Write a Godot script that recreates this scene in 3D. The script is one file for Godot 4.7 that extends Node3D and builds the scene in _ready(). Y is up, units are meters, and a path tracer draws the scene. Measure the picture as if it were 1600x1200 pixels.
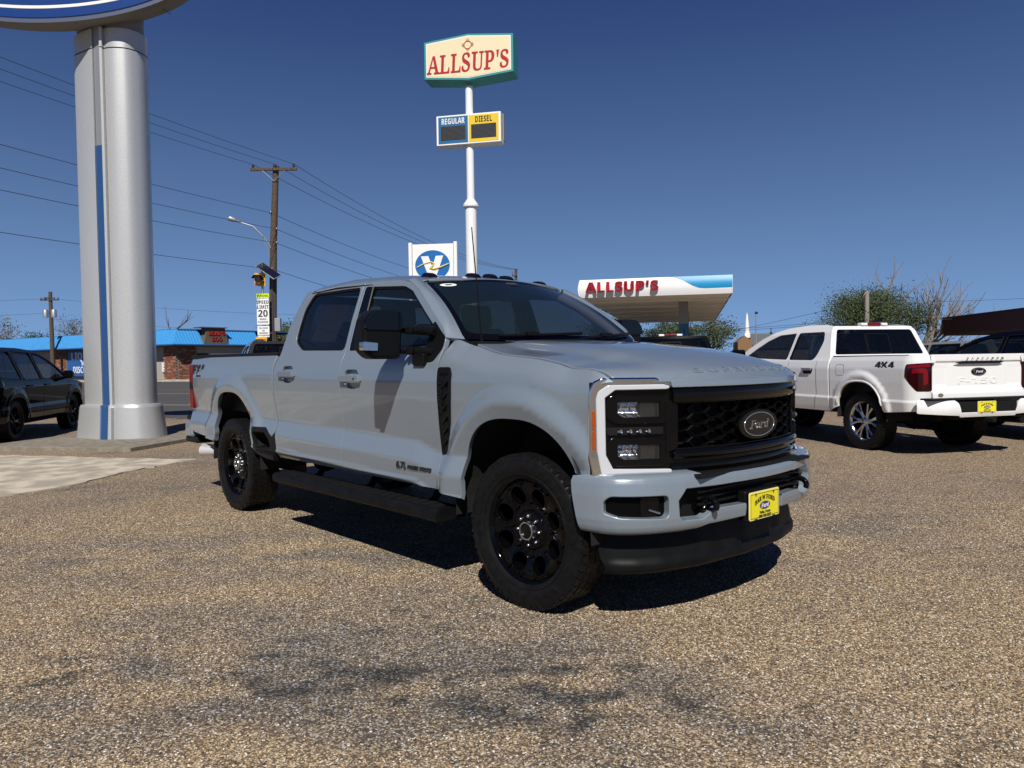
extends Node3D
# A pickup on a gravel dealer lot. Units metres, y up; the camera stands at the world's origin.

var M := {}
var rng := RandomNumberGenerator.new()
var taken := {}
var font_sans: SystemFont
var font_serif: SystemFont


func _ready():
	rng.seed = 20240611
	# ---- camera ----
	var cam := Camera3D.new()
	cam.name = "camera"
	var pitch := -0.0306
	var roll := -0.01426
	var c := cos(pitch)
	var s := sin(pitch)
	var cr := cos(roll)
	var sr := sin(roll)
	cam.transform = Transform3D(Basis(Vector3(cr, sr * c, sr * s), Vector3(-sr, cr * c, cr * s), Vector3(0, -s, c)), Vector3(0, 1.3814, 0))
	cam.fov = 53.18
	cam.near = 0.05
	cam.far = 3000.0
	add_child(cam)
	cam.current = true
	# ---- sky, exposure ----
	var we := WorldEnvironment.new()
	we.name = "environment"
	var env := Environment.new()
	env.background_mode = Environment.BG_SKY
	var sm := ProceduralSkyMaterial.new()
	sm.sky_top_color = Color(0.030, 0.140, 0.385)
	sm.sky_horizon_color = Color(0.505, 0.660, 0.850)
	sm.sky_curve = 0.155
	sm.ground_bottom_color = Color(0.30, 0.26, 0.21)
	sm.ground_horizon_color = Color(0.42, 0.40, 0.37)
	sm.ground_curve = 0.1
	sm.sun_angle_max = 2.0
	sm.sun_curve = 0.05
	var sky := Sky.new()
	sky.sky_material = sm
	env.sky = sky
	env.tonemap_mode = Environment.TONE_MAPPER_LINEAR
	env.tonemap_exposure = 1.0
	env.sdfgi_enabled = true
	env.ssao_enabled = true
	env.ssil_enabled = true
	we.environment = env
	add_child(we)
	# ---- sun: behind the camera, a little to its left ----
	var sun := DirectionalLight3D.new()
	sun.name = "sun"
	sun.light_energy = 1.6
	sun.light_color = Color(1.0, 0.982, 0.952)
	sun.light_angular_distance = 0.5
	sun.shadow_enabled = true
	sun.basis = Basis.looking_at(Vector3(0.03, -1.0, -1.03).normalized(), Vector3.UP)
	add_child(sun)
	materials()
	setting()
	street_things()
	hero_pickup()
	white_pickup()
	other_vehicles()
	trees()
	gravel_stones()


# ---------------------------------------------------------------- materials
func lin(r: float, g: float, b: float) -> Color:
	return Color(r, g, b).linear_to_srgb()


func mat(key: String, col: Color, rough: float, metal := 0.0, coat := 0.0) -> StandardMaterial3D:
	var m := StandardMaterial3D.new()
	m.resource_name = key
	m.albedo_color = col.linear_to_srgb()
	m.roughness = rough
	m.metallic = metal
	if coat > 0.0:
		m.clearcoat_enabled = true
		m.clearcoat = coat
		m.clearcoat_roughness = 0.03
	M[key] = m
	return m


func pane(key: String, col: Color, alpha: float, rough := 0.02) -> StandardMaterial3D:
	var m := mat(key, col, rough)
	m.transparency = BaseMaterial3D.TRANSPARENCY_ALPHA
	m.albedo_color.a = alpha
	return m


func noise_tex(freq: float, octaves: int, ramp: Array, size := 512, seed_ := 1, kind := FastNoiseLite.TYPE_SIMPLEX_SMOOTH) -> NoiseTexture2D:
	var n := FastNoiseLite.new()
	n.seed = seed_
	n.noise_type = kind
	n.frequency = freq
	n.fractal_octaves = octaves
	var t := NoiseTexture2D.new()
	t.width = size
	t.height = size
	t.seamless = true
	t.noise = n
	if ramp.size():
		var g := Gradient.new()
		var off := PackedFloat32Array()
		var cols := PackedColorArray()
		for k in ramp:
			off.append(k[0])
			cols.append(k[1])
		g.offsets = off
		g.colors = cols
		t.color_ramp = g
	return t


func tri_tex(m: StandardMaterial3D, t: Texture2D, scale_: float, world := false):
	m.albedo_texture = t
	m.uv1_triplanar = true
	m.uv1_world_triplanar = world
	m.uv1_scale = Vector3.ONE * scale_


func grain(m: StandardMaterial3D, a: float, b: float, scale_: float, freq := 0.03, seed_ := 3):
	var ca := Color(a, a, a).linear_to_srgb()
	var cb := Color(b, b, b).linear_to_srgb()
	tri_tex(m, noise_tex(freq, 5, [[0.3, ca], [0.7, cb]], 512, seed_), scale_)


func materials():
	font_sans = SystemFont.new()
	font_sans.font_names = PackedStringArray(["Droid Sans"])
	font_sans.font_weight = 700
	font_serif = SystemFont.new()
	font_serif.font_names = PackedStringArray(["Droid Serif"])
	font_serif.font_weight = 700
	mat("azure_paint", Color(0.222, 0.266, 0.310), 0.32, 0.22, 1.0)
	mat("white_paint", Color(0.80, 0.80, 0.79), 0.4, 0.0, 1.0)
	mat("black_paint", Color(0.0025, 0.003, 0.004), 0.045).metallic_specular = 0.36
	mat("graphite_paint", Color(0.030, 0.032, 0.035), 0.08)
	mat("grey_paint", Color(0.20, 0.21, 0.22), 0.4, 0.2, 1.0)
	mat("gloss_black", Color(0.003, 0.003, 0.0035), 0.07).metallic_specular = 0.38
	mat("satin_black", Color(0.006, 0.006, 0.0065), 0.36).metallic_specular = 0.26
	mat("matte_black", Color(0.006, 0.006, 0.006), 0.75).metallic_specular = 0.3
	mat("grille_black", Color(0.003, 0.003, 0.0032), 0.3).metallic_specular = 0.16
	mat("trim_black", Color(0.009, 0.009, 0.0095), 0.55).metallic_specular = 0.3
	mat("pit_black", Color(0.004, 0.004, 0.004), 0.9)
	mat("dam_black", Color(0.0065, 0.007, 0.0075), 0.5).metallic_specular = 0.28
	grain(M.dam_black, 0.55, 1.0, 1.1, 0.012, 8)
	mat("tyre_rubber", Color(0.0085, 0.0085, 0.009), 0.5).metallic_specular = 0.28
	grain(M.tyre_rubber, 0.6, 1.0, 1.6, 0.02, 5)
	mat("chrome", Color(0.75, 0.76, 0.78), 0.06, 1.0)
	mat("tip_steel", Color(0.72, 0.72, 0.71), 0.32, 0.45)
	mat("satin_chrome", Color(0.62, 0.63, 0.65), 0.22, 1.0)
	mat("bright_wheel", Color(0.55, 0.56, 0.58), 0.16, 1.0)
	mat("rim_black", Color(0.002, 0.002, 0.0025), 0.05).metallic_specular = 0.34
	mat("dark_steel", Color(0.03, 0.03, 0.03), 0.4, 0.7)
	mat("brake_steel", Color(0.12, 0.115, 0.11), 0.45, 0.8)
	mat("drl_white", Color(0.54, 0.55, 0.57), 0.14, 0.0, 1.0)
	mat("amber_lens", Color(0.33, 0.060, 0.008), 0.10)
	mat("red_lens", Color(0.17, 0.003, 0.006), 0.08)
	mat("dark_red_lens", Color(0.022, 0.0015, 0.0025), 0.07)
	mat("smoke_lens", Color(0.006, 0.0055, 0.0055), 0.06)
	pane("clear_lens", Color(0.5, 0.52, 0.55), 0.03)
	pane("windscreen", Color(0.012, 0.02, 0.018), 0.62)
	pane("tint_glass", Color(0.002, 0.0025, 0.0035), 0.89)
	pane("light_tint", Color(0.006, 0.010, 0.010), 0.74)
	mat("cabin_dark", Color(0.012, 0.012, 0.013), 0.8)
	mat("cabin_grey", Color(0.09, 0.09, 0.085), 0.8)
	mat("cabin_pale", Color(0.30, 0.29, 0.27), 0.8)
	mat("seat_leather", Color(0.018, 0.017, 0.017), 0.5)
	mat("paper_white", Color(0.62, 0.62, 0.60), 0.7)
	mat("plate_yellow", Color(0.80, 0.70, 0.02), 0.35)
	mat("plate_border", Color(0.80, 0.74, 0.30), 0.35)
	mat("ink_black", Color(0.015, 0.015, 0.015), 0.5)
	mat("oval_blue", Color(0.012, 0.035, 0.16), 0.2, 0.0, 1.0)
	mat("silver_ring", Color(0.6, 0.61, 0.63), 0.2, 0.9)
	mat("emblem_dark", Color(0.006, 0.007, 0.010), 0.12)
	mat("emblem_script", Color(0.42, 0.40, 0.38), 0.25, 0.9)
	mat("white_print", Color(0.78, 0.78, 0.77), 0.5)
	# street
	mat("pylon_silver", Color(0.58, 0.585, 0.58), 0.36, 0.40)
	grain(M.pylon_silver, 0.86, 1.0, 1.3, 0.05, 12)
	mat("pylon_blue", Color(0.020, 0.070, 0.20), 0.4)
	mat("sign_blue", Color(0.010, 0.045, 0.20), 0.3)
	mat("pylon_under", Color(0.20, 0.19, 0.175), 0.55, 0.2)
	mat("concrete", Color(0.25, 0.215, 0.165), 0.9)
	grain(M.concrete, 0.72, 1.0, 0.45, 0.02, 14)
	mat("pale_concrete", Color(0.56, 0.49, 0.38), 0.92)
	grain(M.pale_concrete, 0.62, 1.0, 0.30, 0.014, 17)
	mat("asphalt", Color(0.075, 0.070, 0.064), 0.92)
	grain(M.asphalt, 0.75, 1.1, 0.25, 0.06, 21)
	mat("road_white", Color(0.52, 0.50, 0.46), 0.8)
	mat("road_yellow", Color(0.42, 0.25, 0.04), 0.8)
	mat("dry_ground", Color(0.17, 0.13, 0.08), 0.95)
	grain(M.dry_ground, 0.6, 1.1, 0.03, 0.04, 23)
	mat("pole_wood", Color(0.155, 0.105, 0.07), 0.9)
	var wt := noise_tex(0.09, 4, [[0.25, Color(0.55, 0.55, 0.55)], [0.75, Color(1, 1, 1)]], 256, 31)
	M.pole_wood.albedo_texture = wt
	M.pole_wood.uv1_triplanar = true
	M.pole_wood.uv1_scale = Vector3(3.0, 0.25, 3.0)
	mat("galvanised", Color(0.38, 0.39, 0.40), 0.45, 0.6)
	mat("insulator", Color(0.06, 0.05, 0.05), 0.3)
	mat("wire_dark", Color(0.05, 0.055, 0.065), 0.6)
	mat("signal_yellow", Color(0.75, 0.40, 0.015), 0.4)
	mat("signal_amber", Color(0.35, 0.13, 0.01), 0.15, 0.0, 1.0)
	mat("flag_green", Color(0.62, 0.80, 0.03), 0.5)
	mat("solar_cell", Color(0.010, 0.012, 0.025), 0.12, 0.0, 0.6)
	mat("sign_white", Color(0.80, 0.80, 0.79), 0.5)
	mat("sign_cream", Color(0.76, 0.66, 0.42), 0.5)
	mat("sign_teal", Color(0.035, 0.25, 0.255), 0.45)
	mat("sign_teal_dark", Color(0.025, 0.075, 0.08), 0.6)
	mat("sign_red", Color(0.42, 0.008, 0.022), 0.4)
	mat("sun_orange", Color(0.50, 0.115, 0.035), 0.5)
	mat("price_blue", Color(0.012, 0.12, 0.28), 0.45)
	mat("price_yellow", Color(0.76, 0.53, 0.02), 0.45)
	mat("led_panel", Color(0.035, 0.036, 0.04), 0.5)
	mat("valero_blue", Color(0.008, 0.13, 0.40), 0.4)
	mat("ribbon_gold", Color(0.74, 0.58, 0.16), 0.45)
	mat("canopy_white", Color(0.80, 0.80, 0.80), 0.45)
	mat("canopy_blue", Color(0.008, 0.25, 0.50), 0.4)
	mat("canopy_under", Color(0.72, 0.70, 0.66), 0.6)
	mat("column_grey", Color(0.22, 0.225, 0.235), 0.6)
	mat("roof_blue", Color(0.045, 0.285, 0.62), 0.42)
	mat("roof_blue_dark", Color(0.02, 0.10, 0.30), 0.5)
	mat("brick_a", Color(0.20, 0.070, 0.040), 0.9)
	mat("brick_b", Color(0.26, 0.105, 0.060), 0.9)
	mat("brick_c", Color(0.36, 0.20, 0.13), 0.9)
	mat("mortar", Color(0.20, 0.165, 0.13), 0.95)
	mat("wall_beige", Color(0.38, 0.34, 0.28), 0.9)
	mat("wall_brown", Color(0.11, 0.09, 0.065), 0.9)
	mat("banner_blue", Color(0.020, 0.11, 0.36), 0.5)
	mat("letter_red", Color(0.36, 0.012, 0.012), 0.5)
	pane("shop_glass", Color(0.01, 0.015, 0.018), 0.8)
	mat("maroon", Color(0.034, 0.003, 0.011), 0.6)
	mat("dark_fascia", Color(0.05, 0.045, 0.04), 0.8)
	mat("steeple_white", Color(0.80, 0.76, 0.70), 0.6)
	mat("barn_brown", Color(0.22, 0.125, 0.06), 0.9)
	mat("tin_roof", Color(0.30, 0.31, 0.30), 0.5, 0.5)
	grain(M.tin_roof, 0.4, 1.1, 0.35, 0.05, 41)
	mat("bark", Color(0.16, 0.135, 0.11), 0.95)
	mat("bare_wood", Color(0.26, 0.23, 0.195), 0.95)
	for k in 4:
		var lf := mat("leaf_%d" % k, [Color(0.060, 0.082, 0.030), Color(0.085, 0.098, 0.042), Color(0.105, 0.105, 0.058), Color(0.045, 0.065, 0.026)][k], 0.7)
		lf.backlight_enabled = true
		lf.backlight = Color(0.10, 0.12, 0.03)
	mat("olive_leaf", Color(0.115, 0.110, 0.065), 0.8)
	M.olive_leaf.backlight_enabled = true
	M.olive_leaf.backlight = Color(0.09, 0.09, 0.04)


# ---------------------------------------------------------------- naming and nodes
func numbered(called: String) -> String:
	if not taken.has(called):
		taken[called] = 0
		return called
	taken[called] += 1
	return "%s_%03d" % [called, taken[called]]


func tag(o: Node, label: String, category: String, group := ""):
	o.set_meta("label", label)
	o.set_meta("category", category)
	if group != "":
		o.set_meta("group", group)


func thing(called: String, label: String, category: String, at := Vector3.ZERO, turn := 0.0, group := "") -> Node3D:
	var o := Node3D.new()
	o.name = numbered(called)
	add_child(o, true)
	o.position = at
	o.rotation.y = turn
	tag(o, label, category, group)
	return o


func child_name(parent: Node, called: String) -> String:
	if parent.get_node_or_null(called) == null:
		return called
	var k: int = parent.get_meta("count_" + called, 0) + 1
	parent.set_meta("count_" + called, k)
	return "%s_%03d" % [called, k]


func part(called: String, sh, m: Material, parent: Node3D, label := "") -> MeshInstance3D:
	var o := MeshInstance3D.new()
	o.mesh = sh.mesh() if sh is Sh else sh
	o.name = child_name(parent, called)
	o.material_override = m
	parent.add_child(o, true)
	if label != "":
		o.set_meta("label", label)
	return o


func struct(called: String, sh, m: Material) -> MeshInstance3D:
	var o := MeshInstance3D.new()
	o.mesh = sh.mesh() if sh is Sh else sh
	o.name = numbered(called)
	o.material_override = m
	add_child(o, true)
	o.set_meta("kind", "structure")
	return o


# ---------------------------------------------------------------- shapes
class Sh:
	var v := PackedVector3Array()
	var n := PackedVector3Array()
	var uv := PackedVector2Array()
	var col := PackedColorArray()

	func tri(a: Vector3, b: Vector3, c: Vector3, na: Vector3, nb: Vector3, nc: Vector3, ua := Vector2.ZERO, ub := Vector2.ZERO, uc := Vector2.ZERO):
		var g := (b - a).cross(c - a)
		if g.length_squared() < 1e-16:
			return
		if g.dot(na + nb + nc) > 0.0:
			v.append(a); v.append(c); v.append(b)
			n.append(na); n.append(nc); n.append(nb)
			uv.append(ua); uv.append(uc); uv.append(ub)
		else:
			v.append(a); v.append(b); v.append(c)
			n.append(na); n.append(nb); n.append(nc)
			uv.append(ua); uv.append(ub); uv.append(uc)

	func flat(a: Vector3, b: Vector3, c: Vector3, out: Vector3):
		var g := (b - a).cross(c - a).normalized()
		if g.dot(out) < 0.0:
			g = -g
		tri(a, b, c, g, g, g)

	func quad(a: Vector3, b: Vector3, c: Vector3, d: Vector3, out: Vector3):
		var g := (b - a).cross(c - a)
		if g.length_squared() < 1e-14:
			g = (c - a).cross(d - a)
		g = g.normalized()
		if g.dot(out) < 0.0:
			g = -g
		tri(a, b, c, g, g, g, Vector2(0, 0), Vector2(1, 0), Vector2(1, 1))
		tri(a, c, d, g, g, g, Vector2(0, 0), Vector2(1, 1), Vector2(0, 1))

	func squad(a: Vector3, b: Vector3, c: Vector3, d: Vector3, na: Vector3, nb: Vector3, nc: Vector3, nd: Vector3):
		tri(a, b, c, na, nb, nc)
		tri(a, c, d, na, nc, nd)

	# a box whose edges are chamfered by b
	func box(size: Vector3, xf := Transform3D(), b := 0.0):
		var h := size * 0.5
		b = minf(b, minf(h.x, minf(h.y, h.z)) * 0.49)
		var ax := [Vector3.RIGHT, Vector3.UP, Vector3.BACK]
		for k in 3:
			var e: Vector3 = ax[k]
			var f: Vector3 = ax[(k + 1) % 3]
			var g: Vector3 = ax[(k + 2) % 3]
			for s: float in [-1.0, 1.0]:
				var o := e * (h[k] * s)
				var fx := f * (h[(k + 1) % 3] - b)
				var gx := g * (h[(k + 2) % 3] - b)
				quad(xf * (o - fx - gx), xf * (o + fx - gx), xf * (o + fx + gx), xf * (o - fx + gx), xf.basis * (e * s))
				if b > 0.0:
					for t: float in [-1.0, 1.0]:
						# edge between e-face and f-face
						var p: Vector3 = o + f * ((h[(k + 1) % 3] - b) * t)
						var q: Vector3 = e * ((h[k] - b) * s) + f * (h[(k + 1) % 3] * t)
						var ne := (xf.basis * (e * s)).normalized()
						var nf := (xf.basis * (f * t)).normalized()
						squad(xf * (p - gx), xf * (p + gx), xf * (q + gx), xf * (q - gx), ne, ne, nf, nf)
		if b > 0.0:
			for sx: float in [-1.0, 1.0]:
				for sy: float in [-1.0, 1.0]:
					for sz: float in [-1.0, 1.0]:
						var k3 := Vector3(sx, sy, sz)
						flat(xf * (Vector3(h.x, h.y - b, h.z - b) * k3), xf * (Vector3(h.x - b, h.y, h.z - b) * k3), xf * (Vector3(h.x - b, h.y - b, h.z) * k3), xf.basis * k3)

	# a 2D outline (x, y) pushed from z = 0 back to z = -depth, front edge chamfered by b
	func prism(poly: PackedVector2Array, depth: float, xf := Transform3D(), b := 0.0, back := true):
		var p := poly
		if Geometry2D.is_polygon_clockwise(p):
			p = p.duplicate()
			p.reverse()
		var inner := p
		if b > 0.0:
			var r := Geometry2D.offset_polygon(p, -b, Geometry2D.JOIN_MITER)
			if r.size() and r[0].size() == p.size():
				inner = r[0]
				if Geometry2D.is_polygon_clockwise(inner):
					inner.reverse()
				# line the rings up
				var best := 0
				var bd := INF
				for k in inner.size():
					var dd := inner[k].distance_squared_to(p[0])
					if dd < bd:
						bd = dd
						best = k
				var q := PackedVector2Array()
				for k in inner.size():
					q.append(inner[(k + best) % inner.size()])
				inner = q
			else:
				b = 0.0
		var nz := xf.basis * Vector3.BACK
		var idx := Geometry2D.triangulate_polygon(inner)
		for k in range(0, idx.size(), 3):
			var a := inner[idx[k]]
			var bb := inner[idx[k + 1]]
			var c := inner[idx[k + 2]]
			tri(xf * Vector3(a.x, a.y, 0), xf * Vector3(bb.x, bb.y, 0), xf * Vector3(c.x, c.y, 0), nz, nz, nz, a, bb, c)
		if back:
			idx = Geometry2D.triangulate_polygon(p)
			for k in range(0, idx.size(), 3):
				flat(xf * Vector3(p[idx[k]].x, p[idx[k]].y, -depth), xf * Vector3(p[idx[k + 1]].x, p[idx[k + 1]].y, -depth), xf * Vector3(p[idx[k + 2]].x, p[idx[k + 2]].y, -depth), -nz)
		var m := p.size()
		var side := PackedVector3Array()
		for k in m:
			var d := p[(k + 1) % m] - p[k]
			side.append(Vector3(d.y, -d.x, 0).normalized())
		for k in m:
			var j := (k + 1) % m
			var n0 := side[k]
			var n1 := side[k]
			if side[(k + m - 1) % m].dot(n0) > 0.75:
				n0 = (n0 + side[(k + m - 1) % m]).normalized()
			if side[j].dot(n1) > 0.75:
				n1 = (n1 + side[j]).normalized()
			var w0 := (xf.basis * n0).normalized()
			var w1 := (xf.basis * n1).normalized()
			var a0 := Vector3(p[k].x, p[k].y, -b)
			var a1 := Vector3(p[j].x, p[j].y, -b)
			squad(xf * a0, xf * a1, xf * Vector3(a1.x, a1.y, -depth), xf * Vector3(a0.x, a0.y, -depth), w0, w1, w1, w0)
			if b > 0.0:
				squad(xf * Vector3(inner[k].x, inner[k].y, 0), xf * Vector3(inner[j].x, inner[j].y, 0), xf * a1, xf * a0, nz, nz, w1, w0)

	func tube(path: PackedVector3Array, radii: Array, sides := 8, caps := true):
		var rings := []
		var norms := []
		var up := Vector3.UP
		for k in path.size():
			var t := (path[mini(k + 1, path.size() - 1)] - path[maxi(k - 1, 0)]).normalized()
			if k == 0:
				up = Vector3.UP if absf(t.y) < 0.9 else Vector3.RIGHT
			var sx := up.cross(t).normalized()
			up = t.cross(sx).normalized()
			var r: float = radii[mini(k, radii.size() - 1)]
			var ring := PackedVector3Array()
			var nn := PackedVector3Array()
			for i in sides:
				var a := TAU * i / sides
				var d := sx * cos(a) + up * sin(a)
				ring.append(path[k] + d * r)
				nn.append(d)
			rings.append(ring)
			norms.append(nn)
		for k in path.size() - 1:
			for i in sides:
				var j := (i + 1) % sides
				squad(rings[k][i], rings[k][j], rings[k + 1][j], rings[k + 1][i], norms[k][i], norms[k][j], norms[k + 1][j], norms[k + 1][i])
		if caps:
			for e in [0, path.size() - 1]:
				var out := path[e] - path[1 if e == 0 else e - 1]
				for i in range(1, sides - 1):
					flat(rings[e][0], rings[e][i], rings[e][i + 1], out)

	# profile: (radius, along) pairs turned about the local z axis
	func lathe(profile: PackedVector2Array, sides: int, xf := Transform3D(), smooth := 0.7):
		var m := profile.size()
		var seg := []
		for k in m - 1:
			var d := profile[k + 1] - profile[k]
			seg.append(Vector2(d.y, -d.x).normalized())
		for k in m - 1:
			var n0: Vector2 = seg[k]
			var n1: Vector2 = seg[k]
			if k > 0 and seg[k - 1].dot(n0) > smooth:
				n0 = (n0 + seg[k - 1]).normalized()
			if k < m - 2 and seg[k + 1].dot(n1) > smooth:
				n1 = (n1 + seg[k + 1]).normalized()
			for i in sides:
				var a := TAU * i / sides
				var b := TAU * (i + 1) / sides
				var da := Vector3(cos(a), sin(a), 0)
				var db := Vector3(cos(b), sin(b), 0)
				var p := profile[k]
				var q := profile[k + 1]
				squad(xf * (da * p.x + Vector3(0, 0, p.y)), xf * (db * p.x + Vector3(0, 0, p.y)), xf * (db * q.x + Vector3(0, 0, q.y)), xf * (da * q.x + Vector3(0, 0, q.y)),
					xf.basis * (da * n0.x + Vector3(0, 0, n0.y)), xf.basis * (db * n0.x + Vector3(0, 0, n0.y)), xf.basis * (db * n1.x + Vector3(0, 0, n1.y)), xf.basis * (da * n1.x + Vector3(0, 0, n1.y)))

	func add(o: Sh, xf := Transform3D()):
		for k in range(0, o.v.size(), 3):
			tri(xf * o.v[k], xf * o.v[k + 1], xf * o.v[k + 2], (xf.basis * o.n[k]).normalized(), (xf.basis * o.n[k + 1]).normalized(), (xf.basis * o.n[k + 2]).normalized(), o.uv[k], o.uv[k + 1], o.uv[k + 2])

	func mirrored() -> Sh:
		var r := Sh.new()
		var f := Vector3(1, 1, -1)
		for k in range(0, v.size(), 3):
			r.tri(v[k] * f, v[k + 1] * f, v[k + 2] * f, n[k] * f, n[k + 1] * f, n[k + 2] * f, uv[k], uv[k + 1], uv[k + 2])
		return r

	func mesh() -> ArrayMesh:
		var a := []
		a.resize(Mesh.ARRAY_MAX)
		a[Mesh.ARRAY_VERTEX] = v
		a[Mesh.ARRAY_NORMAL] = n
		a[Mesh.ARRAY_TEX_UV] = uv
		if col.size() == v.size() and col.size():
			a[Mesh.ARRAY_COLOR] = col
		var m := ArrayMesh.new()
		if v.size():
			m.add_surface_from_arrays(Mesh.PRIMITIVE_TRIANGLES, a)
		return m

	# a curved sheet: f(u, v) gives points; outline and holes are in (u, v); its edges are rounded and folded in by rim
	func sheet(outline: PackedVector2Array, holes: Array, cu: float, cv: float, f: Callable, side := 1.0, rim := 0.015, bev := 0.003):
		var o := outline
		if Geometry2D.is_polygon_clockwise(o):
			o = o.duplicate()
			o.reverse()
		var lo := o[0]
		var hi := o[0]
		for p in o:
			lo = lo.min(p)
			hi = hi.max(p)
		var i0 := floori(lo.x / cu)
		var i1 := ceili(hi.x / cu)
		var j0 := floori(lo.y / cv)
		var j1 := ceili(hi.y / cv)
		var marked := {}
		var loops := [o]
		for h in holes:
			var hh: PackedVector2Array = h
			if Geometry2D.is_polygon_clockwise(hh):
				hh = hh.duplicate()
				hh.reverse()
			loops.append(hh)
		for l in loops:
			for k in l.size():
				var a: Vector2 = l[k]
				var b: Vector2 = l[(k + 1) % l.size()]
				var m := maxi(1, ceili(maxf(absf(b.x - a.x) / cu, absf(b.y - a.y) / cv) * 2.0))
				for t in m:
					var p := a.lerp(b, float(t) / m)
					var q := a.lerp(b, float(t + 1) / m)
					for ii in range(floori(minf(p.x, q.x) / cu - 1e-6), floori(maxf(p.x, q.x) / cu + 1e-6) + 1):
						for jj in range(floori(minf(p.y, q.y) / cv - 1e-6), floori(maxf(p.y, q.y) / cv + 1e-6) + 1):
							marked[Vector2i(ii, jj)] = true
		var cp := {}
		var cn := {}
		for i in range(i0, i1):
			for j in range(j0, j1):
				var cell := PackedVector2Array([Vector2(i * cu, j * cv), Vector2((i + 1) * cu, j * cv), Vector2((i + 1) * cu, (j + 1) * cv), Vector2(i * cu, (j + 1) * cv)])
				if not marked.has(Vector2i(i, j)):
					var mid := Vector2((i + 0.5) * cu, (j + 0.5) * cv)
					if not Geometry2D.is_point_in_polygon(mid, o):
						continue
					var cut := false
					for h in range(1, loops.size()):
						if Geometry2D.is_point_in_polygon(mid, loops[h]):
							cut = true
					if cut:
						continue
					var P := []
					var N := []
					for k in 4:
						var key := Vector2i(i + (1 if k == 1 or k == 2 else 0), j + (1 if k > 1 else 0))
						if not cp.has(key):
							cp[key] = f.call(cell[k].x, cell[k].y)
							cn[key] = normal_at(f, cell[k], side)
						P.append(cp[key])
						N.append(cn[key])
					tri(P[0], P[1], P[2], N[0], N[1], N[2], cell[0], cell[1], cell[2])
					tri(P[0], P[2], P[3], N[0], N[2], N[3], cell[0], cell[2], cell[3])
				else:
					var pieces := Geometry2D.intersect_polygons(cell, o)
					for h in range(1, loops.size()):
						var next: Array[PackedVector2Array] = []
						for pc in pieces:
							if Geometry2D.is_polygon_clockwise(pc):
								continue
							next.append_array(Geometry2D.clip_polygons(pc, loops[h]))
						pieces = next
					for pc in pieces:
						if Geometry2D.is_polygon_clockwise(pc):
							continue
						var idx := Geometry2D.triangulate_polygon(pc)
						for k in range(0, idx.size(), 3):
							var a: Vector2 = pc[idx[k]]
							var b: Vector2 = pc[idx[k + 1]]
							var c: Vector2 = pc[idx[k + 2]]
							tri(f.call(a.x, a.y), f.call(b.x, b.y), f.call(c.x, c.y), normal_at(f, a, side), normal_at(f, b, side), normal_at(f, c, side), a, b, c)
		if rim <= 0.0:
			return
		for li in loops.size():
			var l: PackedVector2Array = loops[li]
			var sgn := 1.0 if li == 0 else -1.0
			var pts := PackedVector2Array()
			for k in l.size():
				var a := l[k]
				var b := l[(k + 1) % l.size()]
				var m := maxi(1, ceili(maxf(absf(b.x - a.x) / cu, absf(b.y - a.y) / cv)))
				for t in m:
					pts.append(a.lerp(b, float(t) / m))
			var m2 := pts.size()
			var P := PackedVector3Array()
			var N := PackedVector3Array()
			for p in pts:
				P.append(f.call(p.x, p.y))
				N.append(normal_at(f, p, side))
			var O := PackedVector3Array()
			for k in m2:
				var d := (pts[(k + 1) % m2] - pts[k])
				var o2 := Vector2(d.y, -d.x).normalized() * sgn
				var mid := (pts[(k + 1) % m2] + pts[k]) * 0.5
				var fm: Vector3 = f.call(mid.x, mid.y)
				var out: Vector3 = f.call(mid.x + o2.x * 0.002, mid.y + o2.y * 0.002) - fm
				var tg := (P[(k + 1) % m2] - P[k]).normalized()
				var nn := (N[k] + N[(k + 1) % m2]).normalized()
				out = out - tg * out.dot(tg) - nn * out.dot(nn)
				if out.length_squared() < 1e-18:
					out = tg.cross(nn)
				O.append(out.normalized())
			for k in m2:
				var j := (k + 1) % m2
				var oa := O[k]
				var ob := O[k]
				var pa := O[(k + m2 - 1) % m2]
				if pa.dot(oa) > 0.5:
					oa = (oa + pa).normalized()
				if O[j].dot(ob) > 0.5:
					ob = (ob + O[j]).normalized()
				var a1 := P[k] + oa * bev - N[k] * bev
				var b1 := P[j] + ob * bev - N[j] * bev
				squad(P[k], P[j], b1, a1, N[k], N[j], (ob + N[j] * 0.3).normalized(), (oa + N[k] * 0.3).normalized())
				squad(a1, b1, b1 - N[j] * rim, a1 - N[k] * rim, oa, ob, ob, oa)

	static func normal_at(f: Callable, p: Vector2, side: float) -> Vector3:
		var e := 0.0015
		var du: Vector3 = f.call(p.x + e, p.y) - f.call(p.x - e, p.y)
		var dv: Vector3 = f.call(p.x, p.y + e) - f.call(p.x, p.y - e)
		return du.cross(dv).normalized() * side


func pv(a: Array) -> PackedVector2Array:
	var r := PackedVector2Array()
	for k in range(0, a.size(), 2):
		r.append(Vector2(a[k], a[k + 1]))
	return r


func rounded(poly: PackedVector2Array, r: float, steps := 4) -> PackedVector2Array:
	var out := PackedVector2Array()
	var m := poly.size()
	for k in m:
		var p := poly[k]
		var a := poly[(k + m - 1) % m] - p
		var b := poly[(k + 1) % m] - p
		var rr := minf(r, minf(a.length(), b.length()) * 0.45)
		var s := p + a.normalized() * rr
		var e := p + b.normalized() * rr
		for t in steps + 1:
			var u := float(t) / steps
			out.append(s.lerp(p, u).lerp(p.lerp(e, u), u))
	return out


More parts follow.
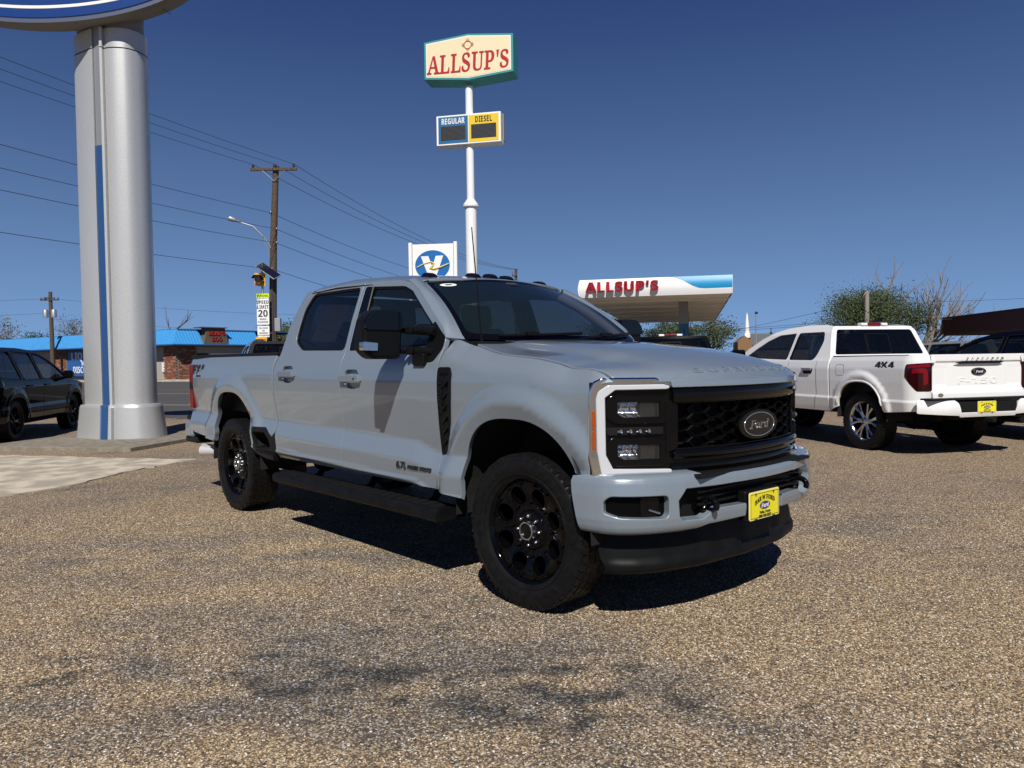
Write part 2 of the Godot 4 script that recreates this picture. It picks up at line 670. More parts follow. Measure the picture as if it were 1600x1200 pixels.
func rect(x0: float, y0: float, x1: float, y1: float, r := 0.0) -> PackedVector2Array:
	var p := PackedVector2Array([Vector2(x0, y0), Vector2(x1, y0), Vector2(x1, y1), Vector2(x0, y1)])
	return rounded(p, r) if r > 0.0 else p


func oval(cx: float, cy: float, a: float, b: float, sides := 32) -> PackedVector2Array:
	var r := PackedVector2Array()
	for k in sides:
		r.append(Vector2(cx + a * cos(TAU * k / sides), cy + b * sin(TAU * k / sides)))
	return r


func look(x: PackedFloat32Array, y: PackedFloat32Array, t: float) -> float:
	if t <= x[0]:
		return y[0]
	for k in range(1, x.size()):
		if t <= x[k]:
			return lerpf(y[k - 1], y[k], (t - x[k - 1]) / (x[k] - x[k - 1]))
	return y[y.size() - 1]


func soft(x: PackedFloat32Array, y: PackedFloat32Array, t: float, d: float) -> float:
	return (look(x, y, t - d) + look(x, y, t - d * 0.5) + look(x, y, t) + look(x, y, t + d * 0.5) + look(x, y, t + d)) * 0.2


# lettering: text of cap height h, centred, extruded by depth, facing +z, through warp
func text(sh: Sh, words: String, h: float, xf: Transform3D, depth := 0.004, font: Font = null, squeeze := 1.0, slant := 0.0, warp = null):
	var tm := TextMesh.new()
	tm.font = font if font else font_sans
	tm.font_size = 48
	tm.pixel_size = h / (48.0 * 0.72)
	tm.depth = depth
	tm.curve_step = 2.0
	tm.text = words
	var a := tm.get_mesh_arrays()
	if a.is_empty():
		return
	var vs: PackedVector3Array = a[Mesh.ARRAY_VERTEX]
	var ns: PackedVector3Array = a[Mesh.ARRAY_NORMAL]
	var ix: PackedInt32Array = a[Mesh.ARRAY_INDEX]
	var pts := PackedVector3Array()
	for p in vs:
		var q := Vector3(p.x * squeeze + p.y * slant, p.y, p.z)
		if warp != null:
			q = warp.call(q)
		pts.append(q)
	if ix.is_empty():
		for k in vs.size():
			ix.append(k)
	for k in range(0, ix.size(), 3):
		var na := ns[ix[k]]
		if warp != null:
			var g := -(xf * pts[ix[k + 1]] - xf * pts[ix[k]]).cross(xf * pts[ix[k + 2]] - xf * pts[ix[k]])
			if g.length_squared() > 1e-18:
				g = g.normalized()
				sh.tri(xf * pts[ix[k]], xf * pts[ix[k + 1]], xf * pts[ix[k + 2]], g, g, g)
			continue
		sh.tri(xf * pts[ix[k]], xf * pts[ix[k + 1]], xf * pts[ix[k + 2]], (xf.basis * na).normalized(), (xf.basis * ns[ix[k + 1]]).normalized(), (xf.basis * ns[ix[k + 2]]).normalized())


func at(p: Vector3, turn := 0.0) -> Transform3D:
	return Transform3D(Basis(Vector3.UP, turn), p)


# ---------------------------------------------------------------- the setting
const ALONG := Vector3(0.957, 0, 0.29)     # along the cross street
const ACROSS := Vector3(0.29, 0, -0.957)   # away from the lot, across it


func street_point(t: float, n: float, y := 0.0) -> Vector3:
	return ALONG * t + ACROSS * n + Vector3(0, y, 0)


func blob(x: float, z: float, cx: float, cz: float, rx: float, rz: float) -> float:
	var d := Vector2((x - cx) / rx, (z - cz) / rz).length_squared()
	return exp(-d)


var wear_noise: FastNoiseLite
var fine_noise: FastNoiseLite


# how much grey binder shows through the gravel, and how much bare tar (a worn chip-seal surface)
func wear(x: float, z: float) -> Vector2:
	var a := wear_noise.get_noise_2d(x * 1.0, z * 1.35)
	var b := fine_noise.get_noise_2d(x, z * 1.6)
	var c := fine_noise.get_noise_2d(x * 2.7 + 40.0, z * 5.5)
	var g := smoothstep(-0.15, 0.5, a + b * 0.35) * 0.5
	g += 0.95 * blob(x, z, -2.3, -5.5, 2.6, 0.85) * smoothstep(-0.5, 0.3, b)
	g += 0.85 * blob(x, z, -0.5, -3.55, 1.25, 0.55) * smoothstep(-0.6, 0.3, b)
	g += 0.55 * blob(x, z, -0.05, -3.0, 0.9, 0.33) * smoothstep(-0.5, 0.4, b)
	g += 0.6 * blob(x, z, 1.1, -2.75, 0.55, 0.30) * smoothstep(-0.5, 0.4, b)
	g += 0.6 * blob(x, z, -1.9, -3.3, 1.0, 0.5) * smoothstep(-0.4, 0.5, b)
	g += 0.5 * blob(x, z, 2.6, -6.2, 1.2, 0.35) * smoothstep(-0.4, 0.5, b)
	var t := 0.0
	t += blob(x, z, -0.75, -3.28, 0.62, 0.16) * smoothstep(-0.12, 0.35, c + 0.25 * b)
	t += blob(x, z, 0.28, -3.02, 0.45, 0.16) * smoothstep(-0.16, 0.32, c + 0.2 * b)
	t += 0.8 * blob(x, z, 0.15, -3.45, 0.35, 0.12) * smoothstep(-0.1, 0.35, c)
	t += 0.7 * blob(x, z, -2.2, -3.35, 0.5, 0.2) * smoothstep(0.0, 0.45, c)
	t += 0.6 * blob(x, z, 1.75, -2.55, 0.3, 0.16) * smoothstep(0.0, 0.45, c)
	t += 0.35 * smoothstep(0.35, 0.7, c + 0.3 * a)
	return Vector2(clampf(g, 0, 1), clampf(t * 1.7, 0, 1))


func lot_tint(x: float, z: float) -> Color:
	var w := wear(x, z)
	var b := fine_noise.get_noise_2d(x * 0.7 + 11.0, z * 0.7)
	var base := Color(1.0 + 0.14 * b, 1.0 + 0.11 * b, 1.0 + 0.08 * b)
	base = base.lerp(Color(0.62, 0.70, 0.89), w.x)
	return base.lerp(Color(0.20, 0.27, 0.40), w.y * 0.9)


# a tile of loose chips: colour and height
func gravel_images(size: int, metres: float, count: int) -> Array:
	var r := RandomNumberGenerator.new()
	r.seed = 77
	var colr := PackedByteArray()
	colr.resize(size * size * 3)
	var hgt := PackedFloat32Array()
	hgt.resize(size * size)
	for k in size * size:
		var q := r.randf_range(0.75, 1.2)
		colr[k * 3] = int(112 * q)
		colr[k * 3 + 1] = int(96 * q)
		colr[k * 3 + 2] = int(79 * q)
	var px := size / metres
	for k in count:
		var cx := r.randf() * size
		var cy := r.randf() * size
		var a := r.randf_range(0.0036, 0.0080) * px
		var b := a * r.randf_range(0.55, 0.9)
		var th := r.randf() * TAU
		var ct := cos(th)
		var st := sin(th)
		var col := chip_colour(r).linear_to_srgb()
		var cr := int(clampf(col.r, 0, 1) * 255)
		var cg := int(clampf(col.g, 0, 1) * 255)
		var cb := int(clampf(col.b, 0, 1) * 255)
		var lift := r.randf_range(0.0, 0.35)
		var m := ceili(a)
		for dy in range(-m, m + 1):
			for dx in range(-m, m + 1):
				var u := (dx * ct + dy * st) / a
				var w := (dy * ct - dx * st) / b
				var d := u * u + w * w
				if d >= 1.0:
					continue
				var h := sqrt(1.0 - d) * 0.65 + lift
				var at_ := posmod(int(cy) + dy, size) * size + posmod(int(cx) + dx, size)
				if h > hgt[at_]:
					hgt[at_] = h
					colr[at_ * 3] = cr
					colr[at_ * 3 + 1] = cg
					colr[at_ * 3 + 2] = cb
	var hb := PackedByteArray()
	hb.resize(size * size)
	for k in size * size:
		hb[k] = int(clampf(hgt[k], 0, 1) * 255)
	var ci := Image.create_from_data(size, size, false, Image.FORMAT_RGB8, colr)
	var hi := Image.create_from_data(size, size, false, Image.FORMAT_L8, hb)
	return [ci, hi]


func chip_colour(r: RandomNumberGenerator) -> Color:
	var k := r.randf()
	var q := r.randf_range(0.7, 1.25)
	if k < 0.42:
		return Color(0.415, 0.31, 0.19) * q
	if k < 0.66:
		return Color(0.265, 0.185, 0.110) * q
	if k < 0.80:
		return Color(0.61, 0.49, 0.335) * q
	if k < 0.86:
		return Color(0.72, 0.67, 0.57) * minf(q, 1.1)
	if k < 0.93:
		return Color(0.17, 0.145, 0.12) * q
	return Color(0.065, 0.055, 0.048) * q


func setting():
	wear_noise = FastNoiseLite.new()
	wear_noise.seed = 5
	wear_noise.frequency = 0.22
	wear_noise.fractal_octaves = 3
	fine_noise = FastNoiseLite.new()
	fine_noise.seed = 9
	fine_noise.frequency = 1.1
	fine_noise.fractal_octaves = 4
	# --- open ground to the horizon, below everything else ---
	var g := Sh.new()
	var far := 1500.0
	g.quad(Vector3(-far, -0.012, far), Vector3(far, -0.012, far), Vector3(far, -0.012, -far), Vector3(-far, -0.012, -far), Vector3.UP)
	struct("ground", g, M.dry_ground)
	# --- the gravel lot: one sheet, finer towards the camera ---
	var imgs := gravel_images(2048, 3.0, 95000)
	var nimg: Image = imgs[1].duplicate()
	nimg.bump_map_to_normal_map(2.4)
	var gm := mat("gravel", Color(1, 1, 1), 0.88)
	gm.metallic_specular = 0.25
	gm.albedo_texture = ImageTexture.create_from_image(imgs[0])
	gm.normal_enabled = true
	gm.normal_texture = ImageTexture.create_from_image(nimg)
	gm.normal_scale = 0.9
	gm.uv1_triplanar = true
	gm.uv1_world_triplanar = true
	gm.uv1_scale = Vector3.ONE / 3.0
	gm.vertex_color_use_as_albedo = true
	var xs := PackedFloat32Array()
	var zs_ := PackedFloat32Array()
	for k in 241:
		var u := (k - 120) / 120.0
		xs.append(7.0 * u + 46.0 * pow(absf(u), 4.0) * signf(u))
	for k in 261:
		var u := k / 260.0
		zs_.append(3.0 - 14.0 * u - 55.0 * pow(u, 4.0))
	var lot := Sh.new()
	lot.col = PackedColorArray()
	var cols := {}
	for i in xs.size():
		for j in zs_.size():
			cols[i * 1000 + j] = lot_tint(xs[i], zs_[j])
	for i in xs.size() - 1:
		for j in zs_.size() - 1:
			var nq := ACROSS.dot(Vector3(xs[i], 0, zs_[j]))
			if nq > 16.2 and xs[i] < 4.0:
				continue
			var q := [[i, j], [i + 1, j], [i + 1, j + 1], [i, j], [i + 1, j + 1], [i, j + 1]]
			# clockwise seen from above
			for k in [0, 2, 1, 3, 5, 4]:
				var a: Array = q[k]
				lot.v.append(Vector3(xs[a[0]], 0, zs_[a[1]]))
				lot.n.append(Vector3.UP)
				lot.uv.append(Vector2(xs[a[0]], zs_[a[1]]))
				lot.col.append(cols[a[0] * 1000 + a[1]])
	fix_up(lot)
	struct("gravel_lot", lot, gm)
	# --- the cross street ---
	var st := Sh.new()
	st.quad(street_point(-130, 16.0, -0.004), street_point(2, 16.0, -0.004), street_point(2, 60.0, -0.004), street_point(-130, 60.0, -0.004), Vector3.UP)
	struct("street", st, M.asphalt)
	var ml := Sh.new()
	for n in [22.1, 31.0]:
		ml.quad(street_point(-110, n, 0.0005), street_point(-2, n, 0.0005), street_point(-2, n + 0.14, 0.0005), street_point(-110, n + 0.14, 0.0005), Vector3.UP)
	struct("white_lane_line", ml, M.road_white)
	var my := Sh.new()
	for n in [35.6, 35.95]:
		my.quad(street_point(-110, n, 0.0005), street_point(-2, n, 0.0005), street_point(-2, n + 0.12, 0.0005), street_point(-110, n + 0.12, 0.0005), Vector3.UP)
	struct("yellow_lane_line", my, M.road_yellow)
	var kb := Sh.new()
	kb.box(Vector3(128, 0.28, 0.5), Transform3D(Basis(ALONG, Vector3.UP, -ACROSS), street_point(-66, 54.6, 0.02)), 0.03)
	struct("kerb", kb, M.pale_concrete)
	var pv_ := Sh.new()
	pv_.box(Vector3(128, 0.22, 40), Transform3D(Basis(ALONG, Vector3.UP, -ACROSS), street_point(-66, 75.0, -0.02)), 0.02)
	struct("pavement", pv_, M.asphalt)
	# --- the pale concrete apron at the lower left of the pylon ---
	var ap := PackedVector2Array([Vector2(-4.62, -11.12), Vector2(-5.0, -10.05), Vector2(-5.12, -8.85), Vector2(-5.5, -8.1), Vector2(-6.3, -6.6), Vector2(-14, -6.4), Vector2(-14, -13.4), Vector2(-8.1, -12.05), Vector2(-6.2, -11.5)])
	var rough := PackedVector2Array()
	var rr := RandomNumberGenerator.new()
	rr.seed = 4
	for k in ap.size():
		for t in 10:
			var p := ap[k].lerp(ap[(k + 1) % ap.size()], t / 10.0)
			rough.append(p + Vector2(rr.randf_range(-0.035, 0.035), rr.randf_range(-0.035, 0.035)))
	var apr := Sh.new()
	apr.prism(rough, 0.03, Transform3D(Basis(Vector3.RIGHT, Vector3(0, 0, 1), Vector3(0, -1, 0)).orthonormalized(), Vector3.ZERO), 0.0, false)
	var flip := Sh.new()
	for k in range(0, apr.v.size(), 3):
		# the prism grows downwards from its face; lift it to stand 14 mm proud
		var lift := Vector3(0, 0.014, 0)
		var m := Vector3(1, -1, 1)
		flip.tri(apr.v[k] * m + lift, apr.v[k + 1] * m + lift, apr.v[k + 2] * m + lift, apr.n[k] * m, apr.n[k + 1] * m, apr.n[k + 2] * m)
	struct("concrete_apron", flip, M.pale_concrete)


func fix_up(s: Sh):
	for k in range(0, s.v.size(), 3):
		var g := (s.v[k + 1] - s.v[k]).cross(s.v[k + 2] - s.v[k])
		if g.y > 0.0:
			var a := s.v[k + 1]
			s.v[k + 1] = s.v[k + 2]
			s.v[k + 2] = a
			var c := s.col[k + 1]
			s.col[k + 1] = s.col[k + 2]
			s.col[k + 2] = c


func gravel_stones():
	# loose chips near the camera, each a real stone
	var r := RandomNumberGenerator.new()
	r.seed = 321
	var base := Sh.new()
	var top := Vector3(0.1, 0.62, -0.05)
	var ring := []
	for k in 6:
		var a := TAU * k / 6.0
		var q: float = [1.0, 0.82, 0.95, 1.05, 0.78, 0.92][k]
		ring.append(Vector3(cos(a) * q, [0.0, 0.12, -0.05, 0.1, 0.02, 0.08][k], sin(a) * q * 0.75))
	var low := Vector3(0, -0.5, 0)
	for k in 6:
		var a: Vector3 = ring[k]
		var b: Vector3 = ring[(k + 1) % 6]
		base.flat(top, a, b, top + a + b)
		base.flat(low, a, b, low + a + b)
	var sm := mat("gravel_chip", Color(1, 1, 1), 0.85)
	sm.metallic_specular = 0.22
	sm.vertex_color_use_as_albedo = true
	var where: Array[Transform3D] = []
	var tint: Array[Color] = []
	for k in 290000:
		var u := r.randf()
		var z := -1.55 - 5.6 * pow(u, 1.15)
		var half := absf(z) * 0.70 + 0.35
		var x := r.randf_range(-half, half)
		var w := wear(x, z)
		if r.randf() < w.x * 0.62 + w.y * 0.95:
			continue
		var s := r.randf_range(0.0034, 0.0074)
		var b := Basis(Vector3.UP, r.randf() * TAU) * Basis(Vector3.RIGHT, r.randf_range(-0.5, 0.5)) * Basis(Vector3.BACK, r.randf_range(-0.5, 0.5))
		where.append(Transform3D(b.scaled_local(Vector3(s, s * r.randf_range(0.45, 0.8), s)), Vector3(x, s * 0.10, z)))
		var c := chip_colour(r)
		var t := Color(1, 1, 1).lerp(Color(0.70, 0.78, 0.94), w.x * 0.75)
		tint.append(Color(c.r * t.r, c.g * t.g, c.b * t.b))
	var mm := MultiMesh.new()
	mm.transform_format = MultiMesh.TRANSFORM_3D
	mm.use_colors = true
	mm.mesh = base.mesh()
	mm.instance_count = where.size()
	for k in where.size():
		mm.set_instance_transform(k, where[k])
		mm.set_instance_color(k, tint[k])
	var o := MultiMeshInstance3D.new()
	o.multimesh = mm
	o.material_override = sm
	o.name = "gravel"
	add_child(o, true)
	o.set_meta("kind", "stuff")
	tag(o, "loose tan and brown gravel chips scattered over the lot in the foreground", "gravel")


# ---------------------------------------------------------------- the azure grey pickup: x forward, y up, z to its right; the front axle stands at x = 0
var PY := PackedFloat32Array([.50, .57, .60, .62, .735, .865, 1.15, 1.25, 1.32, 1.38, 1.43, 1.46, 1.70, 1.95, 2.0, 2.1])
var PZ := PackedFloat32Array([.93, .965, .998, .985, .996, .957, .995, .998, .992, .978, .955, .938, .865, .775, .74, .6])
var hero: Node3D


func crease_y(x: float) -> float:
	if x < -1.05:
		return lerpf(0.868, 0.903, clampf((x + 1.05) / -2.0, 0, 1))
	return lerpf(0.868, 0.812, smoothstep(-1.05, -0.76, x))


func side_z(x: float, y: float) -> float:
	var yq := y + (0.865 - crease_y(x)) * smoothstep(1.2, 0.92, y)
	var z := soft(PY, PZ, yq, 0.008 if y < 1.4 else 0.02)
	for cx in [-0.045, -4.03]:
		var r := Vector2(x - cx, (y - 0.47) * 0.93 if cx > -1.0 else (y - 0.47) * 0.88).length()
		z += 0.036 * smoothstep(0.74, 0.632, r) - 0.03 * clampf((0.62 - r) / 0.12, 0.0, 1.0)
	z -= 0.045 * smoothstep(0.12, 0.56, x)
	if x < -4.6:
		z -= 0.02 * smoothstep(-4.6, -5.3, x)
	return z


func front_x(z: float) -> float:
	return 0.885 - 0.36 * pow(absf(z) / 0.97, 2.5)


var HX := PackedFloat32Array([-.8, -.5, -.2, 0.1, .35, .55, .68, .78, .84, .872, .892])
var HY := PackedFloat32Array([1.53, 1.518, 1.502, 1.477, 1.448, 1.412, 1.378, 1.340, 1.310, 1.288, 1.262])
var DZ := PackedFloat32Array([0, .4, .52, .66, .78, .90, 1.0])
var DD := PackedFloat32Array([0, .010, .024, .064, .072, .083, .10])


func hood_y(x: float, z: float) -> float:
	var xp := x + (0.885 - front_x(z)) * smoothstep(0.0, 0.7, x)
	var k := (1.0 - 0.9 * smoothstep(0.45, 0.86, xp)) * smoothstep(-0.80, -0.15, x)
	return soft(HX, HY, xp, 0.03) - soft(DZ, DD, absf(z), 0.03) * k


func seam_z(x: float) -> float:
	return look(PackedFloat32Array([-.75, -.55, -.40, -.22, .5, .62]), PackedFloat32Array([.84, .845, .865, .89, .90, .872]), x)


func fender_top(x: float) -> float:
	return hood_y(x, seam_z(x)) if x > -0.5 else lerpf(hood_y(-0.5, seam_z(-0.5)), 1.525, smoothstep(-0.5, -0.70, x))


func fender_point(x: float, y: float) -> Vector3:
	var yt := fender_top(x)
	var t := clampf((y - (yt - 0.15)) / 0.15, 0.0, 1.0)
	return Vector3(x, y, lerpf(side_z(x, minf(y, yt - 0.02)), seam_z(x) + 0.010, t * t * t * 0.5 + t * t * 0.5))


func arch(cx: float, a: float, b: float, y0: float, y1: float, n := 2.7) -> PackedVector2Array:
	# from the rear foot (height y0) over the top to the front foot (height y1), centre height 0.47
	var r := PackedVector2Array()
	for k in 41:
		var t := PI - PI * k / 40.0
		var p := Vector2(cx + a * signf(cos(t)) * pow(absf(cos(t)), 2.0 / n), 0.47 + b * pow(absf(sin(t)), 2.0 / n))
		if (cos(t) < 0 and p.y >= y0) or (cos(t) >= 0 and p.y >= y1):
			r.append(p)
	return r


func both(called: String, sh: Sh, m: Material, parent: Node3D, label := "") -> Array:
	return [part(called, sh, m, parent, label), part(called, sh.mirrored(), m, parent, label)]


var BZ := PackedFloat32Array([0, .18, .40, .62, .74, .82, .89, .94, .972, .990, .998])
var BX := PackedFloat32Array([.925, .918, .893, .842, .800, .760, .708, .655, .590, .50, .40])
var BS := PackedFloat32Array()


func bumper_plan(s: float) -> Vector2:
	var a := absf(s)
	var x := soft(BS, BX, a, 0.02)
	var z := soft(BS, BZ, a, 0.02)
	if a < 0.02:
		z = a
		x = BX[0]
	return Vector2(x, z * signf(s))


func bumper_s(z: float) -> float:
	return look(BZ, BS, absf(z)) * signf(z)


var IY := PackedFloat32Array([.494, .500, .515, .54, .58, .70, .765, .792, .804, .811, .814])
var II := PackedFloat32Array([.10, .05, .02, .006, 0, 0, .006, .016, .040, .075, .14])


func bumper_point(s: float, y: float) -> Vector3:
	var p := bumper_plan(s)
	var d := bumper_plan(s + 0.004) - bumper_plan(s - 0.004)
	var nrm := Vector2(d.y, -d.x).normalized()
	if nrm.x < 0.0 and absf(s) < 0.6:
		nrm = -nrm
	var q := p - nrm * soft(II_Y(), II, y, 0.004)
	return Vector3(q.x, y, q.y)


func II_Y() -> PackedFloat32Array:
	return IY


func wind(u: float, v: float) -> Vector3:
	var b := Vector3(-0.50 - 0.17 * u * u, 1.502 + 0.018 * u * u, 0.84 * u)
	var t := Vector3(-1.22 - 0.10 * u * u, 1.985 - 0.04 * u * u, 0.672 * u)
	var bow := sin(PI * v) * 0.035
	return b.lerp(t, v) + Vector3(bow * 0.6, bow * 0.8, 0)


var RX := PackedFloat32Array([-3.05, -2.95, -2.8, -2.3, -1.8, -1.4, -1.2])
var RY := PackedFloat32Array([1.99, 2.045, 2.075, 2.088, 2.064, 2.022, 1.985])
var RZ := PackedFloat32Array([0, .3, .5, .6, .66, .70, .73, .752, .78])
var RD := PackedFloat32Array([0, .008, .022, .034, .046, .060, .078, .102, .14])


func roof_y(x: float, z: float) -> float:
	return soft(RX, RY, x, 0.05) - soft(RZ, RD, absf(z), 0.015)


func make_wheel(style: String, r: float, w: float) -> Node3D:
	# the axle runs along z, the outer face looks to +z
	var o := Node3D.new()
	o.name = "wheel"
	var k := r / 0.433
	var hw := w * 0.5
	var rr := 0.294 * k if style == "black" else 0.292 * k
	var t := Sh.new()
	var prof := PackedVector2Array()
	var shape := [[0.0, 0.84], [0.10, 0.90], [0.16, 0.925], [0.165, 0.955], [0.20, 0.955], [0.21, 0.935], [0.35, 0.985], [0.5, 1.0], [0.66, 0.985], [0.74, 0.965], [0.745, 0.975], [0.80, 0.965], [0.88, 0.91], [0.95, 0.84], [0.972, 0.72], [0.98, 0.4], [0.982, 0.0]]
	for p in shape:
		prof.append(Vector2(rr + (r - rr) * p[0], hw * p[1]))
	for q in range(shape.size() - 2, -1, -1):
		prof.append(Vector2(rr + (r - rr) * shape[q][0], -hw * shape[q][1]))
	t.lathe(prof, 72, Transform3D(), 0.6)
	var blocks := 58
	for row in [-0.78, -0.40, 0.0, 0.40, 0.78]:
		for i in blocks:
			var a: float = TAU * (i + (0.5 if absf(row) > 0.3 and absf(row) < 0.5 else 0.0) + row * 0.15) / blocks
			var b := Basis(Vector3.BACK, a)
			var wide := 0.30 if absf(row) < 0.7 else 0.24
			t.box(Vector3(0.018, r * TAU / blocks * 0.84, hw * wide), Transform3D(b * Basis(Vector3.RIGHT, 0.22 * (1.0 if i % 2 == 0 else -1.0)), b * Vector3(r - 0.0088, 0, hw * row)))
			if absf(row) > 0.7:
				t.box(Vector3(0.034, r * TAU / blocks * 0.55, 0.006), Transform3D(b, b * Vector3(r - 0.028, 0, hw * 0.915 * signf(row))))
	# raised sidewall ribs
	for i in 36:
		var a := TAU * i / 36.0
		if i % 12 > 7:
			continue
		var b := Basis(Vector3.BACK, a)
		t.box(Vector3(0.026 * k, 0.020 * k, 0.005), Transform3D(b, b * Vector3(rr + (r - rr) * 0.46, 0, hw + 0.0005)), 0.001)
	part("tyre", t, M.tyre_rubber, o)
	var rim := Sh.new()
	var lip := rr + 0.006
	var z0 := hw * 0.80
	rim.lathe(PackedVector2Array([Vector2(lip * 0.90, -z0), Vector2(lip * 0.88, z0 * 0.3), Vector2(lip * 0.90, z0 * 0.72), Vector2(lip * 0.945, z0 * 0.93), Vector2(lip * 0.985, z0 * 1.02), Vector2(lip, z0 * 1.06), Vector2(lip * 1.01, z0 * 1.0), Vector2(lip * 1.0, z0 * 0.9)]), 64, Transform3D(), 0.5)
	if style == "black":
		var holes := []
		for i in 8:
			var a := TAU * (i + 0.5) / 8.0
			holes.append(oval(cos(a) * 0.201, sin(a) * 0.201, 0.054, 0.054, 20))
		var deep := func(u, v):
			var q := Vector2(u, v).length()
			var zz: float = 0.060 + 0.016 * smoothstep(0.115, 0.100, q) + 0.030 * smoothstep(0.13, 0.26, q)
			for i in 8:
				var a := TAU * (i + 0.5) / 8.0
				var d := Vector2(u - cos(a) * 0.201, v - sin(a) * 0.201).length()
				zz += 0.010 * smoothstep(0.068, 0.057, d)
			return Vector3(u, v, zz)
		rim.sheet(oval(0, 0, 0.272, 0.272, 72), holes, 0.012, 0.012, deep, 1.0, 0.045, 0.002)
		for i in 16:
			var a := TAU * (i + 0.5) / 16.0
			rim.lathe(PackedVector2Array([Vector2(0.0001, 0.098), Vector2(0.0045, 0.0965), Vector2(0.0065, 0.092), Vector2(0.007, 0.08)]), 8, Transform3D(Basis(), Vector3(cos(a) * 0.261, sin(a) * 0.261, 0.012)))
			if i % 2 == 0:
				var a2 := TAU * (i / 2) / 8.0
				rim.lathe(PackedVector2Array([Vector2(0.0001, 0.098), Vector2(0.0045, 0.0965), Vector2(0.0065, 0.092), Vector2(0.007, 0.08)]), 8, Transform3D(Basis(), Vector3(cos(a2) * 0.150, sin(a2) * 0.150, -0.016)))
		part("rim", rim, M.rim_black, o)
		var lug := Sh.new()
		for i in 8:
			var a := TAU * i / 8.0
			lug.lathe(PackedVector2Array([Vector2(0.0001, 0.100), Vector2(0.006, 0.099), Vector2(0.0095, 0.094), Vector2(0.011, 0.076)]), 6, Transform3D(Basis(), Vector3(cos(a) * 0.082, sin(a) * 0.082, 0)), 0.2)
		part("lug_nuts", lug, M.satin_chrome, o)
		var ring := Sh.new()
		ring.lathe(PackedVector2Array([Vector2(0.040, 0.100), Vector2(0.043, 0.112), Vector2(0.050, 0.113), Vector2(0.055, 0.104), Vector2(0.056, 0.07)]), 32)
		part("cap_ring", ring, M.satin_chrome, o)
		var cap := Sh.new()
		cap.lathe(PackedVector2Array([Vector2(0.0001, 0.106), Vector2(0.03, 0.105), Vector2(0.041, 0.101), Vector2(0.042, 0.09)]), 32)
		part("hub_cap", cap, M.gloss_black, o)
	else:
		# six pairs of bright spokes
		for i in 12:
			var pair := i / 2
			var off := -0.15 if i % 2 == 0 else 0.15
			var a := TAU * pair / 6.0
			var p0 := Vector3(cos(a + off * 0.9) * 0.055, sin(a + off * 0.9) * 0.055, 0.075)
			var p1 := Vector3(cos(a + off * 0.85) * 0.15, sin(a + off * 0.85) * 0.15, 0.088)
			var p2 := Vector3(cos(a + off * 1.35) * 0.275 * k, sin(a + off * 1.35) * 0.275 * k, z0 * 0.92)
			var tang := Vector3(-sin(a), cos(a), 0)
			for sgm in [[p0, p1, 0.026, 0.019], [p1, p2, 0.019, 0.027]]:
				var fwd: Vector3 = (sgm[1] - sgm[0]).normalized()
				var sx := Vector3.BACK.cross(fwd).normalized()
				var up := fwd.cross(sx)
				var q: Array = []
				for e in 2:
					var c: Vector3 = sgm[e]
					var ww: float = sgm[2 + e]
					q.append([c + sx * ww - Vector3(0, 0, 0.03), c + sx * ww * 0.8, c + Vector3(0, 0, 0.008), c - sx * ww * 0.8, c - sx * ww - Vector3(0, 0, 0.03)])
				for j in 4:
					rim.quad(q[0][j], q[0][j + 1], q[1][j + 1], q[1][j], (sx * (1.5 - j) + Vector3.BACK))
		rim.lathe(PackedVector2Array([Vector2(0.0001, 0.092), Vector2(0.03, 0.091), Vector2(0.036, 0.085), Vector2(0.075, 0.074), Vector2(0.08, 0.04)]), 24)
		part("rim", rim, M.bright_wheel if style == "bright" else M.rim_black, o)
	var disc := Sh.new()
	disc.lathe(PackedVector2Array([Vector2(0.0001, 0.03), Vector2(0.10, 0.03), Vector2(0.10, 0.005), Vector2(0.195 * k, 0.004), Vector2(0.195 * k, -0.03), Vector2(0.0001, -0.03)]), 32)
	part("brake_disc", disc, M.dark_steel, o)
	var back := Sh.new()
	back.lathe(PackedVector2Array([Vector2(0.0001, -0.05), Vector2(lip * 0.9, -0.05)]), 32)
	part("backing_plate", back, M.pit_black, o)
	return o


func put_wheels(parent: Node3D, wheel: Node3D, spots: Array):
	# spots: x, y, z of the hub, steer angle; the left side is turned round
	var first := true
	for s in spots:
		var w: Node3D = wheel if first else wheel.duplicate()
		first = false
		w.name = child_name(parent, "wheel")
		parent.add_child(w, true)
		w.position = Vector3(s[0], s[1], s[2])
		w.rotation.y = s[3] + (0.0 if s[2] > 0.0 else PI)


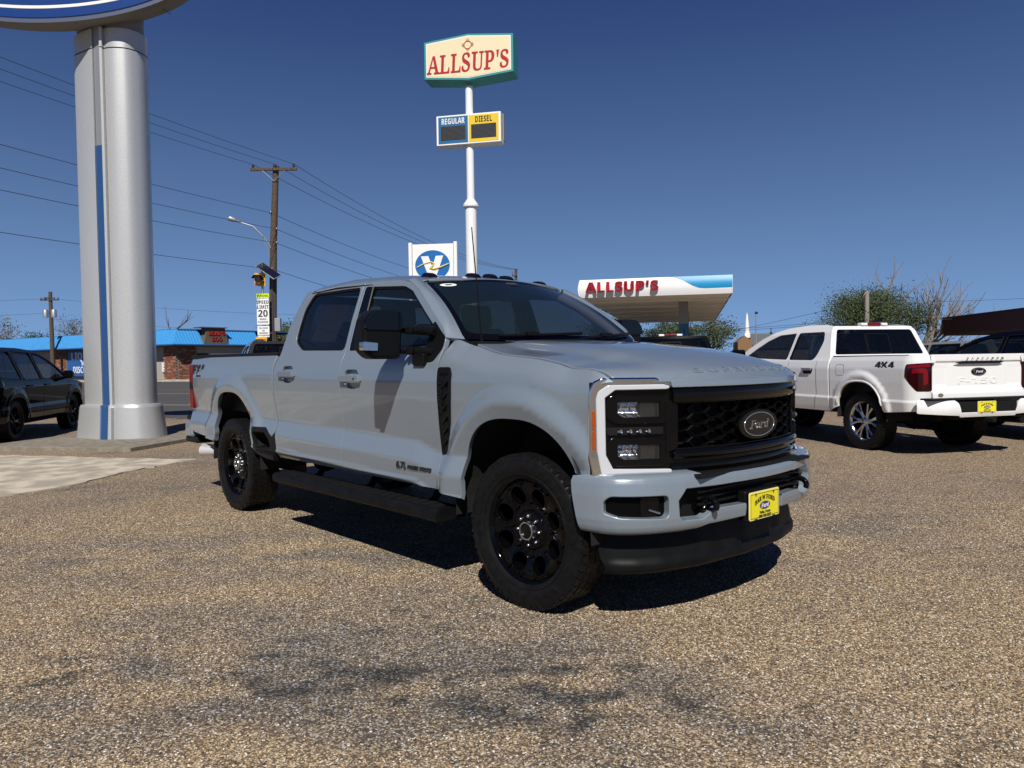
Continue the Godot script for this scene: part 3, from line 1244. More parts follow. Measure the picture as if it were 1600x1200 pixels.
func dealer_plate(parent: Node3D, xf: Transform3D):
	var p := part("dealer_plate", plate_base(), M.plate_border, parent)
	p.transform = xf
	var y := Sh.new()
	y.prism(rect(-0.146, -0.070, 0.146, 0.070, 0.012), 0.0015, Transform3D(Basis(), Vector3(0, 0, 0.0012)), 0.0, false)
	part("plate_face", y, M.plate_yellow, p)
	var t := Sh.new()
	var bend := func(q: Vector3): return Vector3(q.x, q.y - q.x * q.x * 2.6 + 0.004, q.z)
	text(t, "BAR W FORD", 0.024, Transform3D(Basis(), Vector3(0, 0.036, 0.0036)), 0.0012, font_serif, 0.92, 0.0, bend)
	text(t, "Tulia, Texas", 0.013, Transform3D(Basis(), Vector3(0, -0.040, 0.0036)), 0.0012, font_serif)
	text(t, "800-748-1327", 0.0145, Transform3D(Basis(), Vector3(0, -0.061, 0.0036)), 0.0012, font_sans)
	for sx in [-0.09, 0.09]:
		t.prism(pv([sx - 0.008, 0.066, sx + 0.008, 0.066, sx, 0.047]), 0.001, Transform3D(Basis(), Vector3(0, 0, 0.0036)), 0.0, false)
		t.prism(rect(sx - 0.012, -0.078, sx + 0.012, -0.070), 0.003, Transform3D(Basis(), Vector3(0, 0, 0.0042)), 0.0, true)
	for e in [[-0.141, -0.065, 0.141, -0.0637], [-0.141, 0.0637, 0.141, 0.065], [-0.141, -0.065, -0.1397, 0.065], [0.1397, -0.065, 0.141, 0.065]]:
		t.prism(rect(e[0], e[1], e[2], e[3]), 0.001, Transform3D(Basis(), Vector3(0, 0, 0.0033)), 0.0, false)
	part("plate_lettering", t, M.ink_black, p)
	var e2 := Sh.new()
	e2.prism(oval(0, -0.004, 0.052, 0.0215), 0.001, Transform3D(Basis(), Vector3(0, 0, 0.0034)), 0.0, false)
	part("plate_oval", e2, M.oval_blue, p)
	var w := Sh.new()
	text(w, "Ford", 0.021, Transform3D(Basis(), Vector3(0, -0.005, 0.0042)), 0.0012, font_serif, 1.05, 0.25)
	part("plate_script", w, M.white_print, p)


func plate_base() -> Sh:
	var b := Sh.new()
	b.prism(rect(-0.1525, -0.0762, 0.1525, 0.0762, 0.014), 0.004, Transform3D(), 0.0008)
	return b


func oval_badge(parent: Node3D, xf: Transform3D, a: float, b: float, face: Material, ring: Material, script: Material):
	var base := Sh.new()
	base.prism(oval(0, 0, a, b, 48), 0.02, Transform3D(), 0.006)
	var o := part("oval_badge", base, M.gloss_black, parent)
	o.transform = xf
	var rg := Sh.new()
	var path := PackedVector3Array()
	for k in 49:
		path.append(Vector3(cos(TAU * k / 48.0) * a * 0.77, sin(TAU * k / 48.0) * b * 0.77, 0.002))
	rg.tube(path, [b * 0.038], 6, false)
	part("badge_ring", rg, ring, o)
	var fc := Sh.new()
	fc.prism(oval(0, 0, a * 0.75, b * 0.75, 40), 0.003, Transform3D(Basis(), Vector3(0, 0, 0.0012)), 0.001, false)
	part("badge_face", fc, face, o)
	var t := Sh.new()
	text(t, "Ford", b * 0.56, Transform3D(Basis(), Vector3(0, -b * 0.02, 0.003)), 0.004, font_serif, 1.2, 0.32)
	part("badge_script", t, script, o)


func hero_pickup():
	BS.append(0.0)
	for k in range(1, BZ.size()):
		BS.append(BS[k - 1] + Vector2(BX[k] - BX[k - 1], BZ[k] - BZ[k - 1]).length())
	hero = thing("pickup_truck", "azure grey heavy duty crew cab pickup with black wheels and yellow dealer plate", "pickup truck", Vector3(0.7679, 0, -4.8666), -0.8455)
	var P: Material = M.azure_paint
	var fs := func(x, y): return Vector3(x, y, side_z(x, y))
	# --- fenders ---
	var fo := PackedVector2Array([Vector2(-0.722, 0.575), Vector2(-0.52, 0.56)])
	fo.append_array(arch(-0.045, 0.475, 0.59, 0.57, 0.765))
	fo.append_array(pv([0.47, 0.775, 0.505, 0.80, 0.516, 0.90, 0.522, 1.22, 0.535, 1.255]))
	for k in 28:
		var x := lerpf(0.605, -0.716, k / 27.0)
		fo.append(Vector2(x, fender_top(x) - 0.008))
	fo.append_array(pv([-0.722, 1.50, -0.728, 1.35, -0.735, 0.80]))
	var s := Sh.new()
	s.sheet(fo, [], 0.035, 0.02, fender_point, 1.0, 0.03, 0.004)
	both("front_fender", s, P, hero)
	# --- doors ---
	var wf := rounded(pv([-1.93, 1.955, -1.38, 1.916, -1.26, 1.872, -1.209, 1.834, -.803, 1.547, -.775, 1.48, -1.925, 1.468]), 0.03, 3)
	var wr := rounded(pv([-2.851, 1.563, -2.852, 1.827, -2.753, 1.965, -2.245, 1.963, -1.99, 1.957, -1.985, 1.472, -2.69, 1.484]), 0.05, 3)
	var fd := pv([-.745, .585, -.748, 1.35, -.742, 1.52, -.79, 1.592, -1.178, 1.862, -1.339, 1.938, -1.47, 1.962, -1.957, 1.978, -1.957, .585])
	var rd := pv([-1.967, .585, -1.967, 1.978, -2.2, 1.985, -2.76, 1.978, -2.855, 1.93, -2.89, 1.84, -2.95, 1.6, -2.985, 1.47, -3.01, 1.3, -3.015, .585])
	var cupf := rounded(pv([-1.885, 1.335, -1.70, 1.335, -1.665, 1.22, -1.73, 1.19, -1.84, 1.19, -1.90, 1.22]), 0.04, 3)
	var cupr := PackedVector2Array()
	for p in cupf:
		cupr.append(p + Vector2(-1.043, 0.030))
	var inner_side := func(x, y): return Vector3(x, y, side_z(x, y) - 0.055)
	for d in [["front_door", fd, wf, cupf, -1.78, 1.27], ["rear_door", rd, wr, cupr, -2.82, 1.30]]:
		s = Sh.new()
		s.sheet(d[1], [d[2], d[3]], 0.05, 0.02, fs, 1.0, 0.03, 0.003)
		var cup := Sh.new()
		var big := PackedVector2Array()
		for p in d[3]:
			big.append((p - Vector2(d[4], d[5])) * 1.12 + Vector2(d[4], d[5]))
		cup.sheet(big, [], 0.04, 0.04, func(x, y): return Vector3(x, y, side_z(x, y) - 0.028), 1.0, 0.0)
		s.add(cup)
		var doors := both(d[0], s, P, hero)
		var gl := Sh.new()
		var gb: PackedVector2Array = Geometry2D.offset_polygon(d[2], 0.012, Geometry2D.JOIN_MITER)[0]
		gl.sheet(gb, [], 0.1, 0.08, func(x, y): return Vector3(x, y, side_z(x, y) - 0.020), 1.0, 0.0)
		var trim := Sh.new()
		var go: PackedVector2Array = Geometry2D.offset_polygon(d[2], -0.018, Geometry2D.JOIN_ROUND)[0]
		trim.sheet(Geometry2D.offset_polygon(d[2], 0.003, Geometry2D.JOIN_MITER)[0], [go], 0.06, 0.05, func(x, y): return Vector3(x, y, side_z(x, y) - 0.010), 1.0, 0.008, 0.002)
		var hd := Sh.new()
		hd.box(Vector3(0.285, 0.050, 0.026), Transform3D(Basis(), Vector3(d[4] + 0.0, d[5] - 0.002, side_z(d[4], d[5]) + 0.022)), 0.010)
		for q in [-0.125, 0.125]:
			hd.box(Vector3(0.03, 0.036, 0.05), Transform3D(Basis(), Vector3(d[4] + q, d[5] - 0.002, side_z(d[4], d[5]) - 0.002)), 0.004)
		var lock := Sh.new()
		lock.lathe(PackedVector2Array([Vector2(0.0001, 0.003), Vector2(0.008, 0.002), Vector2(0.009, -0.002)]), 12, Transform3D(Basis(), Vector3(d[4] + 0.085, d[5] - 0.003, side_z(d[4], d[5]) + 0.036)))
		var inn := Sh.new()
		inn.sheet(d[1], [d[2]], 0.1, 0.08, inner_side, -1.0, 0.0)
		for k in 2:
			part("window_glass", gl if k == 0 else gl.mirrored(), M.tint_glass if d[0] == "rear_door" else M.light_tint, doors[k])
			part("window_trim", trim if k == 0 else trim.mirrored(), M.satin_black, doors[k])
			part("door_handle", hd if k == 0 else hd.mirrored(), P, doors[k])
			part("door_lining", inn if k == 0 else inn.mirrored(), M.cabin_dark, doors[k])
			if d[0] == "front_door":
				part("key_lock", lock if k == 0 else lock.mirrored(), M.gloss_black, doors[k])
		if d[0] == "rear_door":
			# the price sheet behind the glass
			var st := Sh.new()
			st.sheet(pv([-2.63, 1.56, -2.22, 1.545, -2.13, 1.83, -2.52, 1.855]), [], 0.1, 0.1, func(x, y): return Vector3(x, y, side_z(x, y) - 0.028), 1.0, 0.0)
			part("window_sticker", st, M.paper_white, doors[0], "printed price sheet behind the rear door glass")
	var bp := Sh.new()
	bp.sheet(pv([-1.995, 1.474, -1.995, 1.953, -1.80, 1.946, -1.80, 1.470]), [], 0.05, 0.06, func(x, y): return Vector3(x, y, side_z(x, y) - 0.004), 1.0, 0.012, 0.002)
	both("door_pillar_cover", bp, M.gloss_black, hero)
	var strip := Sh.new()
	var sp := PackedVector3Array()
	for e in [[-1.815, 1.945], [-1.80, 1.80], [-1.785, 1.60]]:
		sp.append(Vector3(e[0] + 0.0, e[1], side_z(e[0], e[1]) - 0.001))
	strip.tube(sp, [0.006], 6)
	both("pillar_seal", strip, M.cabin_grey, hero)
	# --- cab corner behind the rear door ---
	s = Sh.new()
	s.sheet(pv([-3.024, .585, -3.02, 1.3, -2.995, 1.47, -2.96, 1.6, -2.90, 1.84, -2.866, 1.935, -2.80, 1.984, -2.85, 1.997, -2.90, 1.985, -2.945, 1.895, -3.023, 1.694, -3.057, 1.482, -3.085, 1.3, -3.088, .585]), [], 0.03, 0.02, fs, 1.0, 0.05, 0.012)
	both("cab_corner", s, P, hero)
	# --- windscreen pillars ---
	var A := []
	for k in 4:
		A.append(wind(0.985, k / 3.0) + Vector3(-0.004, 0.0, 0.0))
	var B := [Vector3(-0.738, 1.532, 0.918), Vector3(-0.80, 1.606, 0.893), Vector3(-1.178, 1.872, 0.806), Vector3(-1.352, 1.958, 0.770)]
	s = Sh.new()
	s.sheet(rect(0, 0, 1, 1), [], 0.12, 0.2, func(u, v):
		var k := clampf(u, 0, 1) * 3.0
		var i := mini(int(k), 2)
		var a: Vector3 = wind(0.985, clampf(u, 0, 1))
		var b: Vector3 = B[i].lerp(B[i + 1], k - i)
		return a.lerp(b, v) + Vector3(0.3, 0.35, 0.4) * 0.035 * sin(PI * clampf(v, 0.0, 1.0)) * smoothstep(-0.02, 0.3, u), 1.0, 0.03, 0.003)
	both("windscreen_pillar", s, P, hero)
	# --- roof ---
	var ro := PackedVector2Array()
	var half := [[-1.215, 0.0], [-1.235, .4], [-1.285, .60], [-1.32, .68], [-1.36, .735], [-1.40, .752], [-2.84, .752], [-2.92, .72], [-2.955, .6], [-2.965, 0.0]]
	for e in half:
		ro.append(Vector2(e[0], e[1]))
	for k in range(half.size() - 2, 0, -1):
		ro.append(Vector2(half[k][0], -half[k][1]))
	s = Sh.new()
	s.sheet(ro, [], 0.06, 0.05, func(x, z): return Vector3(x, roof_y(x, z), z), -1.0, 0.02, 0.006)
	var roof := part("roof", s, P, hero)
	var hl := Sh.new()
	hl.sheet(ro, [], 0.15, 0.15, func(x, z): return Vector3(x, roof_y(x, z) - 0.05, z), 1.0, 0.0)
	part("headliner", hl, M.cabin_grey, roof)
	var dr := Sh.new()
	var dp := PackedVector3Array()
	for e in [[-2.80, 0.762], [-2.4, 0.762], [-1.9, 0.764], [-1.50, 0.764], [-1.40, 0.757], [-1.34, 0.735], [-1.30, 0.70], [-1.275, 0.66]]:
		dp.append(Vector3(e[0], roof_y(e[0], minf(e[1], 0.752)) - 0.004, e[1]))
	dr.tube(dp, [0.006], 6)
	both("roof_ditch_strip", dr, M.satin_black, hero)
	for z in [0.546, 0.165, 0.0, -0.165, -0.546]:
		var x: float = -1.40 - 0.10 * z * z
		var ml := Sh.new()
		var y := roof_y(x, z)
		var profile := [[0.060, -0.004, 0.034], [0.045, 0.014, 0.028], [0.015, 0.026, 0.022], [-0.040, 0.028, 0.020], [-0.075, -0.004, 0.032]]
		for k in profile.size() - 1:
			var a: Array = profile[k]
			var b: Array = profile[k + 1]
			ml.quad(Vector3(x + a[0], y + a[1], z - a[2]), Vector3(x + a[0], y + a[1], z + a[2]), Vector3(x + b[0], y + b[1], z + b[2]), Vector3(x + b[0], y + b[1], z - b[2]), Vector3(a[0] + b[0], 0.1, 0))
			for sd: float in [-1.0, 1.0]:
				ml.quad(Vector3(x + a[0], y + a[1], z + a[2] * sd), Vector3(x + b[0], y + b[1], z + b[2] * sd), Vector3(x + b[0], y - 0.01, z + 0.040 * sd), Vector3(x + a[0], y - 0.01, z + 0.040 * sd), Vector3(0, 0.3, sd))
		part("marker_lamp", ml, M.smoke_lens, roof)
	# --- windscreen ---
	s = Sh.new()
	s.sheet(rounded(rect(-0.985, 0.015, 0.985, 0.985), 0.05, 3), [], 0.08, 0.08, wind, 1.0, 0.0)
	var ws := part("windscreen", s, M.windscreen, hero)
	var band := Sh.new()
	var off := func(u, v): return wind(u, v) + Vector3(0.0016, 0.0016, 0)
	band.sheet(rounded(rect(-0.99, 0.0, 0.99, 0.99), 0.05, 3), [rounded(rect(-0.945, 0.075, 0.945, 0.94), 0.07, 3)], 0.08, 0.08, off, 1.0, 0.0)
	part("glass_border", band, M.gloss_black, ws)
	var tick := Sh.new()
	tick.sheet(oval(0.80, 0.875, 0.088, 0.033, 24), [], 0.05, 0.05, func(u, v): return wind(u, v) + Vector3(0.003, 0.003, 0), 1.0, 0.0)
	part("oval_sticker", tick, M.white_print, ws, "small pale oval sticker at the top corner of the windscreen")
	var tick2 := Sh.new()
	tick2.sheet(oval(0.80, 0.875, 0.040, 0.013, 16), [], 0.05, 0.05, func(u, v): return wind(u, v) + Vector3(0.004, 0.004, 0), 1.0, 0.0)
	part("sticker_print", tick2, M.sign_teal_dark, ws)
	var hs := Sh.new()
	text(hs, "( VOID )", 0.022, Transform3D(Basis(Vector3(0, 0, -1), Vector3(-0.83, 0.55, 0), Vector3(0.55, 0.83, 0)), wind(0.0, 0.91) + Vector3(0.003, 0.003, 0)), 0.001)
	part("glass_print", hs, M.cabin_grey, ws)
	var mir := Sh.new()
	mir.box(Vector3(0.03, 0.07, 0.25), at(wind(0, 0.72) + Vector3(-0.13, -0.02, 0)), 0.015)
	mir.box(Vector3(0.14, 0.10, 0.12), at(wind(0, 0.80) + Vector3(-0.10, -0.02, 0)), 0.02)
	part("inside_mirror", mir, M.gloss_black, ws)
	for wz in [[0.62, -0.10], [-0.12, -0.80]]:
		var wp := Sh.new()
		var wpp := PackedVector3Array()
		for k in 7:
			var u := lerpf(wz[0], wz[1], k / 6.0) / 0.84
			wpp.append(wind(u, 0.02 + 0.055 * (k / 6.0)) + Vector3(0.018, 0.018, 0))
		wp.tube(wpp, [0.009, 0.012], 6)
		wp.box(Vector3(0.05, 0.03, 0.10), at(wpp[2] + Vector3(0.01, 0.008, 0)), 0.008)
		part("wiper", wp, M.satin_black, hero)
	# --- cowl ---
	s = Sh.new()
	var co := PackedVector2Array()
	for k in 15:
		var z := lerpf(-0.86, 0.86, k / 14.0)
		co.append(Vector2(-0.44 - 0.10 * z * z, z))
	for k in 15:
		var z := lerpf(0.86, -0.86, k / 14.0)
		co.append(Vector2(-0.56 - 0.20 * z * z, z))
	s.sheet(co, [], 0.08, 0.1, func(x, z): return Vector3(x, 1.494 + 0.012 * z * z, z), -1.0, 0.05)
	part("cowl_panel", s, M.trim_black, hero)
	# --- hood ---
	var ho := PackedVector2Array()
	for k in 17:
		var z := lerpf(0.80, -0.80, k / 16.0)
		ho.append(Vector2(-0.47 - 0.10 * z * z, z))
	for k in 24:
		var x := lerpf(-0.52, 0.60, k / 23.0)
		ho.append(Vector2(x, -seam_z(x) + 0.006))
	for k in 23:
		var z := lerpf(-0.855, 0.855, k / 22.0)
		ho.append(Vector2(front_x(z) - 0.001, z))
	for k in 24:
		var x := lerpf(0.60, -0.52, k / 23.0)
		ho.append(Vector2(x, seam_z(x) - 0.006))
	s = Sh.new()
	s.sheet(ho, [], 0.03, 0.035, func(x, z): return Vector3(x, hood_y(x, z), z), -1.0, 0.035, 0.005)
	var hood := part("hood", s, P, hero)
	s = Sh.new()
	s.sheet(rounded(rect(-0.625, 1.237, 0.625, 1.268), 0.004, 1), [], 0.05, 0.01, func(z, y): return Vector3(front_x(z) + 0.002 + (1.268 - y) * 0.15, y, z), -1.0, 0.02, 0.003)
	part("hood_lip", s, P, hood)
	s = Sh.new()
	var emb := func(q: Vector3):
		var z := -q.x
		var x := front_x(z) - 0.062 + -q.y * 0.72
		return Vector3(x, hood_y(x, z), z) + Vector3(0.55, 0.8, 0) * q.z
	text(s, "SUPER DUTY", 0.060, Transform3D(), 0.009, font_sans, 1.95, 0.0, emb)
	part("hood_lettering", s, P, hood)
	# --- mast aerial ---
	s = Sh.new()
	s.tube(PackedVector3Array([Vector3(-0.53, 1.50, 0.80), Vector3(-0.535, 1.54, 0.80), Vector3(-0.60, 2.21, 0.81)]), [0.010, 0.005, 0.0035], 6)
	part("mast_aerial", s, M.satin_black, hero)
	hero_front(P)
	hero_rear(P)
	hero_inside()


func F(z: float, y: float, o: float) -> Vector3:
	return Vector3(front_x(z) + o, y, z)


func both_front(called: String, outline: PackedVector2Array, holes: Array, o: float, rim: float, m: Material, parent: Node3D, cell := 0.03, bev := 0.003) -> Array:
	var s := Sh.new()
	s.sheet(outline, holes, cell, cell, func(z, y): return F(z, y, o), -1.0, rim, bev)
	return both(called, s, m, parent)


func hero_front(P: Material):
	# --- grille ---
	var s := Sh.new()
	var opening := rounded(rect(-0.588, 0.918, 0.588, 1.152), 0.02, 2)
	var cuts := [opening]
	for sg: float in [-1.0, 1.0]:
		for l in [[1.080, 1.169], [0.867, 0.955]]:
			cuts.append(rect(minf(0.668 * sg, 0.870 * sg), l[0], maxf(0.668 * sg, 0.870 * sg), l[1]))
	s.sheet(rect(-0.955, 0.785, 0.955, 1.262), cuts, 0.05, 0.05, func(z, y): return F(z, y, -0.030), -1.0, 0.05)
	var gr := part("grille", s, M.gloss_black, hero)
	s = Sh.new()
	s.sheet(rect(-0.60, 0.90, 0.60, 1.17), [], 0.08, 0.1, func(z, y): return F(z, y, -0.095), -1.0, 0.0)
	part("grille_back", s, M.pit_black, gr)
	for bar in [[1.160, 1.232, 0.004], [0.868, 0.912, 0.006], [0.800, 0.846, -0.014]]:
		s = Sh.new()
		s.sheet(rounded(rect(-0.612, bar[0], 0.612, bar[1]), 0.012, 2), [], 0.05, 0.012, func(z, y): return F(z, y, bar[2] - 0.014 * pow((y - (bar[0] + bar[1]) * 0.5) / ((bar[1] - bar[0]) * 0.5), 2.0)), -1.0, 0.03, 0.004)
		part("grille_bar", s, M.gloss_black, gr)
	var hexm := Sh.new()
	var ho := [Vector2(-0.072, 0), Vector2(-0.036, 0.0285), Vector2(0.036, 0.0285), Vector2(0.072, 0), Vector2(0.036, -0.0285), Vector2(-0.036, -0.0285)]
	for k in 6:
		var a: Vector2 = ho[k]
		var b: Vector2 = ho[(k + 1) % 6]
		var ai := a * 0.84
		var bi := b * 0.84
		hexm.quad(Vector3(a.x, a.y, 0), Vector3(b.x, b.y, 0), Vector3(bi.x, bi.y, -0.004), Vector3(ai.x, ai.y, -0.004), Vector3.BACK)
		hexm.quad(Vector3(ai.x, ai.y, -0.004), Vector3(bi.x, bi.y, -0.004), Vector3(bi.x, bi.y, -0.04), Vector3(ai.x, ai.y, -0.04), Vector3(-a.x - b.x, -a.y - b.y, 0))
		hexm.quad(Vector3(a.x, a.y, 0), Vector3(b.x, b.y, 0), Vector3(b.x, b.y, -0.04), Vector3(a.x, a.y, -0.04), Vector3(a.x + b.x, a.y + b.y, 0))
	var hex_mesh := hexm.mesh()
	for i in range(-5, 6):
		for j in 4:
			var z := i * 0.1085
			var y := 0.945 + j * 0.0595 + (0.02975 if i % 2 != 0 else 0.0)
			if y > 1.14:
				continue
			var tz := (front_x(z + 0.01) - front_x(z - 0.01)) / 0.02
			var o := part("hex_cell", hex_mesh, M.grille_black, gr)
			var nrm := Vector3(1, 0, -tz).normalized()
			o.transform = Transform3D(Basis(Vector3.UP.cross(nrm), Vector3.UP, nrm), F(z, y, -0.036))
	# the end frames of the mesh
	both_front("grille_end_frame", rounded(pv([0.575, 0.93, 0.60, 0.91, 0.635, 0.905, 0.635, 1.17, 0.60, 1.165, 0.575, 1.14]), 0.008, 2), [], -0.024, 0.012, M.gloss_black, gr)
	oval_badge(hero, Transform3D(Basis(Vector3(0, 0, -1), Vector3.UP, Vector3.RIGHT), Vector3(0.890, 1.016, 0.01)), 0.196, 0.083, M.emblem_dark, M.silver_ring, M.emblem_script)
	# --- headlamps ---
	var cho := rounded(pv([.64, 1.236, .70, 1.277, .925, 1.279, .955, 1.262, .968, 1.225, .972, 1.15, .972, .90, .958, .80, .945, .782, .66, .778, .624, .806, .640, .820, .662, .792, .93, .796, .951, .922, .953, 1.18, .945, 1.215, .91, 1.25, .67, 1.25]), 0.006, 2)
	var ch := both_front("headlamp_surround", cho, [], 0.0, 0.03, M.chrome, hero, 0.014, 0.009)
	var drl := rounded(pv([.640, 1.236, .668, 1.245, .905, 1.246, .940, 1.218, .949, 1.18, .947, .922, .931, .799, .664, .793, .632, .811, .640, .816, .892, .824, .921, .897, .923, 1.190, .880, 1.231, .655, 1.231]), 0.006, 2)
	both_front("daytime_light", drl, [], 0.007, 0.02, M.drl_white, hero, 0.02, 0.006)
	for k in 2:
		var sg := 1.0 if k == 0 else -1.0
		for ay in [[0.928, 1.018], [1.026, 1.122]]:
			var am := Sh.new()
			am.sheet(rounded(rect(.9585, ay[0], .9685, ay[1]), 0.003, 2), [], 0.005, 0.05, func(z, y): return F(z, y, 0.010), -1.0, 0.012, 0.002)
			part("amber_marker", am if k == 0 else am.mirrored(), M.amber_lens, ch[k])
		for l in [[1.084, 1.165], [0.871, 0.951]]:
			var fr := Sh.new()
			var y0: float = l[0]
			var y1: float = l[1]
			# a black shelf-like hood round each lens
			fr.sheet(rounded(pv([.655, y0 - 0.028, .87, y0 - 0.026, .905, y0 + 0.005, .905, y1 + 0.012, .885, y1 + 0.03, .655, y1 + 0.026]), 0.012, 2), [rounded(pv([.672, y0 - 0.002, .84, y0 - 0.002, .866, y0 + 0.02, .866, y1 + 0.002, .672, y1 + 0.002]), 0.008, 2)], 0.03, 0.03, func(z, y): return F(z, y, -0.006), -1.0, 0.06, 0.005)
			part("lamp_bezel", fr if k == 0 else fr.mirrored(), M.gloss_black, ch[k])
			var refl := Sh.new()
			refl.sheet(rect(.745, y0, .864, y1), [], 0.004, 0.006, func(z, y): return F(z, y, -0.074 + 0.042 * pow((y - (y0 + y1) * 0.5) / 0.04, 2.0) + 0.009 * absf(fmod((z - y * 0.35) * 62.0 + 400.0, 2.0) - 1.0)), -1.0, 0.0)
			part("reflector", refl if k == 0 else refl.mirrored(), M.chrome, ch[k])
			var pj := Sh.new()
			pj.sheet(rect(.674, y0, .742, y1), [], 0.03, 0.03, func(z, y): return F(z, y, -0.045), -1.0, 0.0)
			part("projector", pj if k == 0 else pj.mirrored(), M.smoke_lens, ch[k])
			var ln := Sh.new()
			ln.sheet(rect(.670, y0 - 0.004, .868, y1 + 0.004), [], 0.05, 0.05, func(z, y): return F(z, y, -0.022), -1.0, 0.0)
			part("lamp_lens", ln if k == 0 else ln.mirrored(), M.clear_lens, ch[k])
		var led := Sh.new()
		led.sheet(rounded(pv([.66, 1.000, .90, 1.000, .905, 1.034, .66, 1.034]), 0.005, 2), [], 0.05, 0.03, func(z, y): return F(z, y, -0.012), -1.0, 0.02, 0.002)
		part("led_strip", led if k == 0 else led.mirrored(), M.trim_black, ch[k])
		for q in 4:
			var lz := 0.855 - q * 0.040
			var le := Sh.new()
			le.lathe(PackedVector2Array([Vector2(0.0001, 0.002), Vector2(0.008, 0.008), Vector2(0.012, 0.012), Vector2(0.0125, 0.0)]), 12, Transform3D(Basis(Vector3(0, 0, -1), Vector3.UP, Vector3.RIGHT), F(lz, 1.017, -0.010)))
			part("led_cup", le if k == 0 else le.mirrored(), M.satin_chrome, ch[k])
	# --- painted bumper ---
	var outline := PackedVector2Array()
	var right := [[0.42, .778], [.47, .780], [.56, .813], [.90, .813]]
	var pts := []
	for e in right:
		pts.append(Vector2(bumper_s(e[0]), e[1]))
	var se: float = BS[BS.size() - 1]
	pts.append(Vector2(bumper_s(.985), .806))
	pts.append(Vector2(se - 0.01, .790))
	pts.append(Vector2(se + 0.0, .76))
	pts.append(Vector2(se - 0.055, .515))
	pts.append(Vector2(bumper_s(.975), .496))
	for e in [[.60, .496], [.46, .532], [.185, .540], [.185, .600], [.40, .602], [.455, .580], [.50, .556], [.63, .560], [.655, .585], [.66, .67], [.612, .730]]:
		pts.append(Vector2(bumper_s(e[0]), e[1]))
	# right half clockwise from the top centre, then the mirror
	var top := PackedVector2Array()
	for p in pts:
		top.append(p)
	outline.append_array(top)
	for k in range(pts.size() - 1, -1, -1):
		outline.append(Vector2(-pts[k].x, pts[k].y))
	var fogs := []
	for sg: float in [1.0, -1.0]:
		var fg := PackedVector2Array()
		for e in [[.725, .580], [.93, .592], [.970, .615], [.970, .678], [.952, .708], [.725, .706], [.705, .688], [.705, .602]]:
			fg.append(Vector2(bumper_s(e[0]) * sg, e[1]))
		fogs.append(rounded(fg, 0.015, 2))
	s = Sh.new()
	s.sheet(outline, fogs, 0.03, 0.012, bumper_point, -1.0, 0.05, 0.006)
	var bu := part("front_bumper", s, P, hero)
	for sg: float in [1.0, -1.0]:
		var fb := Sh.new()
		fb.sheet(rect(bumper_s(.70), .57, bumper_s(.972), .715), [], 0.05, 0.05, func(u, v): return bumper_point(u, clampf(v, .585, .70)) + Vector3(-0.045, v - clampf(v, .585, .70), -0.015), -1.0, 0.0)
		var fb2 := fb if sg > 0 else fb.mirrored()
		part("fog_recess", fb2, M.grille_black, bu)
		var fl := Sh.new()
		fl.sheet(rounded(rect(bumper_s(.745), .60, bumper_s(.83), .688), 0.01, 2), [], 0.03, 0.03, func(u, v): return bumper_point(u, v) + Vector3(-0.036, 0, -0.012), -1.0, 0.01)
		part("fog_lamp", fl if sg > 0 else fl.mirrored(), M.gloss_black, bu)
		var fs2 := Sh.new()
		fs2.tube(PackedVector3Array([bumper_point(bumper_s(.745), .61) + Vector3(-0.028, 0, -0.01), bumper_point(bumper_s(.80), .632) + Vector3(-0.028, 0, -0.01)]), [0.006], 6)
		part("fog_lamp_edge", fs2 if sg > 0 else fs2.mirrored(), M.satin_chrome, bu)
		var hk := Sh.new()
		var hp := PackedVector3Array()
		for k in 13:
			var a := lerpf(-0.5, TAU * 0.62, k / 12.0)
			hp.append(Vector3(0.872 + 0.045 * cos(a), 0.628 + 0.034 * sin(a), 0.462 * sg))
		hk.tube(hp, [0.017], 8)
		hk.box(Vector3(0.10, 0.045, 0.035), at(Vector3(0.80, 0.612, 0.462 * sg)), 0.008)
		part("tow_hook", hk, M.gloss_black, bu)
	s = Sh.new()
	s.sheet(rect(-0.70, .50, 0.70, .80), [], 0.08, 0.08, func(u, v): return Vector3(bumper_plan(u).x - 0.10, v, bumper_plan(u).y), -1.0, 0.0)
	part("bumper_insert", s, M.trim_black, bu)
	s = Sh.new()
	for k in 3:
		s.box(Vector3(0.02, 0.014, 1.02), at(Vector3(0.835, 0.63 + k * 0.032, 0)), 0.004)
	part("bumper_slat", s, M.satin_black, bu)
	s = Sh.new()
	s.box(Vector3(0.05, 0.16, 0.34), at(Vector3(0.885, 0.585, 0.015)), 0.008)
	part("plate_bracket", s, M.satin_black, bu)
	s = Sh.new()
	s.box(Vector3(0.22, 0.02, 1.10), at(Vector3(0.78, 0.782, 0)), 0.004)
	s.box(Vector3(0.16, 0.02, 1.55), at(Vector3(0.60, 0.786, 0)), 0.004)
	part("bumper_step_pad", s, M.trim_black, bu)
	dealer_plate(hero, Transform3D(Basis(Vector3(0, 0, -1), Vector3.UP, Vector3.RIGHT), Vector3(0.925, 0.5807, 0.0177)))
	# --- lower air dam ---
	var dz := PackedFloat32Array([0, .4, .66, .78, .86, .895])
	var dx := PackedFloat32Array([.800, .775, .70, .635, .555, .47])
	var ds := PackedFloat32Array([0])
	for k in range(1, dz.size()):
		ds.append(ds[k - 1] + Vector2(dx[k] - dx[k - 1], dz[k] - dz[k - 1]).length())
	var dy := PackedFloat32Array([.27, .285, .30, .335, .36, .42, .54])
	var dd := PackedFloat32Array([-.03, .0, .022, .024, .006, -.002, -.03])
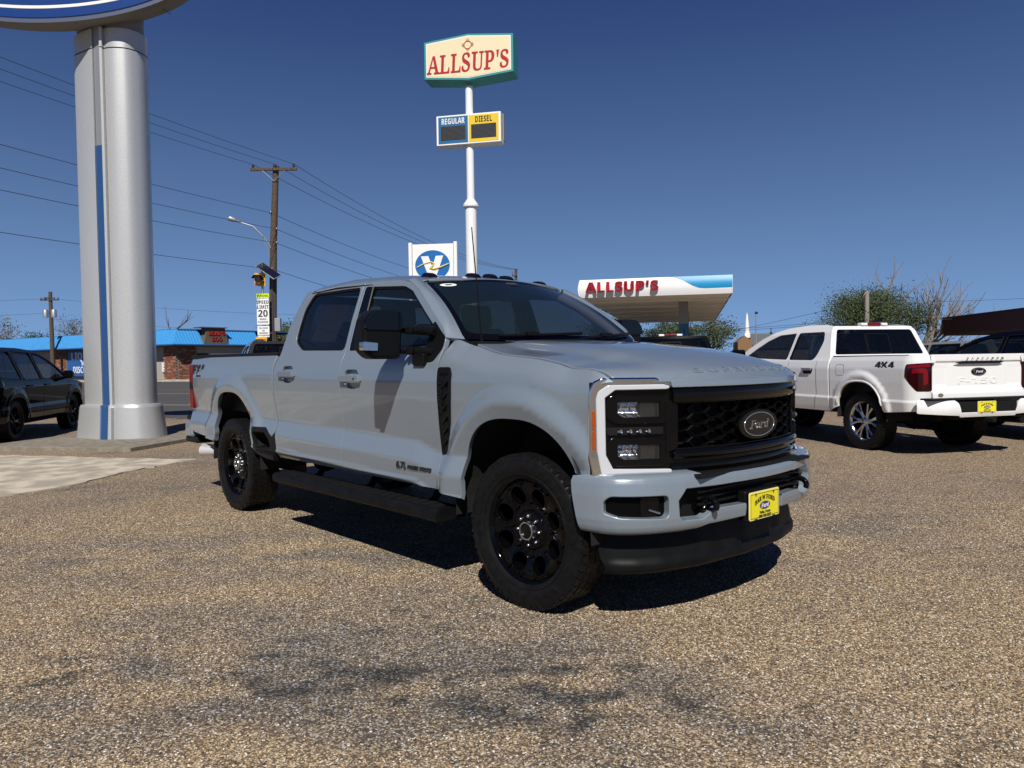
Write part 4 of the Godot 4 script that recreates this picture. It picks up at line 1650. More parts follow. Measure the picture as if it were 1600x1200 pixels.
	var dam := func(u, v):
		var a := absf(u)
		return Vector3(soft(ds, dx, a, 0.03) + soft(dy, dd, v, 0.006), v, (soft(ds, dz, a, 0.03) if a > 0.03 else a) * signf(u) * (1.0 + (0.5 - v) * 0.04))
	s = Sh.new()
	var dl: float = ds[ds.size() - 1]
	s.sheet(pv([-dl, .53, -dl + 0.05, .285, dl - 0.05, .285, dl, .53]), [], 0.04, 0.012, dam, -1.0, 0.03, 0.004)
	part("air_dam", s, M.dam_black, hero)
	# --- fender vents ---
	s = Sh.new()
	var vo := pv([-.722, 1.345, -.612, 1.345, -.588, 1.318, -.598, 1.16, -.622, 1.0, -.690, .806, -.735, .806])
	s.sheet(rounded(vo, 0.012, 2), [], 0.02, 0.03, func(x, y): return Vector3(x, y, (fender_point(x, y).z if x > -0.735 else side_z(x, y)) + 0.010 - 0.006 * smoothstep(0.010, 0.02, minf(x + 0.728, lerpf(-0.60, -0.64, clampf((1.3 - y) / 0.5, 0, 1)) - x))), 1.0, 0.02, 0.003)
	var vents := both("fender_vent", s, M.satin_black, hero)
	for k in 2:
		for q in 6:
			var b := Sh.new()
			var y := 1.24 - q * 0.072
			b.box(Vector3(0.05, 0.010, 0.012), Transform3D(Basis(Vector3.BACK, 0.7), Vector3(-0.638 - (1.24 - y) * 0.12, y, side_z(-0.65, y) + 0.010)), 0.002)
			part("vent_fin", b if k == 0 else b.mirrored(), M.gloss_black, vents[k])
		var b := Sh.new()
		b.box(Vector3(0.075, 0.012, 0.006), at(Vector3(-0.655, 1.306, side_z(-0.65, 1.306) + 0.009)), 0.002)
		part("vent_bar", b if k == 0 else b.mirrored(), M.gloss_black, vents[k])
		var w := Sh.new()
		var zt := side_z(-0.69, 1.15) + 0.012
		text(w, "LARIAT", 0.034, Transform3D(Basis(Vector3(0, 1, 0), Vector3(-1, 0, 0), Vector3.BACK), Vector3(-0.692, 1.165, zt)), 0.004, font_sans, 1.25)
		part("vent_lettering", w if k == 0 else w, M.trim_black, vents[k])
		if k == 1:
			vents[k].get_node("vent_lettering").position.z = -2.0 * zt
	# --- engine badge on the door foot ---
	s = Sh.new()
	text(s, "6.7L", 0.044, Transform3D(Basis(), Vector3(-1.155, 0.700, side_z(-1.1, 0.70) + 0.004)), 0.006, font_sans, 1.0, 0.15)
	text(s, "POWER STROKE", 0.026, Transform3D(Basis(), Vector3(-0.945, 0.694, side_z(-0.95, 0.694) + 0.004)), 0.006, font_sans, 1.0, 0.15)
	part("engine_badge", s, M.ink_black, hero)
	# --- towing mirrors ---
	var hx := -1.06
	s = Sh.new()
	var face := rounded(pv([-0.148, -0.09, -0.08, -0.150, 0.135, -0.150, 0.15, 0.09, 0.135, 0.155, -0.07, 0.160, -0.135, 0.09]), 0.035, 4)
	# prism looks along +x: local x runs to -z
	s.prism(face, 0.115, Transform3D(Basis(Vector3(0, 0, -1), Vector3.UP, Vector3.RIGHT), Vector3(hx + 0.06, 1.552, 1.205)), 0.028)
	var heads := both("towing_mirror", s, M.satin_black, hero)
	var cap := Sh.new()
	cap.prism(rounded(pv([-0.138, 0.03, 0.128, 0.028, 0.142, 0.085, 0.128, 0.146, -0.066, 0.150, -0.128, 0.085]), 0.03, 3), 0.03, Transform3D(Basis(Vector3(0, 0, -1), Vector3.UP, Vector3.RIGHT), Vector3(hx + 0.068, 1.556, 1.205)), 0.022)
	var lamp := Sh.new()
	lamp.prism(rounded(pv([-0.155, -0.095, -0.055, -0.098, -0.052, -0.050, -0.155, -0.042]), 0.006, 2), 0.05, Transform3D(Basis(Vector3(0, 0, -1), Vector3.UP, Vector3.RIGHT), Vector3(hx + 0.070, 1.552, 1.205)), 0.010)
	var arm_list := []
	for y in [1.585, 1.452]:
		var arms := Sh.new()
		arm_list.append(arms)
		arms.tube(PackedVector3Array([Vector3(hx, y, 1.10), Vector3(hx + 0.01, y, 1.01), Vector3(hx + 0.015, y, 0.98)]), [0.018], 8)
		arms.box(Vector3(0.06, 0.05, 0.10), Transform3D(Basis(Vector3.UP, 0.35), Vector3(hx + 0.05, y, 0.985)), 0.01)
		arms.tube(PackedVector3Array([Vector3(hx + 0.06, y, 0.98), Vector3(-0.90, y - 0.005, 0.955), Vector3(-0.84, y - 0.01, 0.935)]), [0.026, 0.03], 8)
	arm_list[1].box(Vector3(0.13, 0.08, 0.045), Transform3D(Basis(), Vector3(-0.93, 1.395, 0.985)), 0.02)
	var sail := Sh.new()
	sail.sheet(rounded(pv([-0.98, 1.37, -0.80, 1.385, -0.752, 1.46, -0.748, 1.535, -0.80, 1.567, -0.905, 1.645, -0.93, 1.50]), 0.02, 2), [], 0.04, 0.04, func(x, y): return Vector3(x, y, side_z(x, y) + 0.004), 1.0, 0.02, 0.005)
	var glass := Sh.new()
	glass.prism(rounded(rect(-0.12, -0.13, 0.12, 0.14), 0.03, 3), 0.006, Transform3D(Basis(Vector3(0, 0, 1), Vector3.UP, Vector3.LEFT), Vector3(hx - 0.058, 1.552, 1.205)), 0.001)
	for k in 2:
		part("mirror_cap", cap if k == 0 else cap.mirrored(), M.gloss_black, heads[k])
		part("clearance_lamp", lamp if k == 0 else lamp.mirrored(), M.satin_chrome, heads[k])
		for arms in arm_list:
			part("mirror_arm", arms if k == 0 else arms.mirrored(), M.satin_black, heads[k])
		part("mirror_mount", sail if k == 0 else sail.mirrored(), M.satin_black, heads[k])
		part("mirror_glass", glass if k == 0 else glass.mirrored(), M.chrome, heads[k])


func hero_rear(P: Material):
	var fs := func(x, y): return Vector3(x, y, side_z(x, y))
	# --- bed sides ---
	var bo := pv([-3.125, 1.452, -3.125, .80, -3.16, .76, -3.30, .832, -3.545, .832, -3.58, .80, -3.56, .60])
	var ar := arch(-4.03, 0.445, 0.655, 0.66, 0.62, 2.9)
	ar.reverse()
	bo.append_array(ar)
	bo.append_array(pv([-4.50, .645, -5.10, .685, -5.215, .72, -5.215, .925, -5.10, .93, -5.055, 1.385, -5.19, 1.395, -5.205, 1.462]))
	var s := Sh.new()
	s.sheet(bo, [], 0.05, 0.02, fs, 1.0, 0.04, 0.005)
	var beds := both("bed_side", s, P, hero)
	var tl := Sh.new()
	tl.sheet(rounded(pv([-5.105, .936, -5.225, .936, -5.30, .95, -5.30, 1.37, -5.225, 1.388, -5.063, 1.379]), 0.01, 2), [], 0.03, 0.04, func(x, y): return Vector3(x, y, side_z(x, 1.1) + 0.006 - 0.55 * pow(maxf(0.0, -5.20 - x), 1.2)), 1.0, 0.03, 0.005)
	var tails := both("tail_lamp", tl, M.red_lens, hero)
	for k in 2:
		var b := Sh.new()
		b.sheet(pv([-5.085, 1.13, -5.295, 1.13, -5.295, 1.20, -5.075, 1.20]), [], 0.03, 0.04, func(x, y): return Vector3(x, y, side_z(x, 1.1) + 0.008 - 0.55 * pow(maxf(0.0, -5.20 - x), 1.2)), 1.0, 0.0)
		part("reversing_lens", b if k == 0 else b.mirrored(), M.smoke_lens, tails[k])
	var cap := Sh.new()
	cap.box(Vector3(2.10, 0.028, 0.085), at(Vector3(-4.165, 1.468, 0.905)), 0.008)
	both("bed_rail_cap", cap, M.trim_black, hero)
	var fx := Sh.new()
	text(fx, "FX4", 0.095, Transform3D(Basis(), Vector3(-4.90, 1.335, side_z(-4.95, 1.335) + 0.004)), 0.006, font_sans, 1.5, 0.12)
	text(fx, "OFF ROAD", 0.018, Transform3D(Basis(), Vector3(-4.88, 1.268, side_z(-4.95, 1.268) + 0.004)), 0.005, font_sans, 1.1, 0.12)
	part("off_road_badge", fx, M.ink_black, hero)
	# --- step recess in the foot of the bed ---
	var rc := Sh.new()
	rc.sheet(rounded(pv([-3.59, .60, -3.575, .825, -3.535, .845, -3.29, .845, -3.16, .775, -3.10, .77, -3.10, .58]), 0.02, 2), [rounded(pv([-3.545, .64, -3.535, .79, -3.33, .79, -3.24, .72, -3.22, .64]), 0.025, 3)], 0.04, 0.04, func(x, y): return Vector3(x, y, side_z(x, y) - 0.006), 1.0, 0.10, 0.006)
	both("step_recess", rc, M.trim_black, hero)
	var rb := Sh.new()
	rb.box(Vector3(0.5, 0.34, 0.02), at(Vector3(-3.36, 0.72, 0.86)), 0.0)
	both("step_recess_back", rb, M.pit_black, hero)
	var stp := Sh.new()
	stp.tube(PackedVector3Array([Vector3(-3.56, 0.60, 0.93), Vector3(-3.30, 0.585, 0.95), Vector3(-3.16, 0.575, 0.95)]), [0.04, 0.045, 0.035], 10)
	both("bed_step", stp, M.satin_black, hero)
	# --- bed inside, tailgate, rear bumper ---
	s = Sh.new()
	s.box(Vector3(2.1, 0.03, 1.62), at(Vector3(-4.165, 0.93, 0)))
	for z in [-0.84, 0.84]:
		s.box(Vector3(2.1, 0.52, 0.03), at(Vector3(-4.165, 1.19, z)))
	s.box(Vector3(0.03, 0.53, 1.70), at(Vector3(-3.13, 1.19, 0)))
	part("bed_liner", s, M.trim_black, hero)
	s = Sh.new()
	s.box(Vector3(0.09, 0.56, 1.68), at(Vector3(-5.24, 1.185, 0)), 0.015)
	part("tailgate", s, P, hero)
	s = Sh.new()
	s.box(Vector3(0.20, 0.19, 1.90), at(Vector3(-5.36, 0.70, 0)), 0.03)
	var rbm := part("rear_bumper", s, P, hero)
	s = Sh.new()
	s.box(Vector3(0.20, 0.045, 1.84), at(Vector3(-5.37, 0.815, 0)), 0.012)
	s.box(Vector3(0.34, 0.07, 1.86), at(Vector3(-5.33, 0.585, 0)), 0.02)
	part("bumper_step_pad", s, M.trim_black, rbm)
	s = Sh.new()
	for q in [0.0, 0.15]:
		var tip := Transform3D(Basis(Vector3.UP, -PI / 2 + 0.60), Vector3(-4.955 + q, 0.505, 0.88 + q * 0.45))
		s.lathe(PackedVector2Array([Vector2(0.046, -0.20), Vector2(0.050, 0.0), Vector2(0.056, 0.06), Vector2(0.052, 0.064), Vector2(0.046, 0.05), Vector2(0.044, -0.15)]), 24, tip)
	part("exhaust_tip", s, M.tip_steel, hero)
	# --- back of the cab ---
	s = Sh.new()
	s.sheet(pv([-0.90, .60, .90, .60, .91, 1.46, .745, 1.96, -.745, 1.96, -.91, 1.46]), [rounded(pv([-.74, 1.50, .74, 1.50, .66, 1.90, -.66, 1.90]), 0.05, 3)], 0.1, 0.1, func(z, y): return Vector3(-3.06 + maxf(0.0, y - 1.46) * 0.27, y, z), 1.0, 0.02)
	part("cab_back", s, P, hero)
	s = Sh.new()
	s.sheet(rounded(pv([-.75, 1.49, .75, 1.49, .67, 1.91, -.67, 1.91]), 0.05, 3), [], 0.1, 0.1, func(z, y): return Vector3(-3.045 + maxf(0.0, y - 1.46) * 0.27, y, z), 1.0, 0.0)
	part("rear_glass", s, M.light_tint, hero)
	# --- running boards ---
	s = Sh.new()
	var sec := rounded(pv([0.86, 0.472, 1.00, 0.484, 1.07, 0.480, 1.092, 0.462, 1.092, 0.418, 1.074, 0.402, 0.86, 0.412]), 0.005, 1)
	s.prism(sec, 2.30, Transform3D(Basis(Vector3.BACK, Vector3.UP, Vector3.LEFT), Vector3(-2.94, 0, 0)), 0.02)
	var rbx := both("running_board", s, M.dam_black, hero)
	var pad := Sh.new()
	for k in 22:
		pad.box(Vector3(0.07, 0.008, 0.10), Transform3D(Basis(Vector3.RIGHT, 0.06), Vector3(-2.85 + k * 0.1, 0.4835, 0.99)), 0.002)
	for k in 2:
		part("tread_pad", pad if k == 0 else pad.mirrored(), M.matte_black, rbx[k])
		for x in [-2.6, -1.8, -1.0]:
			var br := Sh.new()
			var zz := 1.0 if k == 0 else -1.0
			br.tube(PackedVector3Array([Vector3(x, 0.56, 0.78 * zz), Vector3(x, 0.47, 0.84 * zz), Vector3(x, 0.43, 0.95 * zz)]), [0.025], 6)
			part("board_bracket", br, M.matte_black, rbx[k])
	# --- wheels ---
	put_wheels(hero, make_wheel("black", 0.433, 0.275), [[0.0, 0.433, 0.835, 0.06], [-4.064, 0.433, 0.835, 0.0], [0.0, 0.433, -0.835, 0.06], [-4.064, 0.433, -0.835, 0.0]])
	# --- wheel houses and running gear ---
	for cx in [-0.045, -4.03]:
		var wh := Sh.new()
		var pa := PackedVector3Array()
		for k in 21:
			var t := PI * k / 20.0
			pa.append(Vector3(cx + cos(t) * 0.56, 0.44 + sin(t) * 0.70, 0))
		for k in 20:
			wh.quad(pa[k] + Vector3(0, 0, 0.965), pa[k + 1] + Vector3(0, 0, 0.965), pa[k + 1] + Vector3(0, 0, 0.52), pa[k] + Vector3(0, 0, 0.52), Vector3(cx, 0.44, 0) - pa[k])
		wh.quad(Vector3(cx - 0.56, 0.35, 0.52), Vector3(cx + 0.56, 0.35, 0.52), Vector3(cx + 0.56, 1.2, 0.52), Vector3(cx - 0.56, 1.2, 0.52), Vector3.BACK)
		both("wheel_house", wh, M.pit_black, hero)
	s = Sh.new()
	for z in [-0.43, 0.43]:
		s.box(Vector3(5.9, 0.17, 0.09), at(Vector3(-2.25, 0.62, z)), 0.01)
	s.tube(PackedVector3Array([Vector3(0, 0.40, -0.72), Vector3(0, 0.40, 0.72)]), [0.055], 10)
	s.tube(PackedVector3Array([Vector3(-4.064, 0.433, -0.72), Vector3(-4.064, 0.433, 0.72)]), [0.065], 10)
	s.lathe(PackedVector2Array([Vector2(0.0001, 0.16), Vector2(0.13, 0.12), Vector2(0.17, 0.0), Vector2(0.13, -0.12), Vector2(0.0001, -0.16)]), 16, Transform3D(Basis(Vector3.UP, PI / 2), Vector3(-4.064, 0.433, 0)))
	s.tube(PackedVector3Array([Vector3(-4.0, 0.45, 0), Vector3(-1.6, 0.52, 0.05)]), [0.05], 8)
	s.box(Vector3(0.9, 0.28, 0.5), at(Vector3(-1.5, 0.56, 0.1)), 0.06)
	s.box(Vector3(1.2, 0.30, 0.42), at(Vector3(-2.6, 0.55, -0.62)), 0.05)
	s.box(Vector3(0.8, 0.5, 1.1), at(Vector3(0.2, 0.75, 0)), 0.05)
	s.box(Vector3(2.2, 0.06, 1.70), at(Vector3(-1.95, 0.60, 0)), 0.01)
	for z in [-0.52, 0.52]:
		s.box(Vector3(1.5, 0.06, 0.075), at(Vector3(-4.05, 0.53, z)), 0.005)
		s.tube(PackedVector3Array([Vector3(-3.9, 0.50, z * 0.8), Vector3(-3.75, 0.85, z * 0.7)]), [0.035], 8)
		s.tube(PackedVector3Array([Vector3(0.12, 0.42, z), Vector3(0.10, 0.85, z * 0.9)]), [0.04], 8)
	s.box(Vector3(0.10, 0.62, 1.3), at(Vector3(0.60, 0.85, 0)), 0.01)
	part("chassis", s, M.matte_black, hero)


func hero_inside():
	var s := Sh.new()
	s.box(Vector3(0.42, 0.34, 1.62), Transform3D(Basis(Vector3.BACK, 0.10), Vector3(-0.86, 1.32, 0)), 0.10)
	s.box(Vector3(0.30, 0.10, 0.40), at(Vector3(-0.92, 1.47, -0.38)), 0.05)
	part("dashboard", s, M.cabin_dark, hero)
	s = Sh.new()
	for z in [-0.40, 0.40]:
		s.box(Vector3(0.54, 0.20, 0.54), at(Vector3(-1.62, 0.98, z)), 0.07)
		s.box(Vector3(0.17, 0.68, 0.52), Transform3D(Basis(Vector3.BACK, 0.22), Vector3(-1.97, 1.32, z)), 0.07)
		s.box(Vector3(0.11, 0.20, 0.29), Transform3D(Basis(Vector3.BACK, 0.15), Vector3(-2.06, 1.76, z)), 0.05)
		s.tube(PackedVector3Array([Vector3(-2.04, 1.60, z), Vector3(-2.05, 1.72, z)]), [0.025], 6)
	part("front_seats", s, M.seat_leather, hero)
	s = Sh.new()
	s.box(Vector3(0.52, 0.20, 1.45), at(Vector3(-2.55, 1.0, 0)), 0.07)
	s.box(Vector3(0.16, 0.62, 1.45), Transform3D(Basis(Vector3.BACK, 0.16), Vector3(-2.86, 1.30, 0)), 0.06)
	for z in [-0.48, 0.48]:
		s.box(Vector3(0.10, 0.16, 0.26), Transform3D(Basis(Vector3.BACK, 0.1), Vector3(-2.90, 1.66, z)), 0.04)
	part("rear_bench", s, M.seat_leather, hero)
	s = Sh.new()
	var ring := PackedVector3Array()
	var b := Basis(Vector3.BACK, 0.45)
	for k in 33:
		var a := TAU * k / 32.0
		ring.append(Vector3(-1.14, 1.38, -0.40) + b * Vector3(0, sin(a) * 0.19, cos(a) * 0.19))
	s.tube(ring, [0.017], 8, false)
	s.box(Vector3(0.05, 0.10, 0.14), Transform3D(b, Vector3(-1.13, 1.37, -0.40)), 0.02)
	s.box(Vector3(0.03, 0.03, 0.36), Transform3D(b, Vector3(-1.13, 1.38, -0.40)), 0.01)
	part("steering_wheel", s, M.cabin_dark, hero)
	s = Sh.new()
	for z in [-0.725, 0.725]:
		s.tube(PackedVector3Array([Vector3(-0.86, 1.60, z * 1.03), Vector3(-1.02, 1.71, z * 0.97), Vector3(-1.18, 1.82, z * 0.92)]), [0.018], 6)
	part("grab_handle", s, M.cabin_grey, hero)
	s = Sh.new()
	for sg: float in [-1.0, 1.0]:
		var pp := PackedVector3Array()
		for k in 8:
			pp.append(wind(0.955, k / 7.0) + Vector3(-0.055, -0.03, 0.0))
		for k in 8:
			pp[k].z *= sg
		s.tube(pp, [0.038], 8)
	part("pillar_trim", s, M.cabin_pale, hero)


# ---------------------------------------------------------------- signs, poles, buildings
func facing(p: Vector3, turn: float) -> Transform3D:
	return Transform3D(Basis(Vector3.UP, turn), p)


func super_oval(a: float, b: float, n: float, sides: int) -> PackedVector2Array:
	var r := PackedVector2Array()
	for k in sides:
		var t := TAU * k / sides
		r.append(Vector2(a * signf(cos(t)) * pow(absf(cos(t)), 2.0 / n), b * signf(sin(t)) * pow(absf(sin(t)), 2.0 / n)))
	return r


# rings of (x, z) outlines stacked in y, smooth round the section
func stack(s: Sh, rings: Array):
	var m: int = rings[0][0].size()
	for k in rings.size() - 1:
		var a: PackedVector2Array = rings[k][0]
		var b: PackedVector2Array = rings[k + 1][0]
		for i in m:
			var j := (i + 1) % m
			var h := (i + m - 1) % m
			var g := (j + 1) % m
			var e0 := Vector3((a[i] - a[h]).y, 0, -(a[i] - a[h]).x).normalized()
			var e1 := Vector3((a[j] - a[i]).y, 0, -(a[j] - a[i]).x).normalized()
			var e2 := Vector3((a[g] - a[j]).y, 0, -(a[g] - a[j]).x).normalized()
			var n0 := (e0 + e1).normalized() if e0.dot(e1) > 0.8 else e1
			var n1 := (e1 + e2).normalized() if e1.dot(e2) > 0.8 else e1
			var dy: float = rings[k + 1][1] - rings[k][1]
			var grow := a[i].length() - b[i].length()
			var t := Vector3(0, grow, 0) / maxf(absf(dy), 0.001) * 0.7
			s.squad(Vector3(a[i].x, rings[k][1], a[i].y), Vector3(a[j].x, rings[k][1], a[j].y), Vector3(b[j].x, rings[k + 1][1], b[j].y), Vector3(b[i].x, rings[k + 1][1], b[i].y),
				(n0 + t).normalized(), (n1 + t).normalized(), (n1 + t).normalized(), (n0 + t).normalized())


func street_things():
	pylon()
	pole_signs()
	utility_poles()
	station()
	liquor_store()
	far_buildings()


func pylon():
	var t := 0.20
	var o := thing("dealer_pylon_sign", "tall silver sign column with blue stripe and a big blue oval sign on top", "sign", Vector3(-7.29, 0.07, -14.28))
	# the front of the column looks towards -x slightly: local +z is its face
	var s := Sh.new()
	# a folded front: a narrow facet to the left of the stripe, a broad rounded one to its right
	var plan := pylon_plan(false)
	var slot := pylon_plan(true)
	stack(s, [[slot, 0.58], [slot, 2.2], [slot, 4.0], [slot, 5.6], [slot, 6.98]])
	part("column", s, M.pylon_silver, o)
	s = Sh.new()
	stack(s, [[slot, 7.0], [slot, 7.34]])
	part("column_cap_panel", s, M.pylon_silver, o)
	s = Sh.new()
	stack(s, [[grown(plan, 0.91), 7.30], [grown(plan, 0.91), 7.75]])
	part("neck", s, M.column_grey, o)
	# the stripe lies in the slot, turned half way between the two facets
	var st := Transform3D(Basis(Vector3.UP, -0.34), Vector3(-0.045, 0, 0.390))
	s = Sh.new()
	s.box(Vector3(0.150, 4.68, 0.03), st * at(Vector3(0, 2.92, 0)), 0.003)
	part("blue_stripe", s, M.pylon_blue, o)
	s = Sh.new()
	s.box(Vector3(0.140, 2.08, 0.02), st * at(Vector3(0, 6.31, 0)), 0.003)
	part("bare_stripe_channel", s, M.galvanised, o)
	s = Sh.new()
	s.box(Vector3(0.022, 6.7, 0.05), st * at(Vector3(-0.088, 3.96, 0.012)), 0.006)
	part("stripe_edge", s, M.silver_ring, o)
	s = Sh.new()
	var b0 := grown(plan, 1.25)
	var b1 := grown(plan, 1.15)
	var b2 := grown(plan, 1.11)
	var b3 := grown(plan, 0.99)
	stack(s, [[b0, 0.0], [b1, 0.56], [b2, 0.605], [b3, 0.612]])
	part("base_skirt", s, M.pylon_silver, o)
	var lo := Vector3(-0.050 * 1.25, 0, 0.438 * 1.25)
	var hi := Vector3(-0.050 * 1.15, 0.56, 0.438 * 1.15)
	var dirx := Vector3(0.955, 0, 0.296)
	var outw := Vector3(-0.296, 0.15, 0.955) * 0.012
	for q in [["base_stripe", -0.035, 0.105, M.pylon_blue], ["base_stripe_edge", -0.068, -0.038, M.silver_ring]]:
		s = Sh.new()
		s.quad(lo + dirx * q[1] + outw, lo + dirx * q[2] + outw, hi + dirx * q[2] + outw, hi + dirx * q[1] + outw, Vector3.BACK)
		s.quad(hi + dirx * q[1] + outw, hi + dirx * q[2] + outw, hi * Vector3(0.96, 0, 0.96) + Vector3(0, 0.612, 0) + dirx * q[2] + outw, hi * Vector3(0.96, 0, 0.96) + Vector3(0, 0.612, 0) + dirx * q[1] + outw, Vector3(0, 1, 1))
		part(q[0], s, q[3], o)
	# the oval sign on top, facing the camera's road
	s = Sh.new()
	var sgn := Transform3D(Basis(Vector3.UP, t), o.transform.basis.inverse() * (Vector3(-8.09, 8.46, -13.55) - o.position))
	sgn.basis = o.transform.basis.inverse()
	var ov := oval(0, 0, 2.86, 1.08, 96)
	# a can with a rounded back edge
	var rings := [[1.0, 0.0], [1.012, -0.05], [1.012, -0.14], [0.985, -0.30], [0.93, -0.55], [0.80, -0.70]]
	for k in rings.size() - 1:
		for i in 96:
			var p: Vector2 = ov[i]
			var q: Vector2 = ov[(i + 1) % 96]
			var r0: float = rings[k][0]
			var r1: float = rings[k + 1][0]
			var n0 := Vector3(p.x / (2.86 * 2.86), p.y / (1.08 * 1.08), 0).normalized()
			var n1 := Vector3(q.x / (2.86 * 2.86), q.y / (1.08 * 1.08), 0).normalized()
			var zz := Vector3(0, 0, (r0 - r1) * -1.4)
			s.squad(sgn * Vector3(p.x * r0, p.y * r0, rings[k][1]), sgn * Vector3(q.x * r0, q.y * r0, rings[k][1]), sgn * Vector3(q.x * r1, q.y * r1, rings[k + 1][1]), sgn * Vector3(p.x * r1, p.y * r1, rings[k + 1][1]),
				(sgn.basis * (n0 + zz)).normalized(), (sgn.basis * (n1 + zz)).normalized(), (sgn.basis * (n1 + zz)).normalized(), (sgn.basis * (n0 + zz)).normalized())
	for i in 96:
		s.flat(sgn * Vector3(0, 0, -0.72), sgn * Vector3(ov[i].x * 0.8, ov[i].y * 0.8, -0.70), sgn * Vector3(ov[(i + 1) % 96].x * 0.8, ov[(i + 1) % 96].y * 0.8, -0.70), sgn.basis * Vector3.FORWARD)
	part("oval_can", s, M.pylon_under, o)
	var lay := [["oval_rim", 1.0, M.silver_ring, 0.0], ["oval_face", 0.965, M.sign_blue, 0.02], ["oval_line", 0.90, M.white_print, 0.028], ["oval_centre", 0.875, M.sign_blue, 0.036]]
	for l in lay:
		s = Sh.new()
		s.prism(oval(0, 0, 2.86 * l[1], 1.08 - 2.86 * (1.0 - l[1]) * 0.8, 96), 0.03, sgn * Transform3D(Basis(), Vector3(0, 0, l[3])), 0.004, false)
		part(l[0], s, l[2], o)
	# seams in the can's underside
	for x in [-1.3, 0.55, 2.0]:
		s = Sh.new()
		var pth := PackedVector3Array()
		for k in 8:
			var r0: float = lerpf(1.013, 0.93, k / 7.0)
			var yy := -1.08 * sqrt(maxf(0.0, 1.0 - pow(x / 2.86, 2.0)))
			pth.append(sgn * Vector3(x, yy * r0 - 0.004, -0.06 - 0.49 * k / 7.0))
		s.tube(pth, [0.007], 4)
		part("can_seam", s, M.ink_black, o)
	# the footing it stands on
	s = Sh.new()
	s.box(Vector3(2.9, 0.20, 3.2), Transform3D(Basis(Vector3.UP, -t), Vector3(-7.25, -0.03, -14.15)), 0.012)
	var f := part("concrete_footing", s, M.concrete, self)
	f.name = numbered("concrete_footing_slab")
	tag(f, "low square concrete slab under the silver sign column", "slab")


func pylon_plan(slotted: bool) -> PackedVector2Array:
	var p := pv([-0.66, -0.02, -0.60, -0.22, -0.3, -0.43, 0.3, -0.43, 0.60, -0.22, 0.66, 0.02, 0.63, 0.20, 0.50, 0.39, 0.20, 0.452])
	var r := rounded(p, 0.16, 5)
	# rounded() closes the loop; take it apart between the last and the first corner
	var q := PackedVector2Array()
	for e in r:
		if e.y < 0.05 or e.x > 0.0:
			q.append(e)
	q.append(Vector2(0.08, 0.462))
	q.append(Vector2(0.035, 0.464))
	if slotted:
		q.append(Vector2(0.030, 0.405))
		q.append(Vector2(-0.115, 0.352))
		q.append(Vector2(-0.125, 0.412))
	q.append(Vector2(-0.13, 0.411))
	q.append(Vector2(-0.58, 0.125))
	q.append(Vector2(-0.64, 0.06))
	return q


func grown(p: PackedVector2Array, k: float) -> PackedVector2Array:
	var r := PackedVector2Array()
	for e in p:
		r.append(e * k)
	return r


